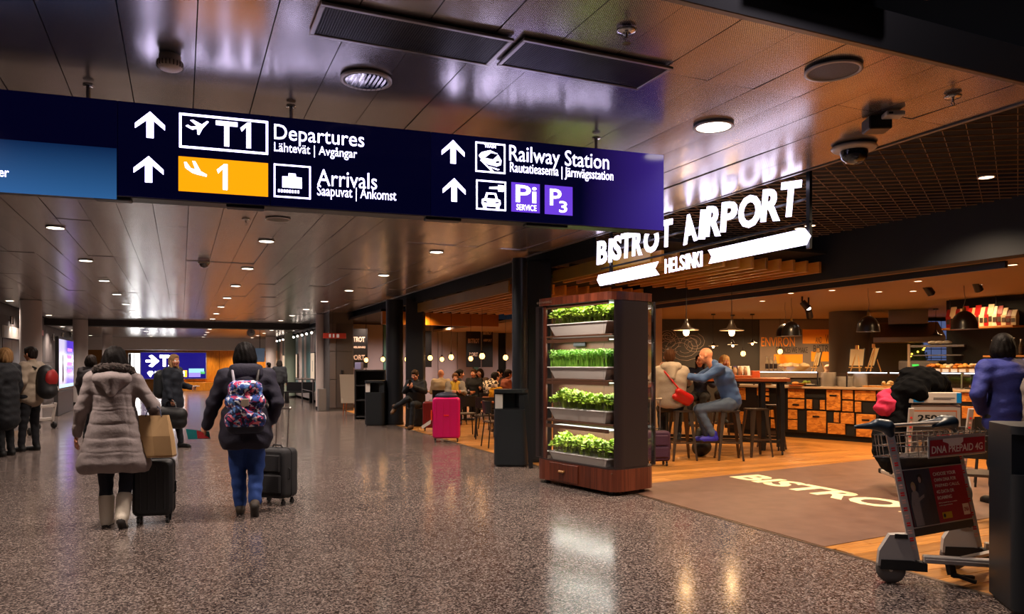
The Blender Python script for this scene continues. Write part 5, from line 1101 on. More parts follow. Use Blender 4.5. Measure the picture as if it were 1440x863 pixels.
def dome_pendant(u, v, d, s_, label, zc=2.67):
    p = P(u, v, d); zc = ceil_z(p.x, p.y); e = empty('dome_lamp', p, 0, label, 'pendant lamp')
    prof = [(.19*s_*math.cos(math.radians(t)), .26*s_*math.sin(math.radians(t))) for t in range(0, 91, 9)]; prof[-1] = (.001, .26*s_)
    MB().lathe([(.195*s_, -.03*s_)]+prof, 32).lathe([(.19*s_, -.028*s_), (.17*s_, .05*s_), (.001, .2*s_)], 32, mi=1).build('shade', [DOM, mat('dome_inside', '3a2c1c', .5)], e)
    MB().cone((0, 0, .25*s_), (0, 0, .32*s_), .03*s_, .02*s_, 10).build('cap', mat('brass', '9a7a40', .3, metal=.9), e)
    c = [(.02*math.sin(t*1.3), .02*math.cos(t), .32*s_+(zc-p.z-.32*s_)*t/6) for t in range(7)]; MB().tube(c, .005, 6).build('cord', mat('cord_grey', '7a7268', .6), e)
dome_pendant(1113, 470, 13.3, .9, 'black dome lamp nearest left of the grey column'); dome_pendant(1104, 471, 14.2, .85, 'black dome lamp just behind another, over the wall lettering'); dome_pendant(1221, 464, 11.6, .87, 'black dome lamp before the round grey column'); dome_pendant(1356, 460, 11.2, .95, 'black dome lamp in front of the coffee bag shelf')
for k, (u, v, d) in enumerate(((1128, 424, 13), (1302, 402, 11.5), (1372, 396, 11), (1137, 436, 13.2))):
    p = P(u, v, d); e = empty('track_spotlight', p, .4*k, 'black track spotlight ' + ('left above the wall lettering', 'above the kitchen hatch', 'above the coffee bag shelf', 'shining beside the dome lamps')[k], 'spotlight')
    MB().cone((0, 0, .0), (.08, -.06, -.12), .055, .06, 14).cone((0, 0, .0), (0, 0, 2.68-p.z), .015, .015, 8).build('housing', BLS, e); MB().sphere((.08, -.06, -.118), (.045, .045, .03), 12, 6).build('lens', glow('spot_glow', 'fff0e0', 12) if k in (0, 3) else BLS, e)
m = empty('lighting_track', (8.6, 5.5, 2.6), 0, 'long black lighting track under the tan ceiling', 'track lighting'); MB().box(-.025, .025, 0, 9, 0, .08).build('rail', BLS, m)
# ---------------------------------------------------------------- counter with the board patchwork front
OSB = mat('strand_board', 'b06a1e', .5, noise=('d8903a', 9, .12)); 
nt = OSB.node_tree; v = node(nt, 'ShaderNodeTexVoronoi'); v.inputs['Scale'].default_value = 14; mp = node(nt, 'ShaderNodeMapping'); mp.inputs['Scale'].default_value = (1, 1, 2.6); mp.inputs['Rotation'].default_value = (0, .6, 0)
nt.links.new(nt.nodes['Texture Coordinate'].outputs['Object'], mp.inputs[0]); nt.links.new(mp.outputs[0], v.inputs['Vector']); s = node(nt, 'ShaderNodeSeparateColor'); nt.links.new(v.outputs['Color'], s.inputs[0])
r = node(nt, 'ShaderNodeValToRGB'); r.color_ramp.elements[0].color = (*lin('a05c1c'), 1); r.color_ramp.elements[1].color = (*lin('d8923c'), 1); nt.links.new(s.outputs[0], r.inputs[0]); nt.links.new(r.outputs[0], nt.nodes['Principled BSDF'].inputs['Base Color'])
CA = P(1106, 600, 15.4); CBp = P(1354, 600, 13.1); cd_ = Vector((CBp.x-CA.x, CBp.y-CA.y, 0)).normalized(); CROT = math.atan2(cd_.y, cd_.x)
ct = empty('service_counter', (CA.x, CA.y, 0), CROT, 'long bar counter fronted with a patchwork of strand board panels', 'counter')
def CTX(u):      # local x along the counter front at column u
    a, b = DIR(u); n = Vector((-cd_.y, cd_.x)); d = (CA.x*n.x+CA.y*n.y)/(a*n.x+b*n.y); return (a*d-CA.x)*cd_.x+(b*d-CA.y)*cd_.y, d
def CTZ(u, v): return CH-(v-HY)/FP*CTX(u)[1]
x0, x1 = CTX(1018)[0], CTX(1440)[0]+1.2
MB().box(x0, x1, .03, .75, .10, 1.01).build('carcass', BLS, ct); MB().box(x0+.05, x1, .06, .75, 0, .10).build('kickplate', BLK, ct)
MB().box(x0-.03, x1, -.05, .85, 1.01, 1.055, .006).build('worktop', mat('worktop_stone', 'b09a80', .3), ct)
PL = [(1107.5, 1131, 546, 559.5), (1107.5, 1131, 561, 574.5), (1133.5, 1142, 561, 575), (1152.5, 1160, 562, 576), (1107.5, 1121, 575.5, 589), (1107.5, 1121, 590, 604), (1134, 1161.5, 577.5, 608), (1161.5, 1182, 547, 577), (1184, 1199.5, 547.5, 561.5), (1184, 1199.5, 563, 578.5), (1201.5, 1231.5, 548, 563.5), (1201.5, 1211, 564.5, 579.5), (1233.5, 1243.5, 549, 581),
      (1172, 1180, 579.5, 594), (1181.5, 1201, 580, 596), (1163.5, 1188.5, 595, 610.5), (1203.5, 1231.5, 582, 614.5), (1246, 1258, 565, 581), (1246, 1275, 584, 616),
      (1352, 1369, 552, 565), (1352, 1384, 571, 589), (1375, 1398, 592, 612), (1400, 1422, 555, 575), (1404, 1440, 580, 600), (1290, 1330, 584, 618), (1300, 1340, 552, 566),
      (1036, 1048, 544, 562), (1036, 1047, 578, 596), (1064, 1071, 544, 556), (1072.5, 1081, 544, 550), (1072.5, 1081, 551, 556), (1072.5, 1081, 558, 564), (1078, 1083, 576, 586), (1083.5, 1094, 576, 587), (1083.5, 1094, 589, 602)]
for k, (u0, u1, v0, v1) in enumerate(PL):
    um = (u0+u1)/2; z1, z0 = CTZ(um, v0), CTZ(um, v1); xa, xb = CTX(u0)[0], CTX(u1)[0]; z1 = min(z1, 1.0)
    o = MB().box(xa+.006, xb-.006, .0, .03, z0+.004, z1-.004, .004).build('front_panel', OSB, ct)
    if (v1-v0) > 26 or k in (1,): MB().box((xa+xb)/2-.07, (xa+xb)/2+.07, -.012, 0, z1-.13, z1-.10, .004).build('handle_slot', BLS, o)
for (u0, u1, v0, v1) in ((1133, 1160, 546, 559.5), (1143.5, 1151, 562, 575.5), (1122, 1132.5, 576, 606), (1163.5, 1171, 579, 593.5), (1189.5, 1201.5, 597, 613), (1212.5, 1231.5, 565, 581), (1245, 1262, 549, 562)):
    um = (u0+u1)/2; MB().box(CTX(u0)[0]+.004, CTX(u1)[0]-.004, .024, .032, CTZ(um, v1)+.004, min(CTZ(um, v0), 1.0)-.004).build('dark_panel', BLK, ct)
# glass display with lit shelf edge
SHZ = 1.345
gd = empty('glass_display', (CA.x, CA.y, 1.055), CROT, 'glass food display with white lit shelf edge on the counter', 'display case')
EDG2 = glow('shelf_edge_light', 'eaf2ff', 5)
for (u0, u1) in ((1058, 1147), (1188, 1246), (1247, 1263), (1288, 1350), (1352, 1390)): MB().box(CTX(u0)[0]+.02, CTX(u1)[0]-.02, .10, .112, SHZ-1.055-.016, SHZ-1.055).build('edge_light', EDG2, gd)
ga, gb = CTX(1056)[0], CTX(1420)[0]
MB().box(ga, gb, .11, .55, SHZ-1.055, SHZ-1.055+.012).build('top_shelf', GL, gd); MB().box(ga, gb, .105, .111, .003, SHZ-1.055-.02).build('front_pane', GL, gd)
for u in (1057, 1147, 1188, 1262, 1286, 1350, 1420): MB().box(CTX(u)[0]-.012, CTX(u)[0]+.012, .09, .114, .0, SHZ-1.055-.002).build('upright', CHR, gd)
def onc(u, off, z): x = CTX(u)[0]; n = Vector((-cd_.y, cd_.x, 0)); p = Vector((CA.x, CA.y, 0))+cd_*x+n*off; return Vector((p.x, p.y, z))
PLT = mat('plate_white', 'e0d8cc', .25); BREAD = mat('bread', 'c07a30', .7, noise=('e0a050', 12, .3)); WRAP = mat('wrap_paper', 'd8ccb0', .6); GLS = glassm('bottle_glass', 'd8e0c0'); TT = 1.0555
def plates(u, off, z, r, n, label):
    e = empty('plate_stack', onc(u, off, z), 0, label, 'plates'); 
    for k in range(n): MB().lathe([(.001, k*.014), (r*.6, k*.014), (r, k*.014+.012), (r, k*.014+.015), (r*.6, k*.014+.004)], 20).build('plate', PLT, e)
plates(1156, .3, TT, .15, 20, 'tall stack of white plates left behind the display'); plates(1173, .5, TT, .16, 14, 'shorter wide stack of white plates beside the tall stack'); plates(1180, .28, TT, .12, 9, 'small stack of white plates before the wide stack'); plates(1202, .28, TT, .13, 19, 'stack of plates inside the display beneath the easels')
def bottle(p, label, c='d8c8a0', h=.3, grp=None):
    e = empty('bottle', p, 0, label, 'bottle', grp); MB().lathe([(.001, 0), (.036, 0), (.036, h*.6), (.014, h*.78), (.013, h*.94), (.001, h*.94)], 16).build('glass_body', mat('bottle_'+c, c, .15, coat=.5), e); MB().lathe([(.015, h*.93), (.015, h), (.001, h)], 12).build('cap', mat('cap_white', 'd0c8b8', .4), e); MB().lathe([(.037, h*.15), (.037, h*.5)], 16).build('label', mat('label_dark', '3a2c20', .5), e)
for k, u in enumerate((1069, 1075, 1081)): bottle(onc(u, .3, SHZ+.012), 'clear bottle on the display top, '+('left', 'middle', 'right')[k]+' of three before the wall lettering', h=.31)
def bowl(u, off, z, r, h, label, c='c07a30', n=14):
    e = empty('food_bowl', onc(u, off, z), 0, label, 'bowl'); MB().lathe([(.001, 0), (r*.6, 0), (r, h), (r*1.02, h), (r*.95, h*.9), (.001, h*.3)], 24).build('bowl', mat('bowl_gold', 'c89a50', .4), e)
    for k in range(n): a = random.uniform(0, 6.28); t = random.uniform(0, .75)*r; MB().sphere((t*math.cos(a), t*math.sin(a), h*.85+random.uniform(0, .05)), (r*.28, r*.22, r*.17), 10, 6).build('food_piece', mat('food_'+c, c, .6), e)
bowl(1107, .3, SHZ+.012, .32, .10, 'very wide golden bowl heaped with pale pastries on the display top', 'e8d0a0', 18)
bowl(1069, .0+.28, TT, .16, .09, 'round bowl of red fruit inside the display', 'c83a20', 14)
bowl(1128, .10, TT, .14, .06, 'low bowl with green garnish at the front of the counter', '7a8a2a', 8)
bowl(1241, .35, TT, .14, .07, 'bowl of pale pastries under the display shelf', 'd8b888', 9)
def easel(u, off, z, w_, h, label, tilt=.2, rz=0):
    e = empty('menu_easel', onc(u, off, z), CROT+rz, label, 'menu board'); M = Matrix.Translation((0, .02, .10)) @ Matrix.Rotation(-tilt, 4, 'X')
    MB().box(-w_/2, w_/2, -.01, .01, 0, h, .003, 0, M).build('frame', BLS, e); MB().box(-w_/2+.015, w_/2-.015, -.014, -.008, .015, h-.015, 0, 0, M).build('menu_sheet', mat('menu_cream', 'e0cfa0', .6), e)
    m = MB()
    for s_ in (-1, 1): m.bar((s_*w_*.3, -.04, 0), (0, .1, h+.1), .02, .014)
    m.bar((0, .22, 0), (0, .1, h*.9), .02, .014); m.box(-w_*.4, w_*.4, -.05, .0, .07, .09); m.box(-.03, .03, .05, .08, h+.08, h+.16); m.build('easel_stand', mat('easel_wood', 'c89a58', .5), e)
easel(1193.5, .35, SHZ+.012, .29, .36, 'menu easel with cream sheet, left of the pair on the display'); easel(1214, .35, SHZ+.012, .24, .38, 'menu easel with cream sheet, right of the pair on the display', .3, -.7); easel(1140, .2, SHZ+.012, .2, .31, 'tilted black framed menu card beside the golden bowl', .25, -.6)
# pastry rack at the right
rk = empty('pastry_shelf', onc(1330, .35, SHZ+.012), CROT, 'raised wooden rack with baskets of pastries and price cards', 'rack')
for s_ in (-1, 1): MB().box(s_*.72-.02, s_*.72+.02, -.02, .02, 0, .52 if s_ < 0 else .02).build('post', mat('rack_post', 'b8a890', .4), rk)
MB().box(-.72, .2, -.0, .25, .46, .50, .004).box(-.7, .15, .02, .23, .30, .32).build('wire_shelf', STL, rk)
BSK = mat('basket', '8a6030', .7)
for k, u in enumerate((1302, 1314, 1326, 1338, 1350, 1364, 1377)):
    b = onc(u, .28, SHZ+.012); e = empty('pastry_basket', b, CROT, 'basket of '+('croissants, first from the left on the display', 'brown rolls, second from the left on the display', 'golden buns, third from the left on the display', 'sugared buns at the middle of the display', 'pale puffs left of the staff member', 'glazed buns under the staff member', 'round rolls farthest right on the display')[k], 'pastries')
    MB().prism(rrect(-.085, .085, -.12, .12, .02, 4), 0, .07).build('basket', BSK, e); MB().box(-.05, .05, -.135, -.13, .0, .06, 0).build('price_card', PAPER, e)
    for q in range(7): MB().sphere((random.uniform(-.06, .06), random.uniform(-.09, .09), .085+random.uniform(0, .05)), (.045, .035, .028), 10, 6).build('pastry', mat('pastry_%d' % (k % 3), ('c87a2c', 'e0a850', 'e8d0a8')[k % 3], .55), e)
for k, u in enumerate((1300, 1310, 1320)): 
    e = empty('wrapped_loaf', onc(u, .47, SHZ+.512), CROT, 'long wrapped loaf on the upper rack, '+('left', 'middle', 'right')[k]+' one', 'bread'); MB().sphere((0, 0, .04), (.09, .06, .04), 12, 8).build('wrapper', mat('crinkled_wrap', 'b0a898', .3, bump=(60, .8)), e)
for k, u in enumerate(range(1210, 1290, 11)):
    e = empty('sandwich', onc(u, .24+.02*(k % 2), TT), CROT, 'wrapped sandwich lying in the row under the display glass', 'sandwich', 'sandwiches under the display glass'); e['label'] = 'wrapped sandwich under the display glass, '+ORD[k]+' from the left'; MB().prism([(-.07, -.05), (.07, -.05), (.07, .05), (-.07, .05)], 0, .035).build('bread', BREAD, e); MB().box(-.072, .03, -.052, .052, .036, .04).build('paper', WRAP, e)
e = empty('napkin_box', onc(1141, .05, TT), CROT, 'black tray box with pale papers at the counter front', 'box'); MB().box(-.13, .13, -.1, .1, 0, .03, .004).build('tray', BLS, e); MB().box(-.1, .02, -.08, .08, .03, .045).build('papers', PAPER, e)
e = empty('bread_board', onc(1122, .02, TT), CROT, 'wooden board with bread at the counter front', 'board'); MB().box(-.16, .12, -.1, .1, 0, .025, .005).build('board', TBW, e); MB().sphere((-.06, 0, .055), (.08, .05, .035), 12, 8).build('loaf', BREAD, e)
# kitchen behind: hood, hatch, window, appliances
HD = mat('hood_steel', '9a8468', .3, metal=.8); BKX = 15.0
a = P(1228, 600, 16.2); b = P(1330, 600, 15.6)
e = empty('extractor_hood', (a.x, a.y, 1.98), math.atan2(b.y-a.y, b.x-a.x), 'wide steel extractor hood over the kitchen hatch', 'hood'); L = (Vector((b.x, b.y))-Vector((a.x, a.y))).length
MB().add([(0, 0, 0), (L, 0, 0), (L, 1, 0), (0, 1, 0), (0, .0, .10), (L, .0, .10), (L-.1, .7, .45), (.1, .7, .45)], [(3, 2, 1, 0), (0, 1, 5, 4), (4, 5, 6, 7), (1, 2, 6, 5), (0, 4, 7, 3), (3, 7, 6, 2)]).build('canopy', HD, e); MB().box(.3, L-.3, .4, .9, .4, .7).build('duct', HD, e)
KW = MB().box(-1.7, 5.5, 0, .15, 0, 2.7).build('wall_kitchen', mat('kitchen_wall', '3a342e', .6), loc=P(1300, 600, 19.0)-Vector((0, 0, P(1300, 600, 19.0).z)), rz=-YAW); st(KW)
p = P(1322, 484, 18.7); e = empty('window_1', (p.x, p.y, 1.5), -YAW); e['kind'] = 'structure'; BLU = glow('dusk_glass', '5a6a98', .7)
MB().box(-.52, .52, -.05, 0, -.1, 1.1, .005).build('frame', BLS, e)
for i in range(4):
    for j in range(5): MB().box(-.5+i*.255, -.5+i*.255+.235, -.06, -.05, -.08+j*.235, -.08+j*.235+.215).build('pane', BLU, e)
p = P(1292, 484, 18.6); e = empty('small_tree', (p.x, p.y, 1.5), 0, 'small tree with yellow lights in the kitchen opening', 'tree'); m = MB()
for k in range(40): t = k/40; a_ = k*2.4; r_ = .25*(1-t); m.sphere((r_*math.cos(a_)*.9, r_*math.sin(a_)*.9, .1+.7*t), .025, 6, 4, mi=(1 if k % 3 == 0 else 0))
m.cone((0, 0, 0), (0, 0, .8), .2, .02, 10); m.build('foliage_and_lights', [mat('fir_green', '1c3a14', .7), glow('fairy_light', 'ffc840', 4)], e); 
e['label'] = 'small fir tree with yellow lights in the kitchen opening'
a = onc(1258, 1.8, 0); e = empty('back_counter', (a.x, a.y, 0), CROT, 'steel work counter behind the bar with the coffee machine on it', 'counter'); MB().box(-.7, 3.4, -.3, .3, .9, .96, .005).build('top', STL, e); MB().box(-.68, 3.38, -.28, .28, 0, .9).build('base', BLS, e)
e = empty('coffee_machine', onc(1256, 1.72, .96), CROT, 'black coffee machine with orange and green indicator lights', 'coffee machine'); MB().box(-.38, .38, -.28, .28, 0, .62, .02).build('body', BLS, e); MB().box(-.36, .36, -.35, -.28, .42, .6, .01).build('head', STL, e)
MB().box(.05, .3, -.36, -.35, .30, .40).build('glow_panel', glow('ember', 'ff7a20', 1.6), e); MB().box(-.3, -.12, -.292, -.28, .1, .13).box(-.1, .02, -.362, -.35, .5, .54).build('indicator', glow('green_led', '40e050', 1.2), e)
for k in range(3): MB().cone((-.22+.2*k, -.33, .42), (-.22+.2*k, -.33, .36), .035, .03, 12).build('group_head', CHR, e)
e = empty('till_screen', onc(1350, .75, TT), CROT+.3, 'grey cash register screen between the pastries and the staff member', 'screen'); MB().box(-.16, .16, -.02, .02, .22, .48, .01).build('display', mat('till_grey', '8a8074', .4), e); MB().bar((0, 0, 0), (0, 0, .26), .05, .05).box(-.12, .12, -.1, .1, 0, .02).build('stand', BLS, e)
for k in range(8):
    u = 1052+k*8.5 if k < 2 else 1395+k*2
# shelf of coffee bags on black wall
a = P(1324, 600, 13.6); b = P(1424, 600, 12.4); bw_ = (Vector((b.x, b.y, 0))-Vector((a.x, a.y, 0))); L = bw_.length; rz = math.atan2(bw_.y, bw_.x)
KB = MB().box(-.15, L+1.2, .32, .45, 1.45, 2.68).build('wall_shelf_backing', BLK, loc=(a.x, a.y, 0), rz=rz); st(KB)
SW = mat('shelf_wood', 'a8743a', .5)
e = empty('wall_shelf', (a.x, a.y, 2.12), rz, 'long wooden shelf carrying coffee bags high on the black wall', 'shelf'); MB().box(0, L, 0, .3, 0, .035, .004).build('board', SW, e)
for x in (.05, L*.7): MB().cone((x, .15, .03), (x, .15, .56), .008, .008, 8).build('hanger_rod', BLS, e)
cols = ['8a1a18', 'd0b890', '8a1a18', 'c8b088', 'a02020', 'c02824', 'd8c090', 'a81e1c', 'e0d0a8', 'b02020', 'd8c8a0', 'e8dcc0', '8a2018', 'c8b890', '6a3020', 'a89878']
for k in range(16):
    x = .06+k*(L-.12)/15; q = Vector((a.x, a.y, 0))+Matrix.Rotation(rz, 3, 'Z') @ Vector((x, .14, 0)); h = .34+.04*(k % 3 == 1)-.08*(k > 12)
    e = empty('coffee_bag', (q.x, q.y, 2.156), rz, ('red' if k in (0, 2, 4, 5, 7, 9, 12) else 'cream')+' coffee bag on the long wooden shelf, '+ORD[k]+' from the left', 'coffee bag', 'coffee bags on the wooden shelf')
    MB().add([(-.045, -.04, 0), (.045, -.04, 0), (.045, .04, 0), (-.045, .04, 0), (-.05, -.045, h*.6), (.05, -.045, h*.6), (.05, .045, h*.6), (-.05, .045, h*.6), (-.05, -.005, h), (.05, -.005, h), (.05, .005, h), (-.05, .005, h)], [(3, 2, 1, 0), (0, 1, 5, 4), (1, 2, 6, 5), (2, 3, 7, 6), (3, 0, 4, 7), (4, 5, 9, 8), (5, 6, 10, 9), (6, 7, 11, 10), (7, 4, 8, 11), (8, 9, 10, 11)]).build('pouch', mat('pouch_'+cols[k], cols[k], .4), e); MB().box(-.03, .03, -.05, -.043, h*.2, h*.45).build('label', mat('label_dark', '3a2c20', .5), e)
lamp('AREA', Vector((a.x, a.y, 2.6))+Matrix.Rotation(rz, 3, 'Z') @ Vector((L*.6, -.3, 0)), 14, WARM, .3, rot=(0, 0, rz))
b = P(1390, 600, 12.6); e = empty('wall_shelf', (b.x, b.y, 1.62), rz, 'lower wooden shelf with dark bottles behind the staff member', 'shelf'); MB().box(-.1, .9, 0, .22, 0, .03).build('board', SW, e)
for k in range(6):
    q = Vector((b.x, b.y, 0))+Matrix.Rotation(rz, 3, 'Z') @ Vector((-.0+k*.12, .1, 0)); bottle((q.x, q.y, 1.651), 'dark bottle on the lower shelf, '+ORD[k]+' from the left', ('3a2810', '6a4a10', '8a6a18', '2a2014', '3a3020', '4a4a44')[k], .26+.03*(k % 2), 'bottles on the lower shelf')
# things on the bar table
def ont(u, off): # on the bar table: offset across
    d = Vector((TR.x-TL.x, TR.y-TL.y)).normalized(); n = Vector((-d.y, d.x)); a_, b_ = DIR(u); o_ = Vector((TL.x, TL.y))+n*off; k = (o_.x*n.x+o_.y*n.y)/(a_*n.x+b_*n.y); return Vector((a_*k, b_*k, 1.2705))
e = empty('serving_tray', ont(1038, .05), -YAW, 'wooden tray with glass jars on the bar table', 'tray'); MB().box(-.2, .2, -.13, .13, 0, .04, .006).build('tray', TBW, e)
p = ont(1038, .05)
for k in range(4):
    R_ = Matrix.Rotation(-YAW, 3, 'Z'); q = p+R_ @ Vector((-.14+.09*k, .02*(k % 2), .041)); e = empty('glass_jar', q, 0, 'clear glass jar on the wooden tray, '+ORD[k]+' from the left', 'jar', 'glass jars on the tray'); MB().lathe([(.001, 0), (.034, 0), (.036, .1), (.026, .125), (.026, .14)], 16).build('jar', mat('jar_glass', 'c0a888', .15, coat=.6), e); MB().lathe([(.028, .138), (.028, .155), (.001, .155)], 14).build('lid', mat('lid_purple' if k == 1 else 'lid_pale', '5a4a8a' if k == 1 else 'c8b8a0', .4), e)
e = empty('tablet_stand', ont(1047, .2), -YAW, 'small grey card reader stand behind the glass jars', 'card reader'); MB().add([(-.1, -.06, 0), (.1, -.06, 0), (.1, .08, 0), (-.1, .08, 0), (-.1, .05, .2), (.1, .05, .2), (.1, .08, .2), (-.1, .08, .2)], [(3, 2, 1, 0), (0, 1, 5, 4), (1, 2, 6, 5), (2, 3, 7, 6), (3, 0, 4, 7), (4, 5, 6, 7)]).build('housing', mat('till_grey', '8a8074', .4), e)
e = empty('red_napkin_holder', ont(1062, .1), -YAW, 'red and orange box at the right of the bar table', 'box'); MB().box(-.07, .07, -.05, .05, 0, .12, .006).build('box', mat('box_orange', 'b0502a', .5), e)
# ---------------------------------------------------------------- luggage carts
ALU = mat('cart_alu', 'b4aaa2', .38, metal=.25); ALP = mat('cart_painted', 'a09a94', .45); CRDP = mat('cart_red', 'a01030', .4); DGR = mat('cart_dark', '26282c', .45); RUB = mat('rubber', '14110f', .7); CWH = mat('cart_white_print', 'e8dcd4', .5)
NV = mat('handle_navy', '12202c', .4)
def wheel(e, x, y, r=.092, w_=.045):
    MB().lathe([(r*.55, -w_/2), (r, -w_/2+.006), (r, w_/2-.006), (r*.55, w_/2)], 26, M=Matrix.Translation((x, y, r)) @ Matrix.Rotation(math.pi/2, 4, 'Y')).build('wheel', RUB, e)
    MB().lathe([(.001, -w_*.4), (r*.55, -w_*.35), (r*.55, w_*.35), (.001, w_*.4)], 20, M=Matrix.Translation((x, y, r)) @ Matrix.Rotation(math.pi/2, 4, 'Y')).build('hub', ALP, e)
def cart(loc, rz, label, s=1):
    """local: x across the cart (left to right seen from its handle end), +y forward to the load platform; the printed board faces -y"""
    e = empty('luggage_cart', loc, rz, label, 'luggage cart'); e.scale = (s, s, s); W = .29
    for sx in (-1, 1):
        # raked upright with its row of small marks
        up = MB().bar((sx*W, .0, .16), (sx*(W+.015), -.20, 1.02), .05, .03, up=(0, 1, 0)).build('upright', ALU, e)
        for k in range(14):
            t = .1+k*.06; p = Vector((sx*W, 0, .16)).lerp(Vector((sx*(W+.015), -.20, 1.02)), t); MB().box(-.011, .011, -.02, -.0155, -.014, .014, 0, 0, Matrix.Translation(p) @ Matrix.Rotation(-.23, 4, 'X')).build('reflector_mark', (mat('mark_red', 'd02828', .4) if k % 2 else mat('mark_pale', 'd8a090', .5)), e)
        # triangular wheel housing
        M = Matrix.Translation((sx*(W+.005), 0, 0)) @ Matrix(((0, 0, 1, 0), (-1, 0, 0, 0), (0, 1, 0, 0), (0, 0, 0, 1)))
        MB().prism([(-.10, .10), (.16, .10), (.16, .16), (.07, .36), (.0, .38), (-.05, .30)], -.035, .035, 0, M).build('wheel_housing', ALP, e)
        MB().prism([(-.14, .09), (.10, .09), (.12, .16), (-.12, .17)], -.042, .042, 0, M).build('bumper', RUB, e)
        wheel(e, sx*(W+.0), -.14)
        MB().box(sx*.20-.03, sx*.20+.03, .0, .95, .155, .20, .008).build('side_rail', ALU, e)
    # base platform bars
    for x in (-.10, 0, .10): MB().box(x-.02, x+.02, .05, .95, .16, .185, .004).build('platform_bar', ALU, e)
    MB().box(-.24, .24, .92, .98, .15, .21, .01).build('front_bumper', RUB, e); MB().box(-W, W, -.02, .03, .17, .22, .004).build('cross_beam', ALP, e)
    wheel(e, 0, .80, .07)
    MB().bar((-.02, -.02, .17), (-.02, -.17, .06), .05, .025).bar((-.02, -.17, .06), (.02, -.34, .05), .04, .02).build('foot_pedal', RUB, e)
    # printed board between uprights, raked
    Mb = Matrix.Translation((0, 0, .16)) @ Matrix.Rotation(.229, 4, 'X')
    MB().box(-W+.02, W-.02, -.004, .012, .10, .68, .003, 0, Mb).build('back_plate', DGR, e)
    MB().box(-W+.03, W-.03, -.008, -.004, .15, .60, 0, 0, Mb).build('poster_sheet', CRDP, e)
    MB().box(-W+.03, -.02, -.0095, -.008, .15, .60, 0, 0, Mb).build('poster_photo', mat('photo_dark', '2c2e36', .4, noise=('48484e', 8, .3)), e)
    # two printed figures in the photograph
    for fx, fc, hc in ((-.19, '8a7a70', 'a8805a'), (-.11, '30343e', '2a201c')):
        q = MB(); q.prism([(fx-.05, .15), (fx+.05, .15), (fx+.055, .36), (fx+.03, .46), (fx-.03, .46), (fx-.055, .36)], -.0105, -.0095, 0, Mb @ Matrix(((1, 0, 0, 0), (0, 0, 1, 0), (0, 1, 0, 0), (0, 0, 0, 1)))); q.build('printed_person', mat('pp_'+fc, fc, .5), e)
        q = MB(); q.prism([(fx+.028*math.cos(t*.63), .49+.036*math.sin(t*.63)) for t in range(10)], -.0108, -.0095, 0, Mb @ Matrix(((1, 0, 0, 0), (0, 0, 1, 0), (0, 1, 0, 0), (0, 0, 0, 1)))); q.build('printed_head', mat('ph_'+hc, hc, .5), e)
    return e, Mb, W
# the front cart: its side frames run along FW, its axle along AX
def CAMV(r, d, z=0): return Vector((SN*d+CS*r, CS*d-SN*r, z))
N0 = CAMV(2.60, 5.13); AX = CAMV(.65, .36); FW = CAMV(.95, -.28).normalized(); AU = AX.normalized(); WDT = AX.length
crot = math.atan2(FW.y, FW.x)       # local x of the root points forward along the cart
cart1 = empty('luggage_cart', N0+AX*.5, crot, 'luggage cart with red printed boards standing at the edge of the wooden floor', 'luggage cart')
Ri = Matrix.Rotation(-crot, 3, 'Z'); AL = Ri @ AX; AN = AL.normalized()
def Q(s, t, z): return Vector((s, 0, z))+AL*(t-.5)          # s forward, t across (0 near, 1 far), z up
MS = lambda t: Matrix.Translation(AL*(t-.5)) @ Matrix(((1, 0, 0, 0), (0, 0, -1, 0), (0, 1, 0, 0), (0, 0, 0, 1)))    # draws an x,y outline in the side plane
for t in (0, 1):
    MB().bar(Q(.155, t, .17), Q(-.012, t, 1.06), .034, .05, up=(1, 0, 0)).build('upright', ALU, cart1)
    for k in range(15):
        f = .10+k*.057; c = Q(.155, t, .17).lerp(Q(-.012, t, 1.06), f); L_ = Vector((.167, 0, -.89)).normalized(); X_ = Vector((-L_.z, 0, L_.x)); mm_ = Matrix(((X_.x, 0, L_.x, c.x), (0, 1, 0, c.y), (X_.z, 0, L_.z, c.z), (0, 0, 0, 1)))
        mk = mat('mark_red', 'd02828', .4) if k % 2 else mat('mark_pale', 'd8a090', .5)
        MB().box(-.012, .012, -.0195, -.017, -.013, -.003, 0, 0, mm_).box(-.012, .012, -.0195, -.017, .003, .013, 0, 0, mm_).build('reflector_mark', mk, cart1)
    MB().prism([(-.085, .12), (-.075, .22), (-.01, .335), (.10, .345), (.15, .15), (.15, .12)], -.035, .035, 0, MS(t)).build('wheel_housing', ALP, cart1)
    MB().prism([(-.07, .10), (.22, .10), (.22, .155), (.12, .17), (-.065, .165)], -.042, .042, 0, MS(t)).build('bumper', RUB, cart1)
    MB().box(.02, .10, -.043, -.036, .315, .345, 0, 0, Matrix.Translation(AL*(t-.5))).build('black_clip', RUB, cart1)
    c = Q(0, t, .093); Mw = Matrix.Translation(c) @ Matrix.Rotation(math.pi/2, 4, 'X')
    MB().lathe([(.056, -.022), (.092, -.018), (.093, 0), (.092, .018), (.056, .022)], 30, M=Mw).build('wheel', mat('tyre_grey', '5a5450', .6), cart1); MB().lathe([(.001, -.016), (.058, -.018), (.058, .018), (.001, .016)], 24, M=Mw).build('hub', RUB, cart1); MB().lathe([(.001, -.026), (.012, -.026), (.012, .026), (.001, .026)], 12, M=Mw).build('axle_cap', ALU, cart1)
    MB().box(.20, .98, -.03, .03, .155, .205, .006, 0, Matrix.Translation(AL*(t-.5))).box(.21, .97, -.034, .034, .175, .185, .002, 0, Matrix.Translation(AL*(t-.5))).build('side_rail', ALU, cart1)
for s_ in (.34, .62, .9): MB().bar(Q(s_, 0, .165), Q(s_, 1, .165), .05, .02).build('cross_beam', ALU, cart1)
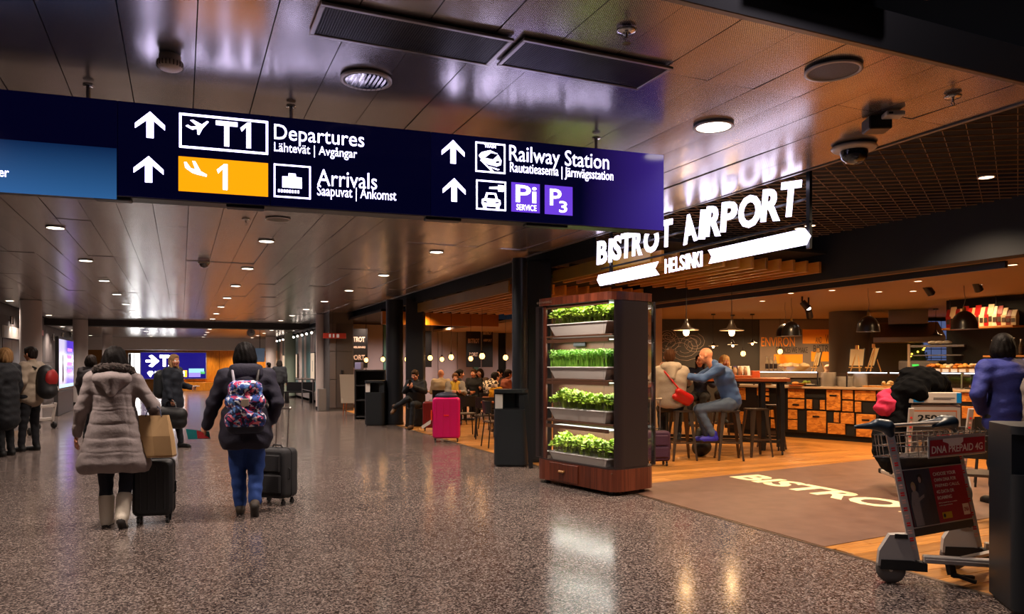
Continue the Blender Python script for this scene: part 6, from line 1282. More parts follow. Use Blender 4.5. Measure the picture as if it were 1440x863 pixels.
MB().lathe([(.03, -.02), (.07, -.016), (.07, .016), (.03, .02)], 24, M=Matrix.Translation(Q(.86, .42, .07)) @ Matrix.Rotation(math.pi/2, 4, 'X')).build('front_castor', mat('tyre_grey', '5a5450', .6), cart1); MB().box(-.03, .03, -.03, .03, .07, .16, .004, 0, Matrix.Translation(Q(.86, .42, 0))).build('castor_fork', BLS, cart1)
MB().bar(Q(.30, .15, .16), Q(.33, .12, .07), .06, .03).bar(Q(.33, .12, .075), Q(.52, .0, .045), .035, .02).bar(Q(.33, .12, .06), Q(.42, .22, .05), .03, .02).build('foot_pedal', RUB, cart1)
# board and poster between the uprights
LN = (Q(-.012, 0, 1.06)-Q(.155, 0, .17)).normalized(); NRM = AN.cross(LN); NRM = NRM if NRM.dot(Ri @ (Vector((0, 0, 0))-N0)) > 0 else -NRM
def leanp(z): f = (z-.17)/.89; return Q(.155, 0, .17).lerp(Q(-.012, 0, 1.06), f)
B0 = leanp(.33)+NRM*.018
MBD = Matrix(((AN.x, -NRM.x, LN.x, B0.x), (AN.y, -NRM.y, LN.y, B0.y), (AN.z, -NRM.z, LN.z, B0.z), (0, 0, 0, 1)))     # x across, -y out of the board, z up the lean
Wd = WDT
MB().box(.02, Wd-.02, -.0, .012, -.01, .53, .003, 0, MBD).build('back_plate', DGR, cart1)
MB().box(.03, Wd-.03, -.004, 0, .055, .445, 0, 0, MBD).build('poster_sheet', CRDP, cart1); MB().box(.03, Wd*.43, -.0055, -.004, .055, .445, 0, 0, MBD).build('poster_photo', mat('photo_dark', '23252e', .4, noise=('3c3e48', 8, .3)), cart1)
MB().box(.02, Wd-.02, -.007, 0, .445, .452, 0, 0, MBD).build('poster_frame', ALU, cart1); MB().box(.02, Wd-.02, -.007, 0, .047, .055, 0, 0, MBD).build('poster_frame', ALU, cart1)
PXZ = Matrix(((1, 0, 0, 0), (0, 0, 1, 0), (0, 1, 0, 0), (0, 0, 0, 1)))
for fx, fc, hc, hh in ((.10, '8a7e78', 'a88a60', .31), (.19, '3a3e48', '2a201c', .36)):
    MB().prism([(fx-.045, .06), (fx+.05, .06), (fx+.05, hh-.12), (fx+.045, hh-.03), (fx+.01, hh), (fx-.03, hh-.02), (fx-.055, hh-.1)], -.007, -.0055, 0, MBD @ PXZ).build('printed_person', mat('pp_'+fc, fc, .5), cart1)
    MB().prism([(fx+.026*math.cos(t*.63), hh+.02+.034*math.sin(t*.63)) for t in range(10)], -.0075, -.0055, 0, MBD @ PXZ).build('printed_head', mat('ph_'+hc, hc, .5), cart1); MB().prism([(fx+.016*math.cos(t*.63)-.008, hh+.012+.022*math.sin(t*.63)) for t in range(10)], -.0085, -.0075, 0, MBD @ PXZ).build('printed_face', mat('pf_skin', 'b09080', .5), cart1)
MB().prism([(.07, .2), (.2, .25), (.2, .27), (.07, .225)], -.009, -.0075, 0, MBD @ PXZ).build('printed_arm', mat('pp_8a7e78', '8a7e78', .5), cart1)
y = .385; xl = Wd*.47
for s_, wf in (('CHOOSE YOUR', .93), ('OWN DNA FOR', .9), ('PREPAID CALLS,', 1.0), ('4G DATA OR', .72), ('ROAMING', .58)):
    text('printed_line', s_, CWH, .29*wf, .025, cart1, MBD @ Matrix.Translation((xl, -.006, y)), .01, .001); y -= .042
for k in range(2): text('printed_line', ('DNA prepaid sim are available', 'at the airport R-kiosk.')[k], CWH, (.22, .16)[k], .011, cart1, MBD @ Matrix.Translation((xl, -.006, y+.012-k*.018)), .002, .001)
MB().box(Wd-.12, Wd-.045, -.006, -.004, .085, .165, 0, 0, MBD).build('logo_tile', CWH, cart1); text('logo_letters', 'DNA', CRDP, .055, .03, cart1, MBD @ Matrix.Translation((Wd-.11, -.0065, .11)), .01, .001)
MB().box(xl+.02, xl+.13, -.006, -.004, .08, .125, 0, 0, MBD).build('yellow_tile', mat('tile_yellow', 'c8a020', .5), cart1); MB().prism([(xl+.04+.014*math.cos(t*.6), .102+.014*math.sin(t*.6)) for t in range(11)], -.0075, -.006, 0, MBD @ PXZ).build('tile_dot', DGR, cart1)
# wire basket and its plate
WIR = mat('wire_chrome', 'b0a8a0', .25, metal=.9)
q = MB()
for z in (.865, .94, 1.015): q.tube([Q(-.10, -.02, z), Q(.20, -.02, z), Q(.20, 1.02, z), Q(-.10, 1.02, z)], .0045, 6, closed=True)
q.build('basket_rim', WIR, cart1); q = MB()
for k in range(12): t = k/11; q.tube([Q(-.10, t, 1.02), Q(-.08, t, .865), Q(.19, t, .865), Q(.205, t, 1.03), Q(.185, t, 1.045)], .0035, 5)
for k in range(5): s_ = -.07+.06*k; q.tube([Q(s_, -.02, 1.015), Q(s_+.01, -.01, .865), Q(s_+.01, 1.01, .865), Q(s_, 1.02, 1.015)], .0035, 5)
o = q.build('basket_wires', WIR, cart1); o['kind'] = 'stuff'
B1 = Q(.205, .06, .865); MPL = Matrix(((AN.x, -NRM.x, 0, B1.x), (AN.y, -NRM.y, 0, B1.y), (0, -0, 1, B1.z), (0, 0, 0, 1)))
nf = Vector((NRM.x, NRM.y, 0)).normalized(); MPL[0][1], MPL[1][1] = -nf.x, -nf.y
MB().box(0, Wd*.92, -.006, .004, -.01, .14, .003, 0, MPL).build('basket_plate', ALP, cart1); MB().box(.015, Wd*.92-.015, -.009, -.006, .005, .115, 0, 0, MPL).build('red_plate', CRDP, cart1)
text('plate_lettering', 'DNA PREPAID 4G', CWH, Wd*.82, .052, cart1, MPL @ Matrix.Translation((.03, -.010, .022)), .012, .001)
MB().prism([(.16, .10), (.22, .085), (.24, .065), (.36, .07), (.40, .09), (.40, .12), (.16, .12)], -.0095, -.009, 0, MPL @ PXZ).build('torn_patch', CWH, cart1)
MB().tube([Q(-.03, -.02, 1.075), Q(-.03, 1.02, 1.075)], .013, 12).build('handlebar', ALU, cart1)
for t in (0, 1):
    c = Q(-.02, t, 1.07)
    prm = [cap(c, c+Vector((-.06, 0, .015)), .048, .04), cap(c+Vector((-.04, 0, .01)), c+Vector((-.20, 0, -.005)), .034, .014), cap(c, c+Vector((.02, 0, -.05)), .036, .028)]
    if t: prm.append(cap(c, c-AN*.22+Vector((0, 0, -.02)), .045, .014))
    soft('grip_housing', prm, NV, .007, .02, cart1)
# second cart behind, loaded
a = P(1312, 700, 8.3); cart2, Mb2, W2 = cart((a.x, a.y, 0), -YAW-.12, 'loaded luggage cart with a printed price board, behind the front cart')
PB = mat('board_white', 'b8aca0', .5)
MB().box(-.28, .28, -.02, .0, .72, 1.05, .005).build('price_board', PB, cart2); MB().box(-.24, .24, -.023, -.02, .75, .99).build('orange_border', mat('border_orange', 'c86a38', .5), cart2); MB().box(-.23, .23, -.025, -.023, .765, .975).build('board_field', PB, cart2)
text('price_lettering', '25000', BLS, .34, .07, cart2, Matrix.Translation((-.17, -.026, .87)), .03, .001); text('price_line', 'PARIA KORKOKENGÄT', BLS, .36, .025, cart2, Matrix.Translation((-.18, -.026, .80)), .01, .001)
MB().box(-.27, .27, -.06, -.0, 1.07, 1.19, .006).build('top_plate', PB, cart2); MB().box(-.23, -.12, -.064, -.06, 1.08, 1.18).build('blue_tile', mat('tile_blue', '0a78b8', .4), cart2); MB().box(.22, .268, -.064, -.06, 1.075, 1.185).build('blue_stripe', mat('tile_blue', '0a78b8', .4), cart2); MB().box(-.02, .20, -.062, -.06, 1.125, 1.131).build('printed_line', DGR, cart2); MB().box(-.02, .16, -.062, -.06, 1.11, 1.116).build('printed_line', DGR, cart2)
q = Vector((a.x, a.y, 0)); R_ = Matrix.Rotation(-YAW-.12, 3, 'Z')
cw = q+R_ @ Vector((-.1, .42, .19)); e = suitcase((cw.x, cw.y, .20), -YAW, 'blue suitcase standing on the loaded cart', CBL, .42, .26, .78, 0, name='suitcase'); 
def pile(label, c, prims, loc, name='folded_coat', cat='coat'):
    o = soft(name, prims, mat('cloth_'+c, c, .95, bump=(30, .5), spec=.1), .012, .035, disp=lambda V: V+.009*np.sin(V[:, [1, 2, 0]]*31+V[:, [2, 0, 1]]*17)+.006*np.sin(V[:, [2, 0, 1]]*63+V[:, [0, 1, 2]]*41)); o.location = loc; tag(o, label, cat); return o
z = 0; c_ = q+R_ @ Vector((0, .16, 0))
pile('heap of black coats draped over the loaded cart', '050506', [ell((0, .05, 1.40), (.34, .2, .17)), ell((-.2, .0, 1.32), (.2, .16, .16)), ell((.22, .1, 1.40), (.18, .15, .12)), cap((-.3, .1, 1.3), (-.38, .12, .88), .12, .16), cap((.3, .04, 1.4), (.4, .0, 1.2), .09, .04), ell((-.05, .08, 1.52), (.24, .14, .07))], (c_.x, c_.y, -.12))
pile('pink folded blanket on the left of the loaded cart', 'b8304a', [ell((-.50, .15, .97), (.12, .10, .09)), ell((-.47, .12, 1.05), (.12, .07, .05)), cap((-.48, .18, 1.08), (-.36, .2, 1.14), .08, .06)], (c_.x+.02, c_.y, .04), 'pink_bundle', 'blanket')
bg = pile('black holdall hanging on the loaded cart below the coats', '101012', [ell((-.34, .2, .62), (.2, .18, .34)), ell((-.3, .2, .9), (.15, .15, .15))], (c_.x, c_.y, 0), 'holdall', 'bag')
# ---------------------------------------------------------------- wooden crates by the left column
for k, (u, v, lab) in enumerate(((24, 618, 'pale trolley frame behind the man with the red backpack, left'), (62, 608, 'pale luggage cart end beside the grey column'))):
    a = AT(u, v-5); e = empty('luggage_cart', (a.x, a.y, 0), .6+.3*k, lab, 'luggage cart')
    for sx in (-.22, .22): MB().bar((sx, 0, .12), (sx, -.1, .95-.35*k), .05, .04, up=(0, 1, 0)).build('upright', ALU, e); wheel(e, sx, -.05, .08); MB().box(sx-.03, sx+.03, 0, .7, .16, .2, .004).build('side_rail', ALU, e)
    MB().box(-.24, .24, -.1, -.06, .5, .56, .004).box(-.24, .24, -.03, .02, .2, .26, .004).build('cross_beam', ALU, e); MB().box(-.22, .22, .66, .72, .05, .22, .01).build('front_bumper', mat('bumper_yellow', 'a07a30', .5), e)
# ---------------------------------------------------------------- people
def at(u, v, d=None):
    p = P(u, v, d) if d else AT(u, v); return Vector((p.x, p.y, 0))
RX = lambda deg: Matrix.Rotation(math.radians(deg), 3, 'X')
RZ = lambda deg: Matrix.Rotation(math.radians(deg), 3, 'Z')
# 1 woman in the long grey quilted coat
GC = '887c7a'
def coat_skirt(J, s):
    a = J['chest']; return [cap(a+Vector((x*.05, 0, -.06)), Vector((x*.165, -.01+y*.05, .60)), .10, .125, 0, .05) for x in (-1, 0, 1) for y in (-1, 1)]+[cap((-.2, -.01, .575), (.2, -.01, .575), .11, .11, 0, .04), ell((0, 0, .44), (.5, .4, .075), None, -1, .01, True)]
def quilt(V):
    x, z = V[:, 0], V[:, 2]; g = np.zeros(len(V))
    body = (np.abs(x) < .34) & (z < 1.3)
    for zs in (.70, .83, .955, 1.08, 1.11, 1.22): g += np.exp(-((z-zs-.006*np.sin(x*22))/.011)**2)*body
    for xs in (-.12, .12): g += .7*np.exp(-((x-xs-(1.1-z)*.12*np.sign(xs))/.010)**2)*body*(z < 1.22)
    out = V.copy(); c = np.stack([np.zeros(len(V)), np.zeros(len(V)), z], 1); d = V-c; d[:, 2] = 0; n = np.linalg.norm(d, axis=1, keepdims=True)+1e-6
    return V-d/n*(g[:, None]*.0042)+.002*np.sin(V[:, [2, 2, 1]]*60+V[:, [0, 1, 0]]*35)
w1 = person('woman seen from behind in a long grey quilted coat with cream boots', at(161, 742, 6.9), -.12, STAND,
    dict(shR=(.175, -.01, 1.38), elR=(.34, .0, 1.13), wrR=(.335, .12, .98), elL=(-.275, -.02, 1.12), wrL=(-.33, .06, .87), anR=(.085, -.1, .115), knR=(.1, .05, .50), anL=(-.075, .05, .09), knL=(-.085, .06, .50), head=(.0, .03, 1.575), neck=(0, 0, 1.44)),
    H=1.66, top=GC, legs='10121c', shoe='b8ac9c', hair=('bob', '0e0907'), vox=.008, bulk=1.06, skirt=coat_skirt, disp=quilt, toe={'R': RX(-38)}, boot=.17, top_label='long grey quilted coat')
FUR = mat('fur_trim', '3e3430', .95, bump=(140, 1.0)); HOOD = mat('top_'+GC, GC)
s = 1.66/1.7
def furdisp(V): return V+np.random.default_rng(3).normal(0, .0045, V.shape)
soft('fur_collar', [cap((math.cos(a)*.135, math.sin(a)*.095-.02, 1.435-.03*math.sin(a)), (math.cos(a+.4)*.135, math.sin(a+.4)*.095-.02, 1.435-.03*math.sin(a+.4)), .042, .042) for a in np.arange(0, 6.2, .4)], FUR, .010, .02, w1, disp=furdisp)
soft('hood', [cap((-.11, -.10, 1.37), (.11, -.10, 1.37), .055, .055), cap((0, -.12, 1.36), (0, -.145, 1.24), .085, .035, 0, .05), cap((-.09, -.115, 1.36), (0, -.14, 1.25), .05, .03), cap((.09, -.115, 1.36), (0, -.14, 1.25), .05, .03)], HOOD, .010, .03, w1)
MB().tube([(-.335, .02, .90), (-.35, .03, .91), (-.345, .06, .92)], .010, 6).build('cuff_tab', mat('strap_dark', '26201e', .6), w1)
# 2 woman in the navy jacket with a floral backpack
w2 = person('woman seen from behind in navy jacket and blue jeans with floral backpack', at(346, 724, 7.45), -.10, STAND,
    dict(shR=(.195, -.01, 1.385), elR=(.295, -.06, 1.13), wrR=(.25, -.0, .93), shL=(-.195, -.01, 1.385), elL=(-.30, .0, 1.13), wrL=(-.375, .1, .88), anR=(.085, -.13, .135), knR=(.095, .06, .50), anL=(-.055, .06, .09), knL=(-.08, .08, .50), head=(-.01, .03, 1.60), neck=(0, .0, 1.46)),
    H=1.69, top='1a1728', legs='1c3a78', shoe='3e3226', hair=('bob', '0c0807'), vox=.009, bulk=1.25, hem=(.15, .168), legw=1.2, skirt=lambda J, s: [ell((0, 0, .56), (.6, .5, .105), None, -1, .01, True)], toe={'R': RX(-50)}, top_label='dark navy hooded jacket', curl=.9, handd={'L': (-.5, .6, -.35)})
NVY = mat('top_1a1728', '1a1728')
soft('hood', [cap((-.10, -.09, 1.40), (.10, -.09, 1.40), .065, .065), cap((-.09, -.10, 1.46), (.09, -.10, 1.46), .05, .05), cap((-.12, -.02, 1.46), (-.1, .07, 1.46), .04, .035), cap((.12, -.02, 1.46), (.1, .07, 1.46), .04, .035)], NVY, .010, .04, w2)
def floral():
    m = mat('floral_print', '141a4a', .7, bump=(60, .2)); nt = m.node_tree; b = nt.nodes['Principled BSDF']; tc = nt.nodes['Texture Coordinate']
    n = node(nt, 'ShaderNodeTexNoise'); n.inputs['Scale'].default_value = 14; n.inputs['Detail'].default_value = 2; mx = node(nt, 'ShaderNodeMix', data_type='VECTOR'); mx.inputs[0].default_value = .12
    nt.links.new(tc.outputs['Object'], n.inputs['Vector']); nt.links.new(tc.outputs['Object'], mx.inputs[4]); nt.links.new(n.outputs['Color'], mx.inputs[5])
    v = node(nt, 'ShaderNodeTexVoronoi'); v.inputs['Scale'].default_value = 42; nt.links.new(mx.outputs[1], v.inputs['Vector']); sp = node(nt, 'ShaderNodeSeparateColor'); nt.links.new(v.outputs['Color'], sp.inputs[0])
    r = node(nt, 'ShaderNodeValToRGB'); r.color_ramp.interpolation = 'CONSTANT'; e = r.color_ramp.elements; e[0].position = 0; e[0].color = (*lin('12163e'), 1); e[1].position = .34; e[1].color = (*lin('2a4a9a'), 1)
    for p, c in ((.50, '5c88c8'), (.60, 'e4e0ea'), (.74, 'b02858'), (.86, '141a4a'), (.93, 'e87a90')): q = e.new(p); q.color = (*lin(c), 1)
    nt.links.new(sp.outputs[0], r.inputs['Fac']); nt.links.new(r.outputs['Color'], b.inputs['Base Color']); return m
MFL = floral()
bp = soft('backpack_body', [cap((-.085, -.25, 1.27), (.085, -.25, 1.27), .075, .075, 0, .04), cap((-.11, -.26, 1.14), (.11, -.26, 1.14), .08, .08, 0, .05), cap((-.115, -.26, .97), (.115, -.26, .97), .078, .078, 0, .05), cap((-.105, -.24, .90), (.105, -.24, .90), .07, .07, 1, .03), cap((-.06, -.30, 1.05), (.06, -.30, 1.0), .055, .055, 0, .04)], [MFL, mat('pack_navy', '101428', .7)], .010, .03)
bp.location = w2.location; bp.rotation_euler = w2.rotation_euler; bp.name = 'backpack'; tag(bp, 'floral blue and white backpack worn over the navy jacket', 'backpack')
MB().box(-.035, .035, -.362, -.348, 1.10, 1.17, .003).build('patch', mat('patch_cream', 'b0a090', .6), bp)
for sx in (-1, 1): MB().tube([(sx*.10, -.20, 1.30), (sx*.12, -.16, 1.43), (sx*.13, -.03, 1.485), (sx*.13, .1, 1.42)], .013, 8).build('strap', mat('strap_pale' if sx < 0 else 'strap_dark', '8a8490' if sx < 0 else '26201e', .6), bp)
fd = empty('folder', w2.location+Matrix.Rotation(-.10, 3, 'Z') @ Vector((-.44, .14, .80)), -YAW-.1, 'teal and red travel folder in the hand of the navy jacket woman', 'folder')
MB().add([(-.12, 0, -.05), (.10, .02, -.045), (.09, .01, .03), (-.14, -.01, .055)], [(0, 1, 2, 3)]).add([(-.12, .006, -.05), (.10, .026, -.045), (.09, .016, .03), (-.14, -.004, .055)], [(3, 2, 1, 0)]).build('cover', mat('teal_cover', '1a7a80', .4), fd)
MB().add([(-.02, -.004, -.04), (.10, .012, -.04), (.02, .004, .03), (-.03, -.004, .04)], [(0, 1, 2, 3)]).build('leaflet', mat('leaflet_red', 'a02830', .4), fd)
# 3 smiling woman farther down the hall
w3 = person('fair haired smiling woman in dark coat walking to the right with a black bag', at(243, 628, 13.6), -YAW-1.75, STAND,
    dict(shR=(.17, .0, 1.40), elR=(.20, .02, 1.14), wrR=(.2, .10, .90), elL=(-.22, .0, 1.15), wrL=(-.18, .27, 1.10), anR=(.07, .22, .09), knR=(.09, .16, .50), anL=(-.07, -.25, .16), knL=(-.09, -.02, .50), head=(0, .03, 1.60)),
    H=1.66, top='0c1420', legs='0c1018', shoe='0e0c0c', hair=('long', '8a6a48'), yaw=-.35, vox=.013, bulk=1.2, hem=(.12, .17), toe={'L': RX(-45)})
def rel(root, v): return root.location+Matrix.Rotation(root.rotation_euler.z, 3, 'Z') @ Vector(v)
def soft_bag(name, prims, c, root, label, cat='bag', vox=.012, extra=None):
    o = soft(name, prims, mat('bag_'+c, c, .6, bump=(50, .3)), vox, .03); o.location = root.location; o.rotation_euler = root.rotation_euler; return tag(o, label, cat)
hb = soft_bag('holdall', [cap((.26, -.10, .62), (.26, .32, .60), .13, .13, 0, .03), cap((.26, -.10, .48), (.26, .32, .47), .12, .12, 0, .03)], '0a0a0c', w3, 'black holdall carried by the smiling fair haired woman')
MB().tube([(.25, .0, .72), (.22, .04, .83), (.21, .13, .85), (.22, .2, .82), (.25, .24, .71)], .012, 8).build('carry_handle', BLS, hb)
soft_bag('backpack', [cap((0, -.24, 1.28), (0, -.24, 1.0), .12, .13, 0, .03)], '101418', w3, 'dark backpack on the smiling fair haired woman', 'backpack')
ph = empty('phone', rel(w3, (-.17, .36, 1.10)), -YAW, 'pale phone held out by the smiling fair haired woman', 'phone'); MB().box(-.04, .04, -.06, .06, -.006, .006, .003).build('case', mat('phone_white', 'd8d8dc', .3), ph)
# 4 man with the red and black backpack, 5 person at the left edge
m4 = person('dark haired man in beige jacket with red and black backpack, facing left', at(44, 634, 12.9), -YAW+1.50, STAND,
    dict(elR=(.24, -.05, 1.14), wrR=(.19, .1, .98), elL=(-.24, -.04, 1.14), wrL=(-.18, .12, .98), anL=(-.1, .1, .09), knL=(-.1, .06, .5)), H=1.78, top='8e7e6c', legs='0c0c12', shoe='0a0a0a', hair=('short', '1c1410'), pitch=.05, vox=.013, bulk=1.15, hem=(.05, .15))
b4 = soft('backpack', [cap((0, -.27, 1.36), (0, -.29, 1.05), .13, .155, 0, .03), ell((0, -.375, 1.26), (.13, .075, .15), None, 1, .02), ell((0, -.40, 1.03), (.11, .06, .09), None, 0, .02)], [mat('pack_black', '121012', .6), mat('pack_red', '8a1414', .6)], .013, .03); b4.location = m4.location; b4.rotation_euler = m4.rotation_euler; tag(b4, 'black backpack with red panel on the man facing left', 'backpack')
MB().tube([(.02, -.42, 1.0), (.05, -.455, 1.06), (.06, -.44, 1.12)], .008, 6).build('pale_cord', mat('cord_pale', 'b0a8a0', .5), b4)
for sx in (-1, 1): MB().tube([(sx*.1, -.17, 1.43), (sx*.13, -.04, 1.49), (sx*.12, .10, 1.40), (sx*.13, .08, 1.2)], .014, 8).build('strap', BLK, b4)
person('fair haired person in long black coat cut off by the left edge', at(8, 640, 12.2), -YAW+1.5, STAND, dict(head=(0, .03, 1.60)), H=1.74, top='0a0c12', legs='08080c', shoe='0a0a0a', hair=('bob', '7a5a38'), vox=.013, bulk=1.3, hem=(.35, .17))
person('dark haired person far behind the woman in the grey coat', at(128, 600, 15), -YAW, STAND, {}, H=1.66, top='2a2426', legs='0c0c12', shoe='0a0a0a', hair=('bob', '1a120e'), vox=.016, bulk=1.2)
# far right standing and seated travellers
person('person in grey top standing far away by the barrier rail', at(393, 568, 27), -YAW, STAND, {}, H=1.62, top='3a3c40', legs='0c0c12', shoe='0a0a0a', hair=('bob', '3a3430'), vox=.02, bulk=1.35)
person('dark haired person far away left of the person in grey', at(378, 566, 29), -YAW+1.2, STAND, {}, H=1.55, top='14141a', legs='0c0c12', shoe='0a0a0a', hair=('short', '100c0a'), vox=.02, bulk=1.2)
e = empty('bench', at(408, 570, 29), -YAW, 'dark metal bench by the barrier rail far away', 'bench'); MB().box(-.2, .9, -.25, .25, .4, .45).box(-.2, .9, .2, .25, .45, .8).box(-.15, -.1, -.2, .2, 0, .4).box(.8, .85, -.2, .2, 0, .4).build('seat_frame', BLS, e)
def sit(label, base, rz, seat, over={}, **k):
    o = person(label, (base.x, base.y, seat), rz, SIT, over, **k); return o
# 6 man with crossed legs, 7 girl with the yellow scarf
b, r_ = CHP[3]; sit('man in dark suit sitting with crossed legs looking at his phone', b, -YAW+math.pi-.25, .475,
    dict(knR=(.02, .46, .22), anR=(.34, .50, .02), knL=(-.10, .44, .10), anL=(-.08, .48, -.36), wrR=(.05, .30, .52), wrL=(-.05, .30, .50), elR=(.25, .08, .38), elL=(-.25, .08, .38), head=(0, .07, .76)), H=1.72, top='0e1016', legs='12161c', shoe='4a3018', hair=('short', '3a2a1c'), pitch=.35, vox=.014, bulk=1.15, toe={'R': RZ(0) @ RX(-20)})
e = empty('phone', (0, 0, 0), 0); M_ = Matrix.Rotation(-YAW+math.pi-.25, 3, 'Z'); e.location = Vector((b.x, b.y, .475))+M_ @ Vector((0, .37, .60)); tag(e, 'black phone held by the man with crossed legs', 'phone'); MB().box(-.035, .035, -.005, .005, -.06, .07, .004).build('case', BLS, e)
b, r_ = CHP[4]; g7 = sit('girl in grey cardigan and yellow scarf sitting behind the pink suitcase', b, -YAW+math.pi+.1, .475,
    dict(wrR=(.08, .32, .38), wrL=(-.14, .34, .38), elR=(.22, .1, .36), elL=(-.25, .12, .34), head=(0, .10, .74)), H=1.60, top='7a7470', legs='14141c', shoe='16161a', hair=('tail', '5a3a24'), pitch=.2, vox=.014, bulk=1.1)
soft('scarf', [cap((-.07, .05, .56), (.07, .05, .56), .06, .06), cap((-.03, .1, .54), (-.05, .15, .32), .05, .045), cap((.05, .1, .54), (.06, .14, .36), .045, .04)], mat('scarf_yellow', 'b08c2a', .85), .013, .03, g7)
o = soft_bag('dark_bundle', [ell((-.02, .42, .43), (.22, .13, .09))], '10142c', g7, 'dark navy cloth bundle lying on top of the pink suitcase', 'cloth')
o.location = (bpy.data.objects['suitcase.002'].location.x, bpy.data.objects['suitcase.002'].location.y, .445); o.rotation_euler = (0, 0, -YAW); 
o.data.transform(Matrix.Translation((.02, -.42, 0)))
# diners farther in
FARP = [(620, 565, 19.5, -YAW+.1, 'bald man in pale shirt seen from behind at the far table', 'a89478', None, '2a1c14', {}), (644, 565, 19.7, -YAW-1.3, 'dark haired woman in black sitting in profile under the pale emblem board', '0e0c10', 'bun', '140e0c', {}),
        (667, 565, 20.9, -YAW+math.pi-.3, 'man in black jacket at the far table facing the viewer', '101014', 'short', '3a2618', dict(wrL=(-.3, .3, .36))), (690, 570, 17.3, -YAW-.9, 'dark haired person in chequered shirt bending over the table', '9a8470', 'short', '140e0c', dict(head=(0, .14, .72))),
        (712, 570, 19.2, -YAW-1.2, 'person in rust brown top half hidden by the slim black column', '7a3a24', 'short', '1a100c', {}), (705, 570, 21, -YAW+2.4, 'person in a dark cap at the back near the columns', '2a1a18', 'short', '0c0a0a', {}), (676, 570, 21.8, -YAW+2.8, 'small distant diner left of the chequered shirt', '5a4438', 'bob', '2a1a12', {})]
for u, v, d, rz, lab, c, hs, hc_, ov in FARP:
    a = P(u, 600, d); sit(lab, a, rz, .475, ov, H=1.7, top=c, legs='121218', shoe=None, hair=(hs, hc_), vox=.016, bulk=1.1)
o = [q for q in bpy.data.objects if q.get('label', '').startswith('dark haired person in chequered')][0]
sh = [c for c in o.children if c.name.startswith('jacket')or c.name.startswith('shirt')][0]; ck = mat('chequered_cloth', 'c0a890', .8); nt = ck.node_tree; tc = nt.nodes['Texture Coordinate']; cx = node(nt, 'ShaderNodeTexChecker'); cx.inputs['Scale'].default_value = 14; cx.inputs[1].default_value = (*lin('d0bca0'), 1); cx.inputs[2].default_value = (*lin('2a201c'), 1); nt.links.new(tc.outputs['Object'], cx.inputs[0]); nt.links.new(cx.outputs[0], nt.nodes['Principled BSDF'].inputs['Base Color']); sh.data.materials[0] = ck
a = P(700, 600, 16.6); y_ = pile('mustard yellow jacket draped over a chair back', 'b07a1c', [ell((0, 0, .82), (.22, .08, .17)), cap((-.12, .02, .9), (-.18, .03, .62), .06, .05)], (a.x, a.y, 0), 'draped_jacket', 'jacket')
# the group at the bar table
b = STP[0]-Vector((CS, -SN, 0))*.16; g1 = sit('person in cream hooded jacket with a red shoulder bag, seen from behind', b, -YAW-.15, .78,
    dict(head=(-.02, .06, .79), wrL=(-.17, .27, .62), elL=(-.32, .14, .40), wrR=(.1, .38, .50), elR=(.26, .16, .42), knR=(.13, .36, .0), knL=(-.13, .36, .0), anR=(.12, .28, -.42), anL=(-.12, .28, -.42)), H=1.80, top='948a7e', legs='0e0c0e', shoe='101012', hair=('short', '3e2412'), vox=.011, bulk=1.2, skirt=lambda J, s: [cap((sx*.12, .0, .56), (sx*.10, -.01, .14), .13, .125, 0, .05) for sx in (-1, 1)], disp=lambda V: V+.002*np.sin(V[:, [2, 2, 1]]*48+V[:, [0, 1, 0]]*33))
soft('hood', [cap((-.09, -.06, .68), (.09, -.06, .68), .075, .075), cap((0, -.1, .66), (0, -.16, .52), .10, .06), cap((-.1, .02, .69), (-.06, .1, .66), .05, .04), cap((.1, .02, .69), (.06, .1, .66), .05, .04)], mat('top_948a7e', '948a7e'), .012, .03, g1)
rb = soft('shoulder_bag', [cap((.10, -.20, .30), (.26, -.08, .18), .055, .085, 0, .03), cap((.05, -.20, .22), (.24, -.1, .13), .05, .06, 0, .03)], mat('bag_red', 'a81410', .35), .011, .02); rb.location = g1.location; rb.rotation_euler = g1.rotation_euler; tag(rb, 'bright red shoulder bag slung on the back of the cream jacket', 'bag')
MB().tube([(-.17, .02, .66), (-.14, -.08, .64), (-.06, -.19, .55), (.04, -.215, .42), (.12, -.20, .32)], .014, 8).build('strap', mat('bag_red', 'a81410', .35), rb)
b = STP[1]; g2 = sit('bald man in blue shirt and jeans sitting on a bar stool, leaning on the table', b, -YAW+1.45, .78,
    dict(pelvis=(0, -.06, .10), chest=(0, .06, .44), neck=(0, .22, .66), head=(0, .33, .79), shR=(.19, .16, .62), shL=(-.19, .16, .60), elL=(-.24, .40, .46), wrL=(-.10, .66, .50), elR=(.22, .42, .46), wrR=(.1, .64, .50), knR=(.14, .42, .0), knL=(-.13, .44, .02), anL=(-.13, .24, -.36), anR=(.12, .30, -.38)), H=1.84, top='3c5a8c', legs='46566e', shoe='2420a0', hair=(None, '5a3418'), vox=.011, bulk=1.08, pitch=.12, yaw=-.15)
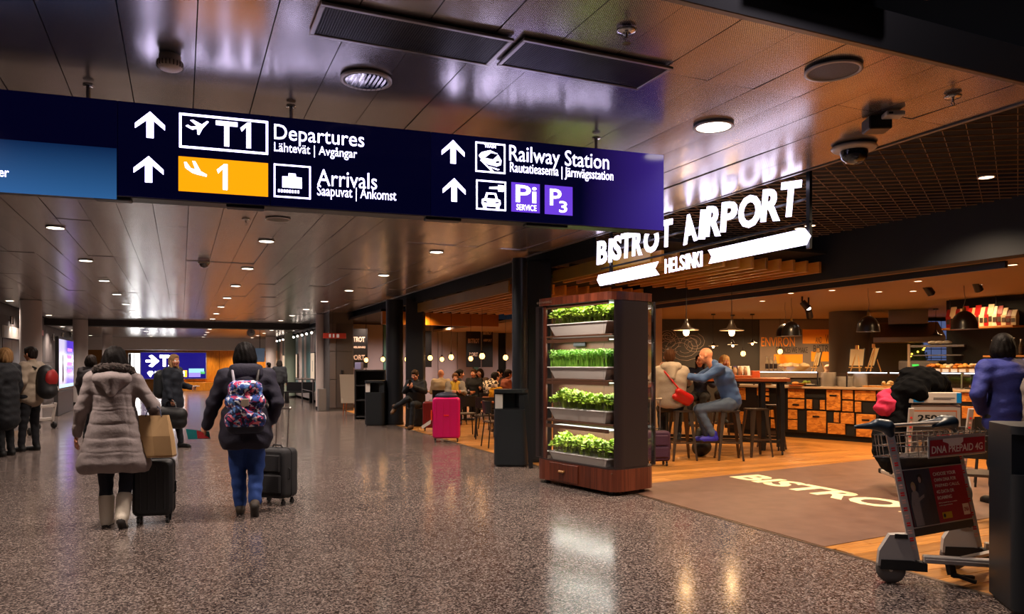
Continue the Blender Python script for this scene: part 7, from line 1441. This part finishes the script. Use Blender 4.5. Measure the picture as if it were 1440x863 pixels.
b = STP[5]; sit('blonde woman behind the bar table facing the viewer', b, -YAW+math.pi, .78, dict(wrR=(.1, .3, .46), wrL=(-.1, .3, .46)), H=1.72, top='1a1a20', legs='101014', shoe='101012', hair=('bob', 'd8b078'), vox=.013, yaw=.2, pitch=.15)
b = STP[4]; sit('dark haired woman in dark blue top between the two men at the bar table', b, -YAW+math.pi-.4, .78, dict(wrR=(.1, .35, .46), wrL=(-.1, .35, .46)), H=1.74, top='141c34', legs='101014', shoe='101012', hair=('long', '241610'), vox=.013, pitch=.15)
a = P(985, 600, 12.2); e = soft('rucksack', [cap((0, 0, .12), (.05, 0, .36), .14, .11), ell((0, -.06, .14), (.15, .12, .12))], mat('pack_black', '121012', .6), .013, .04); e.location = (a.x, a.y, .02); tag(e, 'black rucksack standing on the floor under the blue shirted man', 'backpack')
# behind and at the counter
a = P(1172, 600, 18.0); person('staff member with long dark hair and white shirt before the orange wall', (a.x, a.y, 0), -YAW+.3, STAND, {}, H=1.72, top='c8a890', legs='101014', shoe='101012', hair=('long', '2a1810'), vox=.014, bare=True)
p = onc(1378, 1.05, 0); person('fair haired staff member with ponytail working behind the pastries', p, -YAW+1.6, STAND, dict(wrR=(.1, .38, 1.10), elR=(.22, .15, 1.12), wrL=(-.1, .38, 1.10), elL=(-.22, .15, 1.12)), H=1.68, top='c0b0a0', legs='101014', shoe='101012', hair=('tail', 'a87038'), vox=.013, bare=True, pitch=.3)
a = P(1412, 600, 8.0); person('dark haired customer in bright blue sweater with hand on hip at the counter', (a.x, a.y, 0), -YAW+.1, STAND, dict(elL=(-.33, -.06, 1.12), wrL=(-.20, .06, .93), elR=(.26, .12, 1.15), wrR=(.15, .34, 1.15), shL=(-.2, 0, 1.38), shR=(.2, 0, 1.38)), H=1.80, top='141e66', legs='0c0c10', shoe='101012', hair=('bob', '080505'), vox=.011, bulk=1.28, hem=(.10, .15), yaw=-.7)
a = P(1462, 600, 7.6); person('person in grey top just entering the right edge', (a.x, a.y, 0), -YAW+1.3, STAND, {}, H=1.66, top='5a5452', legs='101014', shoe='101012', hair=('short', '3a2a20'), vox=.014, bulk=1.15)
